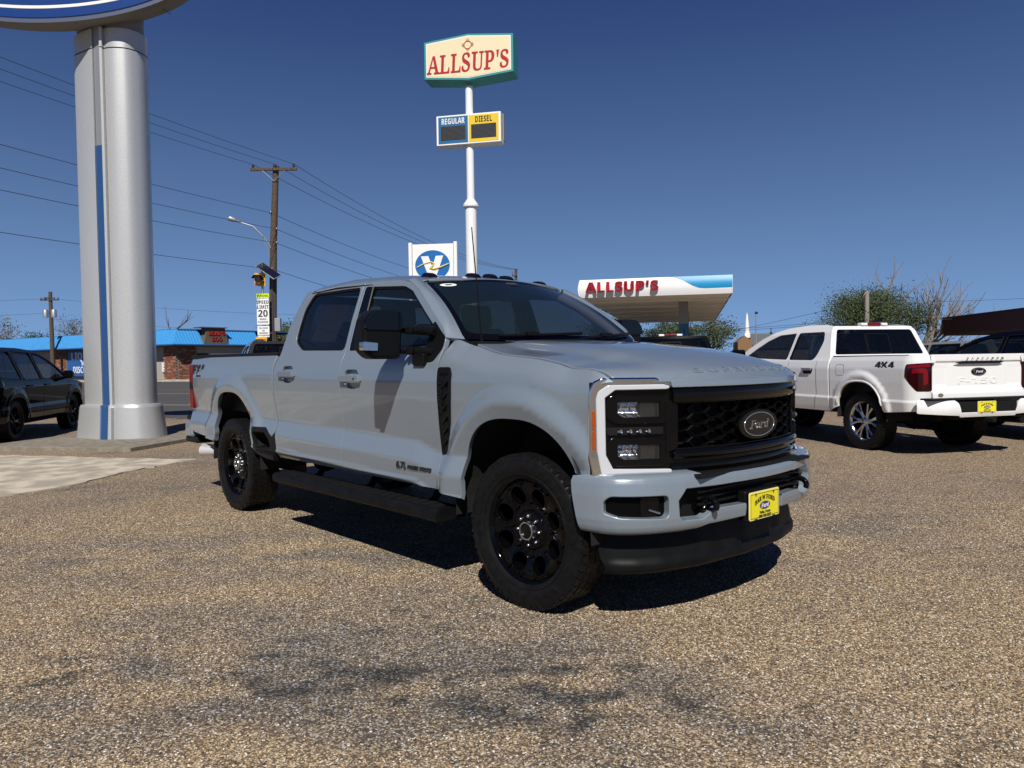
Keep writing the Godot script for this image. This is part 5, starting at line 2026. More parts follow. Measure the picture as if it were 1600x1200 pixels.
func pole_signs():
	# --- the tall filling station sign ---
	var o := thing("gas_station_pole_sign", "tall white pole with cream and teal six sided sign and fuel price box", "sign", Vector3(-2.0, 0, -40.0))
	var s := Sh.new()
	s.lathe(PackedVector2Array([Vector2(0.30, 0), Vector2(0.29, 9.30), Vector2(0.40, 9.36), Vector2(0.40, 9.46), Vector2(0.20, 9.75), Vector2(0.19, 15.5)]), 24, Transform3D(Basis(Vector3.RIGHT, -PI / 2), Vector3.ZERO), 0.9)
	part("pole", s, M.canopy_white, o)
	var turn := -0.22
	var b := facing(Vector3(0, 16.85, 0.5), turn)
	var hexp := pv([-2.36, -0.95, 0, -1.17, 2.36, -0.95, 2.36, 0.95, 0, 1.17, -2.36, 0.95])
	s = Sh.new()
	s.prism(hexp, 1.15, b, 0.03)
	part("sign_cabinet", s, M.sign_teal, o)
	s = Sh.new()
	s.prism(pv([-2.24, -0.85, 0, -1.065, 2.24, -0.85, 2.24, 0.85, 0, 1.065, -2.24, 0.85]), 0.02, b * at(Vector3(0, 0, 0.012)), 0.004, false)
	part("sign_border", s, M.white_print, o)
	s = Sh.new()
	s.prism(pv([-2.19, -0.81, 0, -1.02, 2.19, -0.81, 2.19, 0.81, 0, 1.02, -2.19, 0.81]), 0.02, b * at(Vector3(0, 0, 0.022)), 0.004, false)
	part("sign_face", s, M.sign_cream, o)
	s = Sh.new()
	var grow := func(q: Vector3): return Vector3(q.x, q.y * (1.0 - 0.03 * absf(q.x)) - 0.28, q.z)
	text(s, "ALLSUP'S", 0.98, b * at(Vector3(0, 0, 0.032)), 0.02, font_serif, 0.655, 0.05, grow)
	part("sign_lettering", s, M.sign_red, o)
	s = Sh.new()
	var ring := PackedVector3Array()
	for k in 25:
		ring.append(b * Vector3(cos(TAU * k / 24.0) * 0.19, 0.59 + sin(TAU * k / 24.0) * 0.19, 0.032))
	s.tube(ring, [0.022], 6, false)
	for k in 4:
		var a := TAU * k / 4.0
		var d := Vector3(cos(a), sin(a), 0)
		var n := Vector3(-sin(a), cos(a), 0)
		for q in [-0.075, -0.025, 0.025, 0.075]:
			var len: float = 0.31 if absf(q) < 0.05 else 0.28
			s.tube(PackedVector3Array([b * (Vector3(0, 0.59, 0.032) + d * 0.20 + n * q), b * (Vector3(0, 0.59, 0.032) + d * len + n * q)]), [0.012], 4)
	part("sun_symbol", s, M.sun_orange, o)
	var c := facing(Vector3(-0.05, 13.27, 0.35), turn)
	s = Sh.new()
	s.box(Vector3(3.42, 1.52, 0.75), c * at(Vector3(0, 0, -0.375)), 0.02)
	part("price_cabinet", s, M.sign_white, o)
	for k in 2:
		var x := -0.81 if k == 0 else 0.81
		s = Sh.new()
		s.prism(rect(x - 0.79, -0.68, x + 0.79, 0.68), 0.02, c * at(Vector3(0, 0, 0.012)), 0.004, false)
		part("price_panel", s, M.price_blue if k == 0 else M.price_yellow, o, "blue price panel" if k == 0 else "yellow price panel")
		s = Sh.new()
		text(s, "REGULAR" if k == 0 else "DIESEL", 0.29, c * at(Vector3(x, 0.44, 0.022)), 0.01, font_sans, 0.70)
		part("price_lettering", s, M.white_print if k == 0 else M.ink_black, o)
		s = Sh.new()
		s.prism(rect(x - 0.66, -0.52, x + 0.66, 0.20), 0.03, c * at(Vector3(0, 0, 0.022)), 0.006, false)
		for q in 12:
			s.box(Vector3(1.3, 0.012, 0.012), c * at(Vector3(x, -0.49 + q * 0.06, 0.028)))
		part("price_display", s, M.led_panel, o)
	s = Sh.new()
	s.box(Vector3(0.03, 1.35, 0.55), c * at(Vector3(1.80, 0, -0.45)), 0.005)
	part("cabinet_door", s, M.galvanised, o)
	# --- the oval brand sign between two posts ---
	var v := thing("oval_brand_sign", "white two post sign with a blue oval and white letter V", "sign", Vector3(-3.78, 0, -38.0), -0.12)
	for x in [-1.14, 1.12]:
		s = Sh.new()
		s.box(Vector3(0.17, 7.25, 0.30), at(Vector3(x, 3.625, 0)), 0.015)
		part("post", s, M.canopy_white, v)
	s = Sh.new()
	s.box(Vector3(2.06, 2.6, 0.26), at(Vector3(-0.01, 5.86, 0)), 0.015)
	part("sign_board", s, M.sign_white, v)
	s = Sh.new()
	s.prism(oval(0, 0, 0.87, 0.735, 48), 0.02, at(Vector3(-0.03, 6.12, 0.142)), 0.004, false)
	part("blue_oval", s, M.valero_blue, v)
	s = Sh.new()
	s.prism(pv([-0.57, 0.44, -0.20, 0.45, 0.0, -0.10, 0.17, 0.45, 0.55, 0.46, 0.17, -0.60, -0.18, -0.60]), 0.015, at(Vector3(-0.03, 6.12, 0.156)), 0.003, false)
	part("letter_v", s, M.white_print, v)
	s = Sh.new()
	s.tube(PackedVector3Array([Vector3(-0.80, 6.03, 0.16), Vector3(-0.45, 6.20, 0.165), Vector3(-0.10, 6.28, 0.17), Vector3(0.06, 6.20, 0.175), Vector3(-0.02, 6.08, 0.175), Vector3(-0.13, 5.98, 0.175), Vector3(0.05, 5.93, 0.172), Vector3(0.40, 6.02, 0.166), Vector3(0.80, 6.18, 0.16)]), [0.03, 0.03, 0.03, 0.045, 0.05, 0.05, 0.05, 0.04, 0.03], 8)
	part("gold_ribbon", s, M.ribbon_gold, v)


func hang(a: Vector3, b: Vector3, sag: float, r: float) -> Sh:
	var s := Sh.new()
	var p := PackedVector3Array()
	for k in 17:
		var t := k / 16.0
		p.append(a.lerp(b, t) - Vector3(0, sag * 4.0 * t * (1.0 - t), 0))
	s.tube(p, [r * 0.75], 5, false)
	return s


func wire(a: Vector3, b: Vector3, sag: float, label: String, r := 0.013, group := "overhead wires along the road"):
	var o := part("overhead_wire", hang(a, b, sag, r), M.wire_dark, self)
	o.name = numbered("overhead_wire_span")
	tag(o, label, "wire", group)


func utility_poles():
	var s := Sh.new()
	var o := thing("utility_pole", "wooden utility pole with crossarm and street lamp beside the speed limit sign", "utility pole", Vector3(-11.12, 0, -36.0))
	s.tube(PackedVector3Array([Vector3(-0.05, 0, 0), Vector3(-0.03, 3.4, 0), Vector3(0.08, 7.0, 0), Vector3(0.28, 10.58, 0)]), [0.19, 0.175, 0.16, 0.135], 14)
	part("pole_shaft", s, M.pole_wood, o)
	s = Sh.new()
	s.box(Vector3(2.15, 0.13, 0.11), at(Vector3(0.23, 10.39, 0.19)), 0.01)
	part("crossarm", s, M.pole_wood, o)
	for x in [-0.72, 1.18]:
		s = Sh.new()
		s.tube(PackedVector3Array([Vector3(0.23, 9.85, 0.2), Vector3(0.23 + (x - 0.23) * 0.55, 10.33, 0.24)]), [0.014], 5)
		part("brace", s, M.galvanised, o)
	for x in [-0.72, 0.28, 1.16]:
		s = Sh.new()
		s.lathe(PackedVector2Array([Vector2(0.02, 0), Vector2(0.05, 0.04), Vector2(0.07, 0.06), Vector2(0.05, 0.10), Vector2(0.07, 0.13), Vector2(0.04, 0.18), Vector2(0.0001, 0.19)]), 10, Transform3D(Basis(Vector3.RIGHT, -PI / 2), Vector3(x, 10.45, 0.19)), 0.9)
		part("insulator", s, M.insulator, o)
	s = Sh.new()
	s.tube(PackedVector3Array([Vector3(0.0, 6.75, 0.1), Vector3(-0.28, 7.25, 0.2), Vector3(-0.75, 7.75, 0.3), Vector3(-1.35, 7.95, 0.35)]), [0.035], 8)
	s.tube(PackedVector3Array([Vector3(0.0, 6.2, 0.1), Vector3(-0.12, 6.7, 0.15), Vector3(-0.35, 7.3, 0.22)]), [0.014], 6)
	part("lamp_arm", s, M.galvanised, o)
	s = Sh.new()
	s.lathe(PackedVector2Array([Vector2(0.04, -0.26), Vector2(0.09, -0.1), Vector2(0.16, 0.08), Vector2(0.15, 0.22), Vector2(0.0001, 0.26)]), 14, Transform3D(Basis(Vector3.UP, -PI / 2).rotated(Vector3.BACK, -0.55).scaled(Vector3(1.2, 0.7, 1)), Vector3(-1.58, 8.05, 0.36)), 0.9)
	part("lamp_head", s, M.galvanised, o)
	s = Sh.new()
	s.box(Vector3(0.28, 0.62, 0.24), at(Vector3(0.25, 3.20, 0.16)), 0.02)
	part("control_box", s, M.galvanised, o)
	s = Sh.new()
	s.tube(PackedVector3Array([Vector3(0.02, 0.0, 0.17), Vector3(0.03, 5.35, 0.17)]), [0.05], 6)
	part("conduit", s, M.insulator, o)
	for k in 4:
		s = Sh.new()
		s.lathe(PackedVector2Array([Vector2(0.0001, -0.07), Vector2(0.05, -0.05), Vector2(0.06, 0.05), Vector2(0.0001, 0.07)]), 8, at(Vector3([0.02, 0.28, 0.26, 0.02][k], [8.40, 7.64, 7.00, 5.80][k], 0.14)))
		part("spool", s, M.insulator, o)
	# --- school zone speed sign with beacon and solar panel ---
	var g := thing("speed_limit_sign", "white speed limit 20 sign with yellow beacon and tilted solar panel", "traffic sign", Vector3(-11.43, 0, -35.5))
	s = Sh.new()
	s.tube(PackedVector3Array([Vector3(-0.03, 0, -0.06), Vector3(-0.03, 6.0, -0.06)]), [0.05], 10)
	part("post", s, M.galvanised, g)
	s = Sh.new()
	s.prism(rect(-0.29, 3.20, 0.275, 4.40, 0.04), 0.01, at(Vector3(0, 0, 0.03)), 0.002)
	var sp := part("speed_panel", s, M.sign_white, g)
	s = Sh.new()
	text(s, "SPEED", 0.155, at(Vector3(-0.01, 4.23, 0.034)), 0.006, font_sans, 0.9)
	text(s, "LIMIT", 0.155, at(Vector3(-0.01, 4.01, 0.034)), 0.006, font_sans, 0.9)
	text(s, "20", 0.31, at(Vector3(-0.01, 3.71, 0.034)), 0.006, font_sans, 1.0)
	text(s, "WHEN", 0.075, at(Vector3(-0.01, 3.45, 0.034)), 0.006)
	text(s, "FLASHING", 0.075, at(Vector3(-0.01, 3.32, 0.034)), 0.006, font_sans, 0.95)
	part("sign_lettering", s, M.ink_black, sp)
	s = Sh.new()
	s.prism(rect(-0.30, 4.42, 0.29, 4.63, 0.02), 0.01, at(Vector3(0, 0, 0.03)), 0.002)
	var sc := part("school_panel", s, M.flag_green, g)
	s = Sh.new()
	text(s, "SCHOOL", 0.10, at(Vector3(0, 4.525, 0.034)), 0.005)
	part("sign_lettering", s, M.ink_black, sc)
	s = Sh.new()
	s.prism(rect(-0.28, 2.62, 0.27, 3.14, 0.03), 0.01, at(Vector3(0, 0, 0.03)), 0.002)
	var pp := part("notice_panel", s, M.sign_white, g)
	s = Sh.new()
	for w in [["CELL PHONE", 3.04], ["USE", 2.925], ["PROHIBITED", 2.81], ["UP TO $200 FINE", 2.70]]:
		text(s, w[0], 0.068, at(Vector3(-0.005, w[1], 0.034)), 0.005, font_sans, 0.74)
	part("sign_lettering", s, M.ink_black, pp)
	for k in 2:
		var y := 5.27 if k == 0 else 2.33
		s = Sh.new()
		s.box(Vector3(0.50, 0.60, 0.03), at(Vector3(-0.10, y, 0.06)), 0.01)
		part("beacon_frame", s, M.signal_yellow, g)
		s = Sh.new()
		s.prism(rect(-0.30, y - 0.21, 0.10, y + 0.21), 0.02, at(Vector3(0, 0, 0.105)), 0.004, false)
		s.lathe(PackedVector2Array([Vector2(0.20, 0.09), Vector2(0.20, 0.20), Vector2(0.185, 0.20), Vector2(0.18, 0.12), Vector2(0.0001, 0.11)]), 20, at(Vector3(-0.10, y, 0.02)))
		part("beacon_body", s, M.signal_amber, g)
		s = Sh.new()
		# visor: a half tube over the lamp
		for q in 12:
			var a0 := PI * q / 12.0 - 0.2
			var a1 := PI * (q + 1) / 12.0 - 0.2
			s.quad(Vector3(-0.10 + cos(a0) * 0.21, y + sin(a0) * 0.21, 0.2), Vector3(-0.10 + cos(a1) * 0.21, y + sin(a1) * 0.21, 0.2), Vector3(-0.16 + cos(a1) * 0.20, y - 0.02 + sin(a1) * 0.20, 0.48), Vector3(-0.16 + cos(a0) * 0.20, y - 0.02 + sin(a0) * 0.20, 0.48), Vector3(cos(a0), sin(a0), 0))
		part("beacon_visor", s, M.satin_black, g)
	s = Sh.new()
	var tb := Transform3D(Basis(Vector3.BACK, -0.62) * Basis(Vector3.RIGHT, 0.5), Vector3(0.28, 5.66, 0.05))
	s.box(Vector3(1.05, 0.05, 0.62), tb, 0.01)
	var panel := part("solar_panel", s, M.galvanised, g)
	s = Sh.new()
	s.box(Vector3(0.98, 0.02, 0.55), tb * at(Vector3(0, 0.028, 0)))
	part("solar_cells", s, M.solar_cell, panel)
	# --- next pole along the road, far off behind the pickup's roof ---
	var o2 := thing("utility_pole", "far thin utility pole just showing over the grey pickup's roof", "utility pole", Vector3(0.50, 0, -73.0))
	s = Sh.new()
	s.tube(PackedVector3Array([Vector3(0, 0, 0), Vector3(0.02, 10.05, 0)]), [0.20, 0.13], 10)
	part("pole_shaft", s, M.pole_wood, o2)
	s = Sh.new()
	s.box(Vector3(0.5, 0.12, 0.12), at(Vector3(-0.1, 9.4, 0.16)), 0.01)
	s.tube(PackedVector3Array([Vector3(-0.28, 9.4, 0.2), Vector3(-0.34, 9.8, 0.2)]), [0.04], 6)
	part("crossarm", s, M.pole_wood, o2)
	# wires
	var way := Vector3(-11.3, 0, 37.0)
	var tops := [[-0.72, 10.62], [0.28, 10.62], [1.16, 10.62]]
	for k in 3:
		var a := Vector3(-11.12 + tops[k][0], tops[k][1], -35.8)
		wire(a + way, a, 0.55, "high wire from the left sky edge to the near crossarm, %s of three" % ["leftmost", "middle", "rightmost"][k], 0.0125)
		wire(a, Vector3(0.5 + (k - 1) * 0.3, 10.0, -73), 0.9, "wire falling from the %s insulator of the near crossarm to the far pole" % ["left", "middle", "right"][k], 0.016)
	var lows := [8.40, 7.64, 7.00, 5.80]
	for k in 4:
		var a := Vector3(-11.12 + [0.02, 0.28, 0.26, 0.02][k], lows[k], -35.85)
		wire(a + way, a, 0.45, "lower wire left of the near pole, %s below the crossarm" % ["first", "second", "third", "lowest"][k], 0.014)
		wire(a, Vector3(0.5, lows[k] - 0.4, -73), 0.8, "lower wire right of the near pole, %s below the crossarm" % ["first", "second", "third", "lowest"][k], 0.016)
	# --- pole with transformers far at the left ---
	var o3 := thing("utility_pole", "distant wooden pole with two crossarms and transformer cans left of the silver column", "utility pole", Vector3(-47.8, 0, -80.0))
	s = Sh.new()
	s.tube(PackedVector3Array([Vector3(0, 0, 0), Vector3(-0.05, 9.2, 0)]), [0.24, 0.17], 12)
	part("pole_shaft", s, M.pole_wood, o3)
	for y in [8.35, 8.55]:
		s = Sh.new()
		s.box(Vector3(1.9 if y < 8.5 else 1.0, 0.14, 0.12), Transform3D(Basis(Vector3.UP, 0.5 if y > 8.5 else 0.0), Vector3(-0.05, y, 0.2)), 0.01)
		part("crossarm", s, M.pole_wood, o3)
	for x in [-0.9, -0.45, 0.45, 0.85]:
		s = Sh.new()
		s.lathe(PackedVector2Array([Vector2(0.03, 0), Vector2(0.09, 0.06), Vector2(0.05, 0.2), Vector2(0.0001, 0.22)]), 8, Transform3D(Basis(Vector3.RIGHT, -PI / 2), Vector3(x, 8.42, 0.2)))
		part("insulator", s, M.insulator, o3)
	for x in [-0.42, 0.44]:
		s = Sh.new()
		s.lathe(PackedVector2Array([Vector2(0.0001, 0), Vector2(0.25, 0.02), Vector2(0.26, 0.75), Vector2(0.20, 0.85), Vector2(0.0001, 0.9)]), 14, Transform3D(Basis(Vector3.RIGHT, -PI / 2), Vector3(x, 6.5, 0.3)))
		part("transformer", s, M.galvanised, o3)
	for e in [[8.5, Vector3(-80, 8.6, -74), "upper"], [7.0, Vector3(-80, 6.9, -74), "lower"]]:
		wire(Vector3(-47.8, e[0], -79.8), e[1], 0.5, "thin %s wire left of the distant transformer pole" % e[2], 0.02, "distant wires at the left")
	for e in [[8.5, Vector3(-11.1, 7.3, -96), "upper"], [6.4, Vector3(-11.1, 5.4, -96), "lower"]]:
		wire(Vector3(-47.8, e[0], -79.8), e[1], 0.7, "thin %s wire from the distant transformer pole toward the right" % e[2], 0.02, "distant wires at the left")
	# --- pole before the bare tree at the right ---
	var o4 := thing("utility_pole", "weathered grey pole with a dark bracket in front of the half bare tree", "utility pole", Vector3(20.35, 0, -44.0))
	s = Sh.new()
	s.tube(PackedVector3Array([Vector3(0, 0, 0), Vector3(0.02, 5.05, 0)]), [0.15, 0.12], 10)
	part("pole_shaft", s, M.bare_wood, o4)
	s = Sh.new()
	s.tube(PackedVector3Array([Vector3(0.10, 5.10, 0), Vector3(-0.06, 4.98, 0.02), Vector3(-0.20, 4.78, 0.05)]), [0.03, 0.07, 0.04], 6)
	part("bracket", s, M.insulator, o4)
	wire(Vector3(20.3, 4.5, -44), Vector3(8.0, 1.9, -62), 0.2, "single wire slanting down left from the pole by the half bare tree", 0.015, "wires at the right")
	for k in 2:
		wire(Vector3(11.0, 3.62 - k * 0.16, -70), Vector3(25.5, 4.0 - k * 0.14, -55), 0.12, "%s wire running level above the church roof" % ["upper", "lower"][k], 0.02, "wires at the right")
		wire(Vector3(20.4, 4.4 - k * 1.0, -44), Vector3(44.0, 5.6 - k * 1.0, -42), 0.4, "%s wire running right from the half bare tree over the maroon roof" % ["upper", "lower"][k], 0.014, "wires at the right")


func station():
	# canopy local axes: x along the front fascia, z backwards is -z
	var dirx := Vector3(0.973, 0, 0.228)
	var back := Vector3(0.228, 0, -0.973)
	var xf := Transform3D(Basis(dirx, Vector3.UP, -back), Vector3(7.15, 0, -38.25))
	var o := thing("gas_station_canopy", "white filling station canopy with red raised lettering and a blue swoosh", "canopy")
	o.transform = xf
	var w := 3.74
	var L := 29.0
	var s := Sh.new()
	# bull-nosed fascia section swept along the front
	var sec := []
	for k in 9:
		var t := k / 8.0
		sec.append(Vector2(4.50 + t * 0.90, 0.10 * sin(PI * t)))
	for k in 8:
		s.quad(Vector3(-w, sec[k].x, sec[k].y), Vector3(w, sec[k].x, sec[k].y), Vector3(w, sec[k + 1].x, sec[k + 1].y), Vector3(-w, sec[k + 1].x, sec[k + 1].y), Vector3(0, 0, 1))
		s.quad(Vector3(-w - sec[k].y, sec[k].x, 0), Vector3(-w - sec[k].y, sec[k].x, -L), Vector3(-w - sec[k + 1].y, sec[k + 1].x, -L), Vector3(-w - sec[k + 1].y, sec[k + 1].x, 0), Vector3(-1, 0, 0))
		s.quad(Vector3(w + sec[k].y * 0.1, sec[k].x, 0), Vector3(w + sec[k].y * 0.1, sec[k].x, -L), Vector3(w + sec[k + 1].y * 0.1, sec[k + 1].x, -L), Vector3(w + sec[k + 1].y * 0.1, sec[k + 1].x, 0), Vector3(1, 0, 0))
		s.flat(Vector3(-w, 4.95, 0), Vector3(-w - sec[k].y, sec[k].x, 0), Vector3(-w - sec[k + 1].y, sec[k + 1].x, 0), Vector3(0, 0, 1))
		s.flat(Vector3(-w, sec[k].x, sec[k].y), Vector3(-w, sec[k + 1].x, sec[k + 1].y), Vector3(-w, 4.95, 0), Vector3(-1, 0, 0))
		s.flat(Vector3(w, sec[k].x, sec[k].y), Vector3(w, sec[k + 1].x, sec[k + 1].y), Vector3(w, 4.95, 0), Vector3(1, 0, 0))
	s.quad(Vector3(-w, 5.40, 0), Vector3(w, 5.40, 0), Vector3(w, 5.40, -L), Vector3(-w, 5.40, -L), Vector3.UP)
	s.quad(Vector3(-w, 4.5, -L), Vector3(w, 4.5, -L), Vector3(w, 5.4, -L), Vector3(-w, 5.4, -L), Vector3.FORWARD)
	part("fascia", s, M.canopy_white, o)
	var bulge := func(x, y): return Vector3(x, y, 0.10 * sin(PI * (y - 4.5) / 0.9) + 0.012)
	s = Sh.new()
	s.sheet(pv([0.70, 5.395, 1.0, 5.37, 1.35, 5.22, 1.85, 4.93, 2.15, 4.82, 2.45, 4.79, 3.72, 4.80, 3.735, 5.395]), [], 0.3, 0.08, bulge, 1.0, 0.01, 0.002)
	part("blue_swoosh", s, M.canopy_blue, o)
	s = Sh.new()
	for q in [-0.018, 0.0, 0.018]:
		text(s, "ALLSUP'S", 0.50, at(Vector3(-1.60 + q, 4.985, 0.20 + absf(q) * 0.1)), 0.10, font_sans, 1.20)
	part("canopy_lettering", s, M.sign_red, o)
	s = Sh.new()
	s.quad(Vector3(-w + 0.06, 4.52, -0.02), Vector3(w - 0.06, 4.52, -0.02), Vector3(w - 0.06, 4.52, -L), Vector3(-w + 0.06, 4.52, -L), Vector3.DOWN)
	part("soffit", s, M.canopy_under, o)
	for k in 6:
		s = Sh.new()
		s.box(Vector3(w * 2 - 0.1, 0.10, 0.14), at(Vector3(0, 4.47, -3.0 - k * 4.6)), 0.01)
		part("soffit_beam", s, M.canopy_under, o)
	for z in [-5.2, -13.5, -21.5]:
		s = Sh.new()
		s.box(Vector3(0.50, 4.5, 0.50), at(Vector3(1.35, 2.25, z)), 0.02)
		var c := part("column", s, M.column_grey, o)
		s = Sh.new()
		s.box(Vector3(0.512, 2.9, 0.512), at(Vector3(1.35, 1.85, z)), 0.02)
		part("blue_band", s, M.price_blue, c)


func brick_run(parent: Node3D, xf: Transform3D, width: float, height: float):
	# alike bricks, each a piece of its own, laid in courses
	var b := Sh.new()
	b.box(Vector3(0.36, 0.115, 0.06), Transform3D(), 0.012)
	var mesh := b.mesh()
	var mats := [M.brick_a, M.brick_b, M.brick_c]
	var rows := int(height / 0.135)
	var r := RandomNumberGenerator.new()
	r.seed = int(width * 100) + 7
	for j in rows:
		var x := -width * 0.5 + (0.10 if j % 2 == 0 else 0.285)
		while x < width * 0.5 - 0.05:
			var k := r.randf()
			var o := part("brick", mesh, mats[0] if k < 0.5 else (mats[1] if k < 0.8 else mats[2]), parent)
			o.transform = xf * Transform3D(Basis(), Vector3(x, 0.07 + j * 0.135, 0.02 + r.randf_range(0.0, 0.02)))
			x += 0.375


func liquor_store():
	var a := Vector3(-0.82, 0, -0.57).normalized()
	var c0 := Vector3(-30.0, 0.08, -68.2)
	# local frame: +x runs left along the long front (away from the near corner), +z out of that front
	var front_out := Vector3(a.z * -1.0, 0, a.x)
	if front_out.z < 0:
		front_out = -front_out
	var o := thing("liquor_store", "low liquor store with a bright blue ribbed metal mansard roof and brick piers", "building")
	# x axis to the viewer's right along the front so that lettering reads
	var ax := -a
	o.transform = Transform3D(Basis(ax, Vector3.UP, ax.cross(Vector3.UP)), c0)
	var s := Sh.new()
	# long front lies on z = -1.0 (set back under the eaves), from x = -48 to -1.0; the short side runs back from the corner
	s.box(Vector3(46, 3.2, 14), at(Vector3(-24.0, 1.6, -8.2)), 0.02)
	part("wall", s, M.wall_beige, o)
	s = Sh.new()
	s.box(Vector3(48, 0.18, 16.4), at(Vector3(-24.2, 3.12, -8.2)), 0.02)
	part("soffit", s, M.wall_brown, o)
	# mansard: sloping ribbed sheets on the front and on the right side
	var ye := 3.20
	var yt := 4.55
	for f in [["front", 48.0, 0.9], ["side", 8.2, 0.9]]:
		s = Sh.new()
		var rib := Sh.new()
		var n := int(f[1] / 0.30)
		if f[0] == "front":
			s.quad(Vector3(-f[1], ye, 0), Vector3(0, ye, 0), Vector3(-f[2], yt, -f[2]), Vector3(-f[1], yt, -f[2]), Vector3(0, 1, 2))
			for k in n:
				var x: float = -f[1] + k * 0.30
				var x1 := minf(x, -f[2])
				var top := Vector3(x1, yt, -f[2]) if x < -f[2] else Vector3(x, ye + (yt - ye) * (-x / f[2]), x)
				rib.tube(PackedVector3Array([Vector3(x, ye, 0.015), top + Vector3(0, 0, 0.015)]), [0.028], 4, false)
			part("mansard_front", s, M.roof_blue, o)
			var rp := part("roof_ribs", rib, M.roof_blue, o)
			rp.set_meta("kind", "stuff")
		else:
			# the right side, in two stretches with the sign gable between them
			for st in [[0.0, 3.0], [5.6, 9.2]]:
				var q := Sh.new()
				var z0: float = -st[0]
				var z1: float = -st[1]
				var t0: float = z0 - (f[2] if st[0] == 0.0 else 0.0)
				var t1 := z1
				q.quad(Vector3(0, ye, z0), Vector3(0, ye, z1), Vector3(-f[2], yt, t1), Vector3(-f[2], yt, t0), Vector3(2, 1, 0))
				part("mansard_side", q, M.roof_blue, o)
				var rb := Sh.new()
				var m := int((st[1] - st[0]) / 0.30)
				for k in m:
					var z := z0 - k * 0.30
					var lim := minf(1.0, -z / f[2])
					rb.tube(PackedVector3Array([Vector3(0.015, ye, z), Vector3(0.015 - f[2] * lim, ye + (yt - ye) * lim, z)]), [0.028], 4, false)
				var rp2 := part("roof_ribs", rb, M.roof_blue, o)
				rp2.set_meta("kind", "stuff")
	s = Sh.new()
	s.box(Vector3(47.2, 0.10, 15.6), at(Vector3(-24.4, yt, -8.7)), 0.01)
	part("roof_deck", s, M.roof_blue_dark, o)
	s = Sh.new()
	s.box(Vector3(0.12, 0.12, 9.4), at(Vector3(0.0, ye - 0.05, -4.6)), 0.01)
	s.box(Vector3(48.0, 0.12, 0.12), at(Vector3(-24.0, ye - 0.05, 0.0)), 0.01)
	part("eaves_trim", s, M.roof_blue_dark, o)
	# the tan sign gable that leans with the roof
	s = Sh.new()
	s.prism(pv([-1.35, 0.0, 1.35, 0.0, 0.95, 1.62, -0.95, 1.62]), 0.9, Transform3D(Basis(Vector3(0, 0, -1), Vector3.UP, Vector3(1, 0, 0)), Vector3(0.02, ye - 0.1, -4.3)), 0.03)
	s.box(Vector3(1.2, 0.09, 2.8), at(Vector3(-0.4, ye + 1.56, -4.0)), 0.01)
	part("sign_gable", s, M.wall_brown, o)
	s = Sh.new()
	var lf := Transform3D(Basis(Vector3(0, 0, -1), Vector3.UP, Vector3(1, 0, 0)), Vector3(0.06, ye, -4.3))
	text(s, "BEAR'S", 0.34, lf * at(Vector3(0.05, 1.02, 0)), 0.06, font_serif, 1.0)
	text(s, "ZOO", 0.36, lf * at(Vector3(0.05, 0.50, 0)), 0.06, font_serif, 1.0)
	part("gable_lettering", s, M.letter_red, o)
	# piers
	var side := Transform3D(Basis(Vector3(0, 0, -1), Vector3.UP, Vector3(1, 0, 0)), Vector3(-0.95, 0, -1.25))
	s = Sh.new()
	s.box(Vector3(1.9, 3.1, 0.5), at(Vector3(-2.0, 1.55, -1.10)), 0.0)
	s.box(Vector3(0.5, 3.1, 1.7), at(Vector3(-1.22, 1.55, -1.95)), 0.0)
	var pier := part("corner_pier", s, M.mortar, o)
	brick_run(pier, Transform3D(Basis(), Vector3(-2.0, 0, -0.86)), 1.9, 3.1)
	brick_run(pier, Transform3D(Basis(Vector3(0, 0, -1), Vector3.UP, Vector3(1, 0, 0)), Vector3(-0.98, 0, -1.95)), 1.7, 3.1)
	s = Sh.new()
	s.box(Vector3(0.6, 3.1, 1.0), at(Vector3(-1.2, 1.55, -8.6)), 0.0)
	part("far_pier", s, M.brick_a, o)
	s = Sh.new()
	s.box(Vector3(2.4, 3.1, 0.5), at(Vector3(-22.5, 1.55, -1.10)), 0.0)
	var pier2 := part("front_pier", s, M.mortar, o)
	brick_run(pier2, Transform3D(Basis(), Vector3(-22.5, 0, -0.86)), 2.4, 3.1)
	# door and sign on the right side
	s = Sh.new()
	s.box(Vector3(0.10, 2.35, 1.15), at(Vector3(-0.98, 1.2, -3.45)), 0.01)
	var d := part("door", s, M.dark_steel, o)
	s = Sh.new()
	s.box(Vector3(0.04, 1.95, 0.85), at(Vector3(-0.92, 1.2, -3.45)), 0.005)
	part("door_glass", s, M.shop_glass, d)
	s = Sh.new()
	s.box(Vector3(0.06, 1.7, 3.6), at(Vector3(-0.94, 1.55, -6.05)), 0.01)
	var w := part("shop_sign", s, M.sign_white, o)
	s = Sh.new()
	text(s, "LIQUOR BEER", 0.42, Transform3D(Basis(Vector3(0, 0, -1), Vector3.UP, Vector3(1, 0, 0)), Vector3(-0.90, 2.05, -6.05)), 0.02, font_sans, 0.9)
	text(s, "WINE ICE", 0.42, Transform3D(Basis(Vector3(0, 0, -1), Vector3.UP, Vector3(1, 0, 0)), Vector3(-0.90, 1.25, -6.05)), 0.02, font_sans, 0.9)
	part("sign_lettering", s, M.letter_red, w)
	s = Sh.new()
	s.box(Vector3(0.6, 0.85, 0.05), at(Vector3(-3.3, 1.15, -1.0)), 0.01)
	part("white_notice", s, M.sign_white, o)
	# the blue banner on the long front
	s = Sh.new()
	s.box(Vector3(7.0, 2.7, 0.10), at(Vector3(-17.7, 1.65, -0.98)), 0.01)
	var bn := part("blue_banner", s, M.banner_blue, o)
	s = Sh.new()
	text(s, "LIQUOR", 0.78, at(Vector3(-17.7, 2.35, -0.92)), 0.02, font_sans, 1.35)
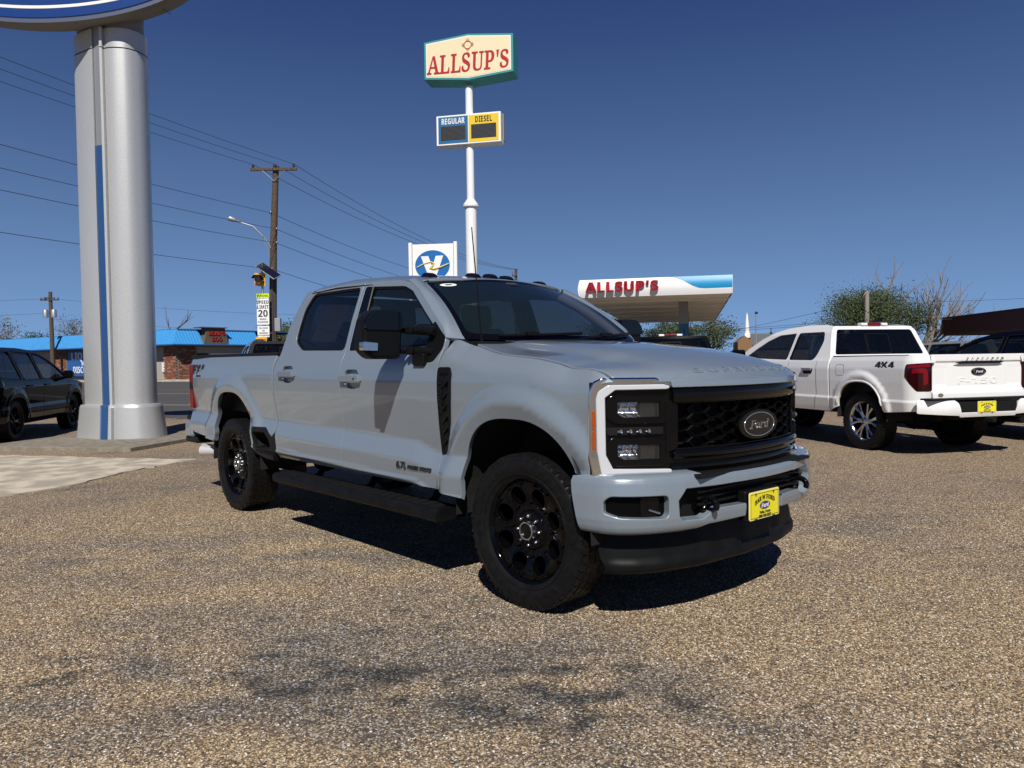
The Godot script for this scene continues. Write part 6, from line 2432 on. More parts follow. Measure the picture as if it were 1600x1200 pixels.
	text(s, "BEER", 0.36, at(Vector3(-17.7, 1.60, -0.92)), 0.02, font_sans, 1.0)
	text(s, "DISCOUNT", 0.66, at(Vector3(-17.7, 0.95, -0.92)), 0.02, font_sans, 1.05)
	part("banner_lettering", s, M.white_print, bn)
	# concrete wheel stop before the shop
	var stp := Sh.new()
	stp.box(Vector3(12, 0.22, 0.35), Transform3D(Basis(ALONG, Vector3.UP, -ACROSS), street_point(-47, 60.0, 0.19)), 0.04)
	var ws := part("wheel_stop", stp, M.pale_concrete, self)
	ws.name = numbered("concrete_wheel_stop")
	tag(ws, "long low concrete stop in front of the liquor store's corner", "wheel stop")


func far_buildings():
	# --- church with a white steeple ---
	var o := thing("church", "small distant church with white steeple, brown gable and grey tin roof", "church", Vector3(26.2, 0, -85.0), -0.2)
	var s := Sh.new()
	s.prism(pv([-1.0, 0, 0.55, 0, 0.55, 3.1, -0.25, 3.75, -1.0, 3.1]), 6.0, at(Vector3(-0.15, 0, 0.5)), 0.03)
	part("gable", s, M.barn_brown, o)
	s = Sh.new()
	s.quad(Vector3(0.0, 2.3, 0.2), Vector3(6.5, 2.3, 0.2), Vector3(6.2, 4.05, -3.0), Vector3(0.25, 4.05, -3.0), Vector3(0, 1, 1))
	s.quad(Vector3(0.0, 2.3, -6.2), Vector3(6.5, 2.3, -6.2), Vector3(6.2, 4.05, -3.0), Vector3(0.25, 4.05, -3.0), Vector3(0, 1, -1))
	part("roof", s, M.tin_roof, o)
	s = Sh.new()
	s.box(Vector3(6.3, 2.3, 6.0), at(Vector3(3.2, 1.15, -3.0)), 0.02)
	part("wall", s, M.wall_beige, o)
	s = Sh.new()
	s.box(Vector3(0.60, 0.5, 0.60), at(Vector3(-0.08, 3.78, -0.3)), 0.02)
	s.lathe(PackedVector2Array([Vector2(0.29, 0), Vector2(0.22, 0.9), Vector2(0.10, 2.0), Vector2(0.0001, 2.35)]), 8, Transform3D(Basis(Vector3.RIGHT, -PI / 2), Vector3(-0.08, 4.0, -0.3)), 0.9)
	part("steeple", s, M.steeple_white, o)
	s = Sh.new()
	s.tube(PackedVector3Array([Vector3(2.8, 4.0, -3), Vector3(2.8, 4.65, -3)]), [0.05], 6)
	s.lathe(PackedVector2Array([Vector2(0.0001, 0), Vector2(0.16, 0.05), Vector2(0.16, 0.15), Vector2(0.0001, 0.2)]), 8, Transform3D(Basis(Vector3.RIGHT, -PI / 2), Vector3(2.8, 4.0, -3)))
	part("roof_vent", s, M.dark_steel, o)
	var lp := thing("street_light", "thin street light standing right behind the church steeple", "street light", Vector3(26.75, 0, -84.0))
	s = Sh.new()
	s.tube(PackedVector3Array([Vector3(0, 0, 0), Vector3(0, 6.1, 0)]), [0.09, 0.06], 8)
	part("post", s, M.galvanised, lp)
	s = Sh.new()
	s.lathe(PackedVector2Array([Vector2(0.0001, -0.2), Vector2(0.14, -0.1), Vector2(0.14, 0.1), Vector2(0.0001, 0.2)]), 8, Transform3D(Basis(Vector3.UP, 1.2), Vector3(0.05, 6.2, 0)))
	part("lamp_head", s, M.dark_steel, lp)
	# --- low building with a maroon fascia at the right ---
	var m := thing("maroon_building", "low building with a deep maroon fascia at the right edge", "building", Vector3(25.42, 0, -45.0))
	m.rotation.y = atan2(-8.5, -1.07)
	# local +x runs from the far corner towards the camera along the fascia
	s = Sh.new()
	var run := 26.0
	s.box(Vector3(run, 0.90, 0.35), at(Vector3(run * 0.5, 3.02, 0.0)), 0.01)
	part("fascia", s, M.maroon, m)
	var sg := 1.0
	s = Sh.new()
	s.box(Vector3(run, 0.12, 9.0), at(Vector3(run * 0.5, 2.52, -4.4 * sg)), 0.01)
	part("soffit", s, M.dark_fascia, m)
	s = Sh.new()
	s.box(Vector3(run - 2.0, 2.5, 7.0), at(Vector3(run * 0.5 + 0.5, 1.25, -5.5 * sg)), 0.01)
	part("wall", s, M.wall_brown, m)
	s = Sh.new()
	s.box(Vector3(run, 0.06, 0.42), at(Vector3(run * 0.5, 3.50, 0.0)), 0.01)
	part("coping", s, M.maroon, m)


# ---------------------------------------------------------------- the other vehicles: rear axle at x = 0, x forward, y up, z to the right
const TY := [.45, .52, .60, .70, .745, .765, 1.0, 1.20, 1.30, 1.36, 1.76, 1.85, 1.92]
const TZ := [.90, .945, .965, .982, .990, .975, .985, .985, .965, .938, .80, .735, .64]
const UY := [.30, .40, .50, .62, .66, .90, 1.02, 1.12, 1.22, 1.66, 1.74, 1.82]
const UZ := [.86, .935, .955, .955, .945, .962, .968, .945, .91, .74, .67, .55]


func truck_z(x: float, y: float) -> float:
	var z := soft(PackedFloat32Array(TY), PackedFloat32Array(TZ), y, 0.01)
	for cx in [0.0, 3.69]:
		var r := Vector2(x - cx, (y - 0.47) * 0.93).length()
		z += 0.030 * smoothstep(0.66, 0.585, r) - 0.03 * clampf((0.56 - r) / 0.1, 0, 1)
	z -= 0.21 * pow(clampf((-0.86 - x) / 0.28, 0, 1), 2.0)
	z -= 0.25 * pow(clampf((x - 4.0) / 0.65, 0, 1), 2.0)
	return z


func suv_z(x: float, y: float) -> float:
	var z := soft(PackedFloat32Array(UY), PackedFloat32Array(UZ), y, 0.012)
	for cx in [0.0, 3.03]:
		var r := Vector2(x - cx, y - 0.40).length()
		z += 0.022 * smoothstep(0.62, 0.50, r)
	z -= 0.20 * pow(clampf((-0.55 - x) / 0.45, 0, 1), 2.0)
	z -= 0.24 * pow(clampf((x - 3.4) / 0.60, 0, 1), 2.0)
	return z


func wheel_arch(cx: float, a: float, b: float, yc: float, y0: float) -> PackedVector2Array:
	var r := PackedVector2Array()
	for k in 33:
		var t := PI - PI * k / 32.0
		var p := Vector2(cx + a * signf(cos(t)) * pow(absf(cos(t)), 0.8), yc + b * pow(absf(sin(t)), 0.8))
		if p.y >= y0:
			r.append(p)
	return r


# strips across the vehicle between the tops of its two sides
func cross_strip(s: Sh, tops: Array, zf: Callable, inset: float, crown: float, smooth_join := true):
	var n := 12
	for k in tops.size() - 1:
		var a: Vector2 = tops[k]
		var b: Vector2 = tops[k + 1]
		var da := (b - a).normalized()
		var na := Vector2(-da.y, da.x)
		var n0 := na
		var n1 := na
		if smooth_join and k > 0:
			var d0: Vector2 = (a - (tops[k - 1] as Vector2)).normalized()
			n0 = (na + Vector2(-d0.y, d0.x)).normalized()
		if smooth_join and k < tops.size() - 2:
			var d1: Vector2 = ((tops[k + 2] as Vector2) - b).normalized()
			n1 = (na + Vector2(-d1.y, d1.x)).normalized()
		for i in n:
			var P := []
			var N := []
			for q in [[a, i, n0], [a, i + 1, n0], [b, i + 1, n1], [b, i, n1]]:
				var t: float = q[1] * 2.0 / n - 1.0
				var e: Vector2 = q[0]
				var w: float = zf.call(e.x, e.y) - inset
				var nn: Vector2 = q[2]
				var up := nn * crown * (1.0 - t * t)
				P.append(Vector3(e.x + up.x, e.y + up.y, w * t))
				N.append(Vector3(nn.x, nn.y, 2.0 * crown * t / maxf(w, 0.1)).normalized())
			if (N[0] as Vector3).y < -0.2 and (a.x + b.x) > 10.0:
				pass
			s.squad(P[0], P[1], P[2], P[3], N[0], N[1], N[2], N[3])


func build_pickup(paint: Material, wheel_style: String) -> Node3D:
	var o := Node3D.new()
	var zf := func(x, y): return truck_z(x, y)
	var f := func(x, y): return Vector3(x, y, truck_z(x, y))
	# cab and front side panel
	var cab := pv([0.685, .53, 3.16, .53])
	cab.append_array(wheel_arch(3.69, .47, .53, .47, .55))
	var top := [Vector2(4.58, .56), Vector2(4.62, .80), Vector2(4.60, 1.12), Vector2(4.50, 1.20), Vector2(4.2, 1.255), Vector2(3.7, 1.31), Vector2(3.32, 1.345), Vector2(3.05, 1.53), Vector2(2.70, 1.69), Vector2(2.36, 1.805), Vector2(2.05, 1.862), Vector2(1.57, 1.895), Vector2(1.10, 1.885), Vector2(0.875, 1.85), Vector2(0.79, 1.60), Vector2(0.70, 1.37)]
	for p in top:
		cab.append(p)
	var wf := rounded(pv([1.80, 1.325, 3.10, 1.365, 2.80, 1.525, 2.50, 1.66, 2.18, 1.755, 1.725, 1.775]), 0.04, 3)
	var wr := rounded(pv([1.10, 1.315, 1.735, 1.322, 1.66, 1.776, 1.0, 1.772, 0.955, 1.62, 1.03, 1.40]), 0.05, 3)
	var s := Sh.new()
	s.sheet(cab, [wf, wr], 0.06, 0.03, f, 1.0, 0.03, 0.004)
	both("cab_side", s, paint, o)
	for w in [wf, wr]:
		s = Sh.new()
		s.sheet(Geometry2D.offset_polygon(w, 0.012, Geometry2D.JOIN_MITER)[0], [], 0.12, 0.1, func(x, y): return Vector3(x, y, truck_z(x, y) - 0.015), 1.0, 0.0)
		both("side_window", s, M.tint_glass, o)
	s = Sh.new()
	s.sheet(pv([1.70, 1.32, 1.83, 1.32, 1.755, 1.776, 1.63, 1.778]), [], 0.1, 0.1, func(x, y): return Vector3(x, y, truck_z(x, y) - 0.002), 1.0, 0.01, 0.002)
	both("pillar_cover", s, M.gloss_black, o)
	# seams of the doors: thin dark grooves
	for line in [[1.70, .56, 1.72, 1.31], [0.98, .80, 0.985, 1.31], [0.98, .80, 1.05, .56], [2.98, .56, 3.02, 1.30]]:
		s = Sh.new()
		var pth := PackedVector3Array()
		for k in 12:
			var x := lerpf(line[0], line[2], k / 11.0)
			var y := lerpf(line[1], line[3], k / 11.0)
			pth.append(Vector3(x, y, truck_z(x, y) - 0.002))
		s.tube(pth, [0.005], 4)
		both("door_seam", s, M.pit_black, o)
	# bed sides
	var bed := pv([0.655, .55, 0.655, 1.362, -1.10, 1.372, -1.145, 1.36, -1.145, 1.275, -0.90, 1.255, -0.885, 1.09, -1.02, .885, -1.145, .885, -1.145, .63, -0.50, .58])
	bed.append_array(wheel_arch(0.0, .475, .53, .47, .60))
	s = Sh.new()
	s.sheet(bed, [], 0.06, 0.03, f, 1.0, 0.03, 0.004)
	both("bed_side", s, paint, o)
	s = Sh.new()
	s.sheet(rounded(pv([-0.905, 1.25, -1.14, 1.27, -1.14, .89, -1.025, .89, -0.892, 1.09]), 0.02, 2), [], 0.03, 0.05, func(x, y): return Vector3(x, y, truck_z(x, y) + 0.006), 1.0, 0.03, 0.004)
	var lamps := both("tail_lamp", s, M.dark_red_lens, o)
	for k in 2:
		var r := Sh.new()
		r.sheet(rounded(pv([-0.985, 1.19, -1.10, 1.20, -1.118, 1.16, -1.118, .99, -1.085, .97, -1.085, 1.14, -0.985, 1.13]), 0.012, 2), [], 0.02, 0.03, func(x, y): return Vector3(x, y, truck_z(x, y) + 0.010), 1.0, 0.006, 0.001)
		part("lamp_hook", r if k == 0 else r.mirrored(), M.red_lens, lamps[k])
		var r2 := Sh.new()
		r2.sheet(rounded(pv([-0.93, 1.205, -1.13, 1.215, -1.13, 1.255, -0.93, 1.24]), 0.008, 2), [], 0.02, 0.03, func(x, y): return Vector3(x, y, truck_z(x, y) + 0.009), 1.0, 0.005, 0.001)
		part("lamp_bar", r2 if k == 0 else r2.mirrored(), M.red_lens, lamps[k])
	s = Sh.new()
	s.box(Vector3(1.50, 0.022, 0.06), at(Vector3(-0.10, 1.372, 0.895)), 0.006)
	both("bed_rail_cap", s, M.trim_black, o)
	s = Sh.new()
	s.box(Vector3(1.42, 0.03, 1.55), at(Vector3(-0.08, .84, 0)))
	for z in [-.82, .82]:
		s.box(Vector3(1.42, 0.52, 0.03), at(Vector3(-0.08, 1.10, z)))
	s.box(Vector3(0.03, 0.54, 1.66), at(Vector3(0.63, 1.09, 0)))
	part("bed_liner", s, M.trim_black, o)
	# hood, windscreen, roof
	s = Sh.new()
	cross_strip(s, top.slice(0, 7), zf, 0.01, 0.03)
	part("hood", s, paint, o)
	s = Sh.new()
	cross_strip(s, top.slice(6, 10), zf, 0.05, 0.06)
	part("windscreen", s, M.windscreen, o)
	s = Sh.new()
	cross_strip(s, top.slice(9, 14), zf, 0.004, 0.045)
	part("roof", s, paint, o)
	# back of the cab
	var bw := func(z, y): return Vector3(0.70 + (y - 1.37) * 0.36 + 0.02 * (1.0 - pow(absf(z) / 0.9, 2.0)) * -1.0, y, z)
	s = Sh.new()
	s.sheet(pv([-.925, 1.00, .925, 1.00, .925, 1.37, .79, 1.78, .72, 1.85, -.72, 1.85, -.79, 1.78, -.925, 1.37]), [rounded(pv([-.835, 1.40, .835, 1.40, .70, 1.80, -.70, 1.80]), 0.04, 3)], 0.1, 0.06, bw, 1.0, 0.02)
	part("cab_back", s, paint, o)
	s = Sh.new()
	s.sheet(rounded(pv([-.85, 1.39, .85, 1.39, .715, 1.81, -.715, 1.81]), 0.04, 3), [], 0.1, 0.1, func(z, y): return (bw as Callable).call(z, y) + Vector3(0.004, 0, 0), 1.0, 0.0)
	var bg := part("rear_glass", s, M.tint_glass, o)
	s = Sh.new()
	s.sheet(rounded(rect(-.22, 1.42, .22, 1.73), 0.03, 3), [rounded(rect(-.212, 1.428, .212, 1.722), 0.026, 3)], 0.1, 0.1, func(z, y): return (bw as Callable).call(z, y) - Vector3(0.003, 0, 0), 1.0, 0.004, 0.001)
	part("slider_frame", s, M.trim_black, bg)
	s = Sh.new()
	s.box(Vector3(0.10, 0.055, 0.52), at(Vector3(0.885, 1.878, 0.0)), 0.02)
	var bl := part("high_brake_lamp", s, M.clear_lens, o)
	s = Sh.new()
	s.box(Vector3(0.105, 0.050, 0.24), at(Vector3(0.882, 1.879, 0.0)), 0.015)
	part("brake_lens", s, M.red_lens, bl)
	s = Sh.new()
	for z in [-0.19, 0.19]:
		s.box(Vector3(0.103, 0.046, 0.12), at(Vector3(0.8825, 1.879, z)), 0.015)
	part("cargo_lens", s, M.sign_white, bl)
	s = Sh.new()
	s.prism(pv([0.0, 0.0, 0.20, 0.0, 0.06, 0.07, 0.02, 0.07]), 0.04, at(Vector3(1.02, 1.93, 0.32)), 0.008)
	part("roof_fin", s, M.gloss_black, o)
	# tailgate: three pressed panels
	var tg := func(z, y):
		var x := -1.130 - 0.035 * smoothstep(.885, .86, y) + 0.02 * smoothstep(.90, .96, y)
		x -= 0.024 * smoothstep(1.27, 1.30, y)
		x += 0.012 * smoothstep(.5, .52, absf(z)) * smoothstep(.74, .72, absf(z)) * smoothstep(.95, .97, y) * smoothstep(1.22, 1.20, y)
		return Vector3(x, y, z)
	for e in [[-.775, -.425], [-.419, .419], [.425, .775]]:
		s = Sh.new()
		s.sheet(rounded(rect(e[0], .795, e[1], 1.378), 0.012, 2), [], 0.02, 0.02, tg, 1.0, 0.03, 0.003)
		part("tailgate_panel", s, paint, o)
	s = Sh.new()
	s.box(Vector3(0.04, 0.56, 1.5), at(Vector3(-1.075, 1.09, 0)), 0.01)
	part("tailgate_core", s, M.pit_black, o)
	# running gear, wheels
	put_wheels(o, make_wheel(wheel_style, 0.42, 0.275), [[0, .42, .80, 0], [3.69, .42, .80, 0], [0, .42, -.80, 0], [3.69, .42, -.80, 0]])
	for cx in [0.0, 3.69]:
		var wh := Sh.new()
		for k in 16:
			var a0 := PI * k / 16.0
			var a1 := PI * (k + 1) / 16.0
			var p := Vector3(cx + cos(a0) * .52, .45 + sin(a0) * .60, 0)
			var q := Vector3(cx + cos(a1) * .52, .45 + sin(a1) * .60, 0)
			wh.quad(p + Vector3(0, 0, .95), q + Vector3(0, 0, .95), q + Vector3(0, 0, .50), p + Vector3(0, 0, .50), Vector3(cx, .45, 0) - p)
		wh.quad(Vector3(cx - .52, .4, .5), Vector3(cx + .52, .4, .5), Vector3(cx + .52, 1.06, .5), Vector3(cx - .52, 1.06, .5), Vector3.BACK)
		both("wheel_house", wh, M.pit_black, o)
	s = Sh.new()
	for z in [-.45, .45]:
		s.box(Vector3(5.4, .16, .09), at(Vector3(1.75, .55, z)), .01)
	s.tube(PackedVector3Array([Vector3(0, .42, -.7), Vector3(0, .42, .7)]), [.06], 8)
	s.lathe(PackedVector2Array([Vector2(.0001, .16), Vector2(.12, .1), Vector2(.16, 0), Vector2(.12, -.1), Vector2(.0001, -.16)]), 12, Transform3D(Basis(Vector3.UP, PI / 2), Vector3(0, .42, 0)))
	s.box(Vector3(3.0, .08, 1.6), at(Vector3(2.1, .55, 0)), .01)
	s.box(Vector3(.5, .28, .8), at(Vector3(-.75, .62, .1)), .05)
	part("chassis", s, M.matte_black, o)
	# rear bumper
	s = Sh.new()
	var ends := rounded(pv([-1.0, .60, -.44, .565, -.50, .735, -.56, .775, -1.0, .775]), 0.02, 2)
	var bx := func(z, y): return Vector3(-1.315 + 0.20 * pow(clampf((absf(z) - 0.6) / 0.42, 0, 1), 2.0) + 0.02 * pow((y - 0.67) / 0.1, 2.0), y, z)
	s.sheet(ends, [], 0.03, 0.03, bx, 1.0, 0.08, 0.006)
	s.add(s.mirrored())
	var low := Sh.new()
	low.sheet(rounded(pv([-.46, .545, .46, .545, .46, .60, -.46, .60]), 0.01, 1), [], 0.05, 0.03, bx, 1.0, 0.05, 0.005)
	s.add(low)
	var bmp := part("rear_bumper", s, paint, o)
	s = Sh.new()
	s.box(Vector3(0.16, 0.17, 0.96), at(Vector3(-1.22, .665, 0)), .01)
	s.box(Vector3(0.20, 0.03, 1.86), at(Vector3(-1.20, .785, 0)), .008)
	part("bumper_pad", s, M.trim_black, bmp)
	s = Sh.new()
	s.box(Vector3(0.5, 0.06, 0.06), at(Vector3(-1.15, .50, 0)), .01)
	s.tube(PackedVector3Array([Vector3(-0.9, .47, .62), Vector3(-1.24, .47, .64)]), [.045], 10)
	part("hitch", s, M.matte_black, bmp)
	return o


func white_pickup():
	var o := build_pickup(M.white_paint, "bright")
	o.name = numbered("pickup_truck")
	add_child(o, true)
	o.position = Vector3(6.0352, 0, -11.495)
	o.rotation.y = 1.8318
	tag(o, "white crew cab pickup parked tail outward, with bright wheels and a dark oval tailgate badge", "pickup truck")
	var rear := Basis(Vector3(0, 0, 1), Vector3.UP, Vector3(-1, 0, 0))
	var left := Basis(Vector3(-1, 0, 0), Vector3.UP, Vector3(0, 0, -1))
	var s := Sh.new()
	text(s, "F-150", 0.085, Transform3D(rear, Vector3(-1.112, 1.02, 0.0)), 0.008, font_sans, 2.35)
	part("tailgate_lettering", s, M.white_paint, o)
	s = Sh.new()
	var word := "PLATINUM"
	for k in 8:
		text(s, word[k], 0.026, Transform3D(rear, Vector3(-1.156, 1.322, -0.20 + k * 0.083)), 0.004, font_sans, 1.2)
	part("trim_lettering", s, M.ink_black, o)
	s = Sh.new()
	s.prism(pv([-.405, 1.262, -.33, 1.252, .34, 1.252, .415, 1.27, .36, 1.288, -.28, 1.288]), 0.012, Transform3D(rear, Vector3(-1.150, 0, 0)), 0.003, true)
	part("tailgate_strip", s, M.trim_black, o)
	oval_badge(o, Transform3D(rear, Vector3(-1.128, 1.145, 0.02)), 0.122, 0.052, M.emblem_dark, M.silver_ring, M.white_print)
	dealer_plate(o, Transform3D(rear, Vector3(-1.310, .675, -0.04)))
	s = Sh.new()
	s.prism(oval(-.655, .838, .044, .026, 24), 0.003, Transform3D(rear, Vector3(-1.170, 0, 0)), 0.001)
	part("round_sticker", s, M.bark, o)
	s = Sh.new()
	text(s, "4X4", 0.088, Transform3D(left, Vector3(-0.51, 1.245, -truck_z(-0.5, 1.245) - 0.004)), 0.008, font_sans, 1.75, 0.15)
	part("drive_badge", s, M.ink_black, o)
	# filler door, chrome handles, arch lips
	s = Sh.new()
	s.sheet(rounded(rect(.33, 1.085, .51, 1.25), 0.04, 4), [rounded(rect(.334, 1.089, .506, 1.246), 0.037, 4)], 0.05, 0.05, func(x, y): return Vector3(x, y, -truck_z(x, y) - 0.001), -1.0, 0.002, 0.0005)
	part("filler_door_seam", s, M.trim_black, o)
	for x in [1.20, 2.12]:
		s = Sh.new()
		s.prism(rounded(pv([-.14, .0, .14, .0, .10, -.085, -.10, -.085]), 0.02, 2), 0.006, Transform3D(left, Vector3(x, 1.185, -truck_z(x, 1.15) - 0.003)), 0.002)
		var cup := part("handle_cup", s, M.trim_black, o)
		s = Sh.new()
		s.box(Vector3(0.24, 0.04, 0.025), at(Vector3(x, 1.175, -truck_z(x, 1.17) - 0.022)), 0.008)
		part("door_handle", s, M.chrome, cup)
	for cx in [0.0, 3.69]:
		s = Sh.new()
		var pth := PackedVector3Array()
		for p in wheel_arch(cx, .485, .54, .47, .62):
			pth.append(Vector3(p.x, p.y, truck_z(p.x, p.y) + 0.002))
		s.tube(pth, [0.016], 6)
		both("arch_lip", s, M.white_paint, o)
	for sx: float in [-1.0, 1.0]:
		s = Sh.new()
		s.box(Vector3(0.12, 0.20, 0.26), at(Vector3(3.02, 1.42, 1.12 * sx)), 0.05)
		s.box(Vector3(0.06, 0.05, 0.14), at(Vector3(3.0, 1.36, 0.97 * sx)), 0.015)
		part("door_mirror", s, M.gloss_black, o)


func build_suv(paint: Material) -> Node3D:
	var o := Node3D.new()
	var zf := func(x, y): return suv_z(x, y)
	var f := func(x, y): return Vector3(x, y, suv_z(x, y))
	var side := pv([-.92, .42, -.50, .36])
	side.append_array(wheel_arch(0.0, .44, .43, .40, .38))
	side.append_array(pv([.50, .33, 2.50, .33]))
	side.append_array(wheel_arch(3.03, .44, .43, .40, .38))
	var top := [Vector2(3.92, .36), Vector2(3.98, .62), Vector2(3.94, .86), Vector2(3.80, .97), Vector2(3.3, 1.06), Vector2(2.78, 1.12), Vector2(2.50, 1.29), Vector2(2.10, 1.50), Vector2(1.75, 1.645), Vector2(1.40, 1.722), Vector2(.8, 1.765), Vector2(.2, 1.765), Vector2(-.35, 1.735), Vector2(-.62, 1.69), Vector2(-.80, 1.45), Vector2(-.94, 1.15), Vector2(-1.0, .85), Vector2(-1.0, .60), Vector2(-.94, .42)]
	for p in top:
		if p.x > -.93 or p.y > 0.5:
			side.append(p)
	var w1 := rounded(pv([1.30, 1.14, 2.58, 1.16, 2.30, 1.36, 1.90, 1.54, 1.55, 1.635, 1.22, 1.665]), 0.04, 3)
	var w2 := rounded(pv([.36, 1.14, 1.22, 1.14, 1.14, 1.672, .28, 1.69]), 0.04, 3)
	var w3 := rounded(pv([-.66, 1.20, .28, 1.145, .20, 1.69, -.42, 1.65]), 0.06, 3)
	var s := Sh.new()
	s.sheet(side, [w1, w2, w3], 0.06, 0.03, f, 1.0, 0.03, 0.005)
	both("body_side", s, paint, o)
	for w in [w1, w2, w3]:
		s = Sh.new()
		s.sheet(Geometry2D.offset_polygon(w, 0.012, Geometry2D.JOIN_MITER)[0], [], 0.12, 0.1, func(x, y): return Vector3(x, y, suv_z(x, y) - 0.012), 1.0, 0.0)
		both("side_window", s, M.light_tint if w == w1 else M.tint_glass, o)
		var c := PackedVector3Array()
		for k in w.size() + 1:
			var p: Vector2 = w[k % w.size()]
			c.append(Vector3(p.x, p.y, suv_z(p.x, p.y) + 0.002))
		s = Sh.new()
		s.tube(c, [0.008], 4, false)
		both("window_trim", s, M.trim_black, o)
	for line in [[1.26, .40, 1.27, 1.12], [.42, .85, .32, 1.12], [.42, .85, .52, .40], [2.55, .42, 2.62, 1.10]]:
		s = Sh.new()
		var pth := PackedVector3Array()
		for k in 10:
			var x := lerpf(line[0], line[2], k / 9.0)
			var y := lerpf(line[1], line[3], k / 9.0)
			pth.append(Vector3(x, y, suv_z(x, y) - 0.002))
		s.tube(pth, [0.005], 4)
		both("door_seam", s, M.pit_black, o)
	for e in [["hood", 0, 6, paint, 0.01, 0.03], ["windscreen", 5, 9, M.windscreen, 0.06, 0.06], ["roof", 8, 14, paint, 0.004, 0.04], ["rear_glass", 13, 16, M.tint_glass, 0.06, 0.03], ["tailgate", 15, 19, paint, 0.01, 0.02]]:
		s = Sh.new()
		cross_strip(s, top.slice(e[1], e[2]), zf, e[4], e[5])
		part(e[0], s, e[3], o)
	s = Sh.new()
	s.box(Vector3(.16, .17, .20), at(Vector3(2.42, 1.22, 1.04)), .06)
	s.box(Vector3(.06, .05, .12), at(Vector3(2.44, 1.15, .93)), .015)
	both("door_mirror", s, paint, o)
	for x in [1.42, .55]:
		s = Sh.new()
		s.box(Vector3(.22, .035, .03), at(Vector3(x, 1.03, suv_z(x, 1.03) + .015)), .01)
		both("door_handle", s, paint, o)
	put_wheels(o, make_wheel("dark", 0.385, 0.245), [[0, .385, .80, 0], [3.03, .385, .80, 0], [0, .385, -.80, 0], [3.03, .385, -.80, 0]])
	for cx in [0.0, 3.03]:
		var wh := Sh.new()
		for k in 16:
			var a0 := PI * k / 16.0
			var a1 := PI * (k + 1) / 16.0
			var p := Vector3(cx + cos(a0) * .48, .40 + sin(a0) * .48, 0)
			var q := Vector3(cx + cos(a1) * .48, .40 + sin(a1) * .48, 0)
			wh.quad(p + Vector3(0, 0, .93), q + Vector3(0, 0, .93), q + Vector3(0, 0, .50), p + Vector3(0, 0, .50), Vector3(cx, .40, 0) - p)
		wh.quad(Vector3(cx - .48, .3, .5), Vector3(cx + .48, .3, .5), Vector3(cx + .48, .9, .5), Vector3(cx - .48, .9, .5), Vector3.BACK)
		both("wheel_house", wh, M.pit_black, o)
	s = Sh.new()
	s.box(Vector3(4.3, .10, 1.5), at(Vector3(1.5, .33, 0)), .02)
	part("underbody", s, M.matte_black, o)
	s = Sh.new()
	for x in [1.35, .45]:
		for z in [-.38, .38]:
			s.box(Vector3(.14, .62, .5), Transform3D(Basis(Vector3.BACK, .2), Vector3(x - .25, 1.0, z)), .05)
			s.box(Vector3(.10, .18, .26), at(Vector3(x - .32, 1.42, z)), .04)
	s.box(Vector3(.5, .30, 1.5), at(Vector3(2.35, 1.0, 0)), .06)
	part("seats", s, M.cabin_dark, o)
	return o


func other_vehicles():
	var a := build_suv(M.black_paint)
	a.name = numbered("parked_suv")
	add_child(a, true)
	a.position = Vector3(-10.156, 0, -14.10)
	a.rotation.y = 1.779
	tag(a, "glossy black SUV parked left of the silver sign column", "SUV")
	var b: Node3D = a.duplicate()
	b.name = numbered("parked_suv")
	add_child(b, true)
	b.position = Vector3(9.07, 0, -11.56)
	b.rotation.y = 1.80
	tag(b, "black SUV beyond the white pickup, only its roof and side windows showing", "SUV")
	var c := build_suv(M.grey_paint)
	c.name = numbered("parked_suv")
	add_child(c, true)
	c.position = Vector3(13.75, 0, -22.3)
	c.rotation.y = 2.1
	tag(c, "grey SUV glimpsed between the white pickup's cab and the black SUV's windscreen", "SUV")
	var d := build_pickup(M.black_paint, "dark")
	d.name = numbered("pickup_truck")
	add_child(d, true)
	d.position = Vector3(3.30, 0, -15.7)
	d.rotation.y = 1.42
	tag(d, "black pickup behind the grey pickup's hood, showing its cab back with red brake lamp", "pickup truck")
	var e := build_pickup(M.graphite_paint, "dark")
	e.get_node("high_brake_lamp").free()
	e.name = numbered("pickup_truck")
	add_child(e, true)
	e.position = Vector3(-4.29, 0, -15.26)
	e.rotation.y = 1.97
	tag(e, "pickup with dark rear glass half hidden behind the grey pickup's bed", "pickup truck")


# ---------------------------------------------------------------- trees
func limb(s: Sh, tips: Array, p: Vector3, d: Vector3, length: float, r: float, depth: int, g: RandomNumberGenerator, spread: float, lift: float):
	var path := PackedVector3Array([p])
	var radii := [r]
	var q := p
	var dir := d
	for k in 4:
		dir = (dir + Vector3(g.randf_range(-1, 1), g.randf_range(-0.6, 0.8) + lift, g.randf_range(-1, 1)) * 0.16).normalized()
		q += dir * length / 4.0
		path.append(q)
		radii.append(r * lerpf(1.0, 0.55, (k + 1) / 4.0))
	s.tube(path, radii, 6 if r > 0.05 else 4, false)
	if depth == 0:
		tips.append([q, dir])
		return
	var n := 3 if depth > 1 else g.randi_range(2, 4)
	for k in n:
		var from: Vector3 = path[4] if k == 0 else path[g.randi_range(2, 4)]
		var nd := (dir + Vector3(g.randf_range(-1, 1), g.randf_range(-0.5, 0.9), g.randf_range(-1, 1)) * spread).normalized()
		limb(s, tips, from, nd, length * g.randf_range(0.58, 0.82), r * 0.52, depth - 1, g, spread, lift)
	tips.append([path[3], dir])


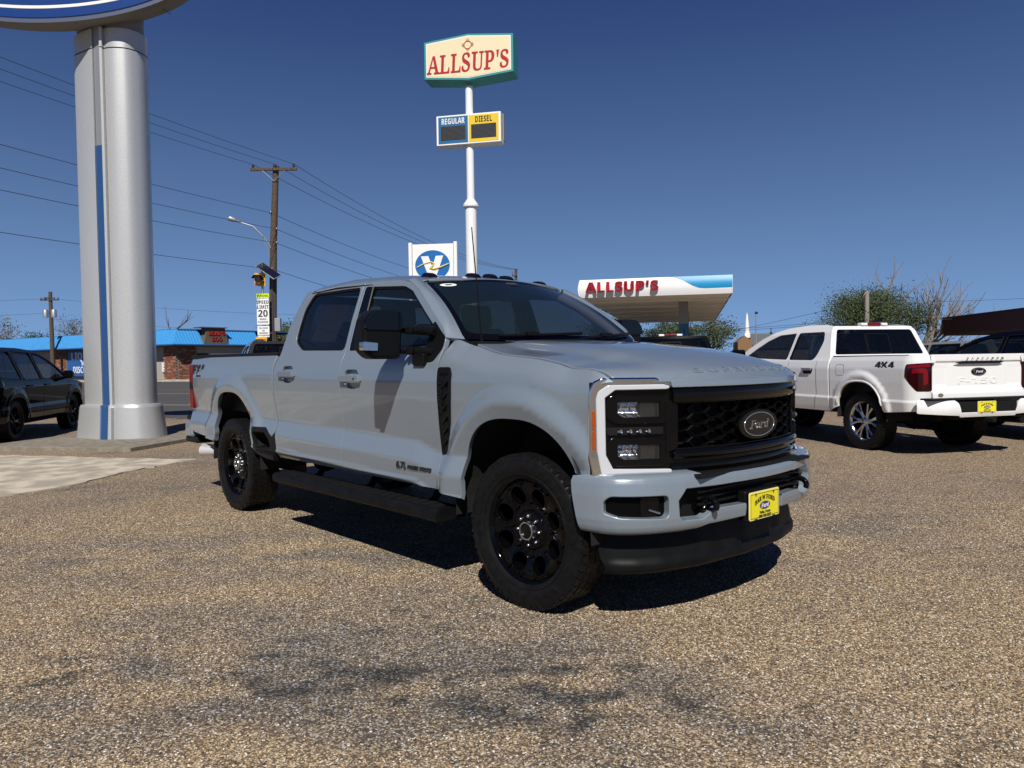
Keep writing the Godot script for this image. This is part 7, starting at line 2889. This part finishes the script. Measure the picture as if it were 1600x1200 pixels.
func leaves(s: Sh, tips: Array, g: RandomNumberGenerator, per: int, reach: float, size: float):
	for t in tips:
		var c: Vector3 = t[0]
		var local := int(per * g.randf_range(0.4, 1.4))
		for k in local:
			var o := Vector3(g.randfn(0, 1), g.randfn(0, 0.8), g.randfn(0, 1)) * reach * 0.5
			var p := c + o
			if p.y < 0.25:
				continue
			var n := Vector3(g.randf_range(-1, 1), g.randf_range(-0.4, 1.2), g.randf_range(-1, 1)).normalized()
			var u := n.cross(Vector3(g.randf_range(-1, 1), g.randf_range(-1, 1), g.randf_range(-1, 1))).normalized()
			var w := n.cross(u)
			var z := size * g.randf_range(0.6, 1.4)
			s.tri(p + u * z, p + w * z * 0.5, p - u * z * 0.8, n, n, n)
			s.tri(p + u * z, p - w * z * 0.5, p - u * z * 0.8, n, n, n)


func tree(label: String, at_: Vector3, h: float, wide: float, seed_: int, leaf: Material, per: int, size: float, wood: Material, depth := 3, called := "tree"):
	var g := RandomNumberGenerator.new()
	g.seed = seed_
	var o := thing(called, label, "tree", at_)
	var s := Sh.new()
	var tips := []
	var stems := 3 if wide > h * 0.8 else 1
	for k in stems:
		var a := TAU * k / stems + g.randf()
		var d := Vector3(cos(a) * 0.5 * (stems - 1) * 0.5, 1.0, sin(a) * 0.5 * (stems - 1) * 0.5).normalized()
		limb(s, tips, Vector3.ZERO, d, h * 0.42, h * 0.035, depth, g, wide / h * 1.15, 0.1)
	part("trunk", s, wood, o)
	if per > 0:
		var c := Sh.new()
		leaves(c, tips, g, per, h * 0.15, size)
		part("crown", c, leaf, o)


func trees():
	# the big half bare tree at the right: green on its left, bare limbs on its right
	var g := RandomNumberGenerator.new()
	g.seed = 12
	var o := thing("tree", "large tree at the right, leafy on one side with bare grey limbs on the other", "tree", Vector3(24.2, 0, -46.5))
	var s := Sh.new()
	var bare := []
	for k in 9:
		var a := lerpf(0.05, 1.25, k / 8.0) + g.randf_range(-0.1, 0.1)
		var d := Vector3(sin(a) * 0.9, cos(a) * 1.0 + 0.25, g.randf_range(-0.5, 0.5)).normalized()
		limb(s, bare, Vector3(g.randf_range(-0.3, 0.3), 0.3, g.randf_range(-0.3, 0.3)), d, lerpf(2.2, 2.9, g.randf()), 0.14, 3, g, 0.5, 0.12)
	part("bare_limbs", s, M.bare_wood, o)
	s = Sh.new()
	var green := []
	for k in 8:
		var d := Vector3(g.randf_range(-1.1, -0.1), g.randf_range(0.5, 1.0), g.randf_range(-0.6, 0.6)).normalized()
		limb(s, green, Vector3(-0.2, 0.3, 0.0), d, g.randf_range(1.9, 2.7), 0.11, 3, g, 0.65, 0.05)
	part("trunk", s, M.bark, o)
	var keep := []
	for t in green:
		if t[0].y < 4.9 - 0.55 * maxf(0.0, t[0].x + 1.2) and t[0].x < 1.6:
			keep.append(t)
	var c := Sh.new()
	leaves(c, keep, g, 150, 0.95, 0.060)
	part("crown", c, M.leaf_0, o)
	c = Sh.new()
	var sparse := []
	for t in bare:
		if t[0].y < 2.4 or (t[0].x < -0.8 and t[0].y < 4.4):
			sparse.append(t)
	leaves(c, sparse, g, 16, 0.7, 0.05)
	part("dry_foliage", c, M.olive_leaf, o)
	# trees beyond the filling station
	tree("round dark tree showing past the right end of the station canopy", Vector3(18.9, 0, -76), 5.6, 4.6, 21, M.leaf_0, 60, 0.11, M.bark)
	tree("dark tree under the middle of the station canopy, behind its columns", Vector3(15.6, 0, -79), 5.2, 5.6, 22, M.leaf_3, 50, 0.12, M.bark)
	tree("tree behind the left end of the station canopy", Vector3(10.4, 0, -74), 5.6, 5.0, 23, M.leaf_1, 50, 0.12, M.bark)
	# out of the picture to the left: what the pickup's doors mirror
	var w := thing("warehouse", "low pale building left of the picture, mirrored in the grey pickup's doors", "building", Vector3(-62, 0, -22))
	var ws := Sh.new()
	ws.box(Vector3(12, 3.4, 26), at(Vector3(0, 1.7, 0)), 0.03)
	part("wall", ws, M.wall_beige, w)
	ws = Sh.new()
	ws.prism(pv([-6.4, 3.3, 6.4, 3.3, 0, 5.0]), 26.8, at(Vector3(0, 0.05, 13.4)), 0.03)
	part("roof", ws, M.tin_roof, w)
	tree("round tree left of the picture, mirrored in the pickup's front door", Vector3(-48, 0, -4), 6.5, 6.5, 51, M.leaf_0, 60, 0.14, M.bark)
	tree("spreading tree left of the picture, mirrored in the pickup's bed side", Vector3(-56, 0, -46), 7.5, 7.5, 52, M.leaf_1, 60, 0.14, M.bark)
	# trees at the left
	tree("grey green tree at the left picture edge above the blue roof", Vector3(-80.5, 0, -116), 9.4, 7.0, 31, M.olive_leaf, 80, 0.15, M.bare_wood)
	tree("broad open tree just left of the silver column, above the blue roof", Vector3(-60.6, 0, -112), 8.6, 7.0, 32, M.leaf_2, 26, 0.11, M.bark)
	tree("leafless tree just right of the silver column, above the blue roof", Vector3(-50.0, 0, -110), 9.4, 5.5, 33, M.leaf_2, 0, 0.2, M.bark)
	tree("bushy green tree at the right end of the liquor store", Vector3(-26.2, 0, -88), 5.6, 5.8, 34, M.leaf_1, 70, 0.12, M.bark)
	tree("dark tree behind the speed sign and the half hidden pickup", Vector3(-28.8, 0, -101), 7.0, 6.6, 35, M.leaf_0, 70, 0.14, M.bark)
	tree("small round treetop left of the distant transformer pole", Vector3(-57.2, 0, -95), 5.6, 3.0, 36, M.leaf_3, 60, 0.12, M.bark)
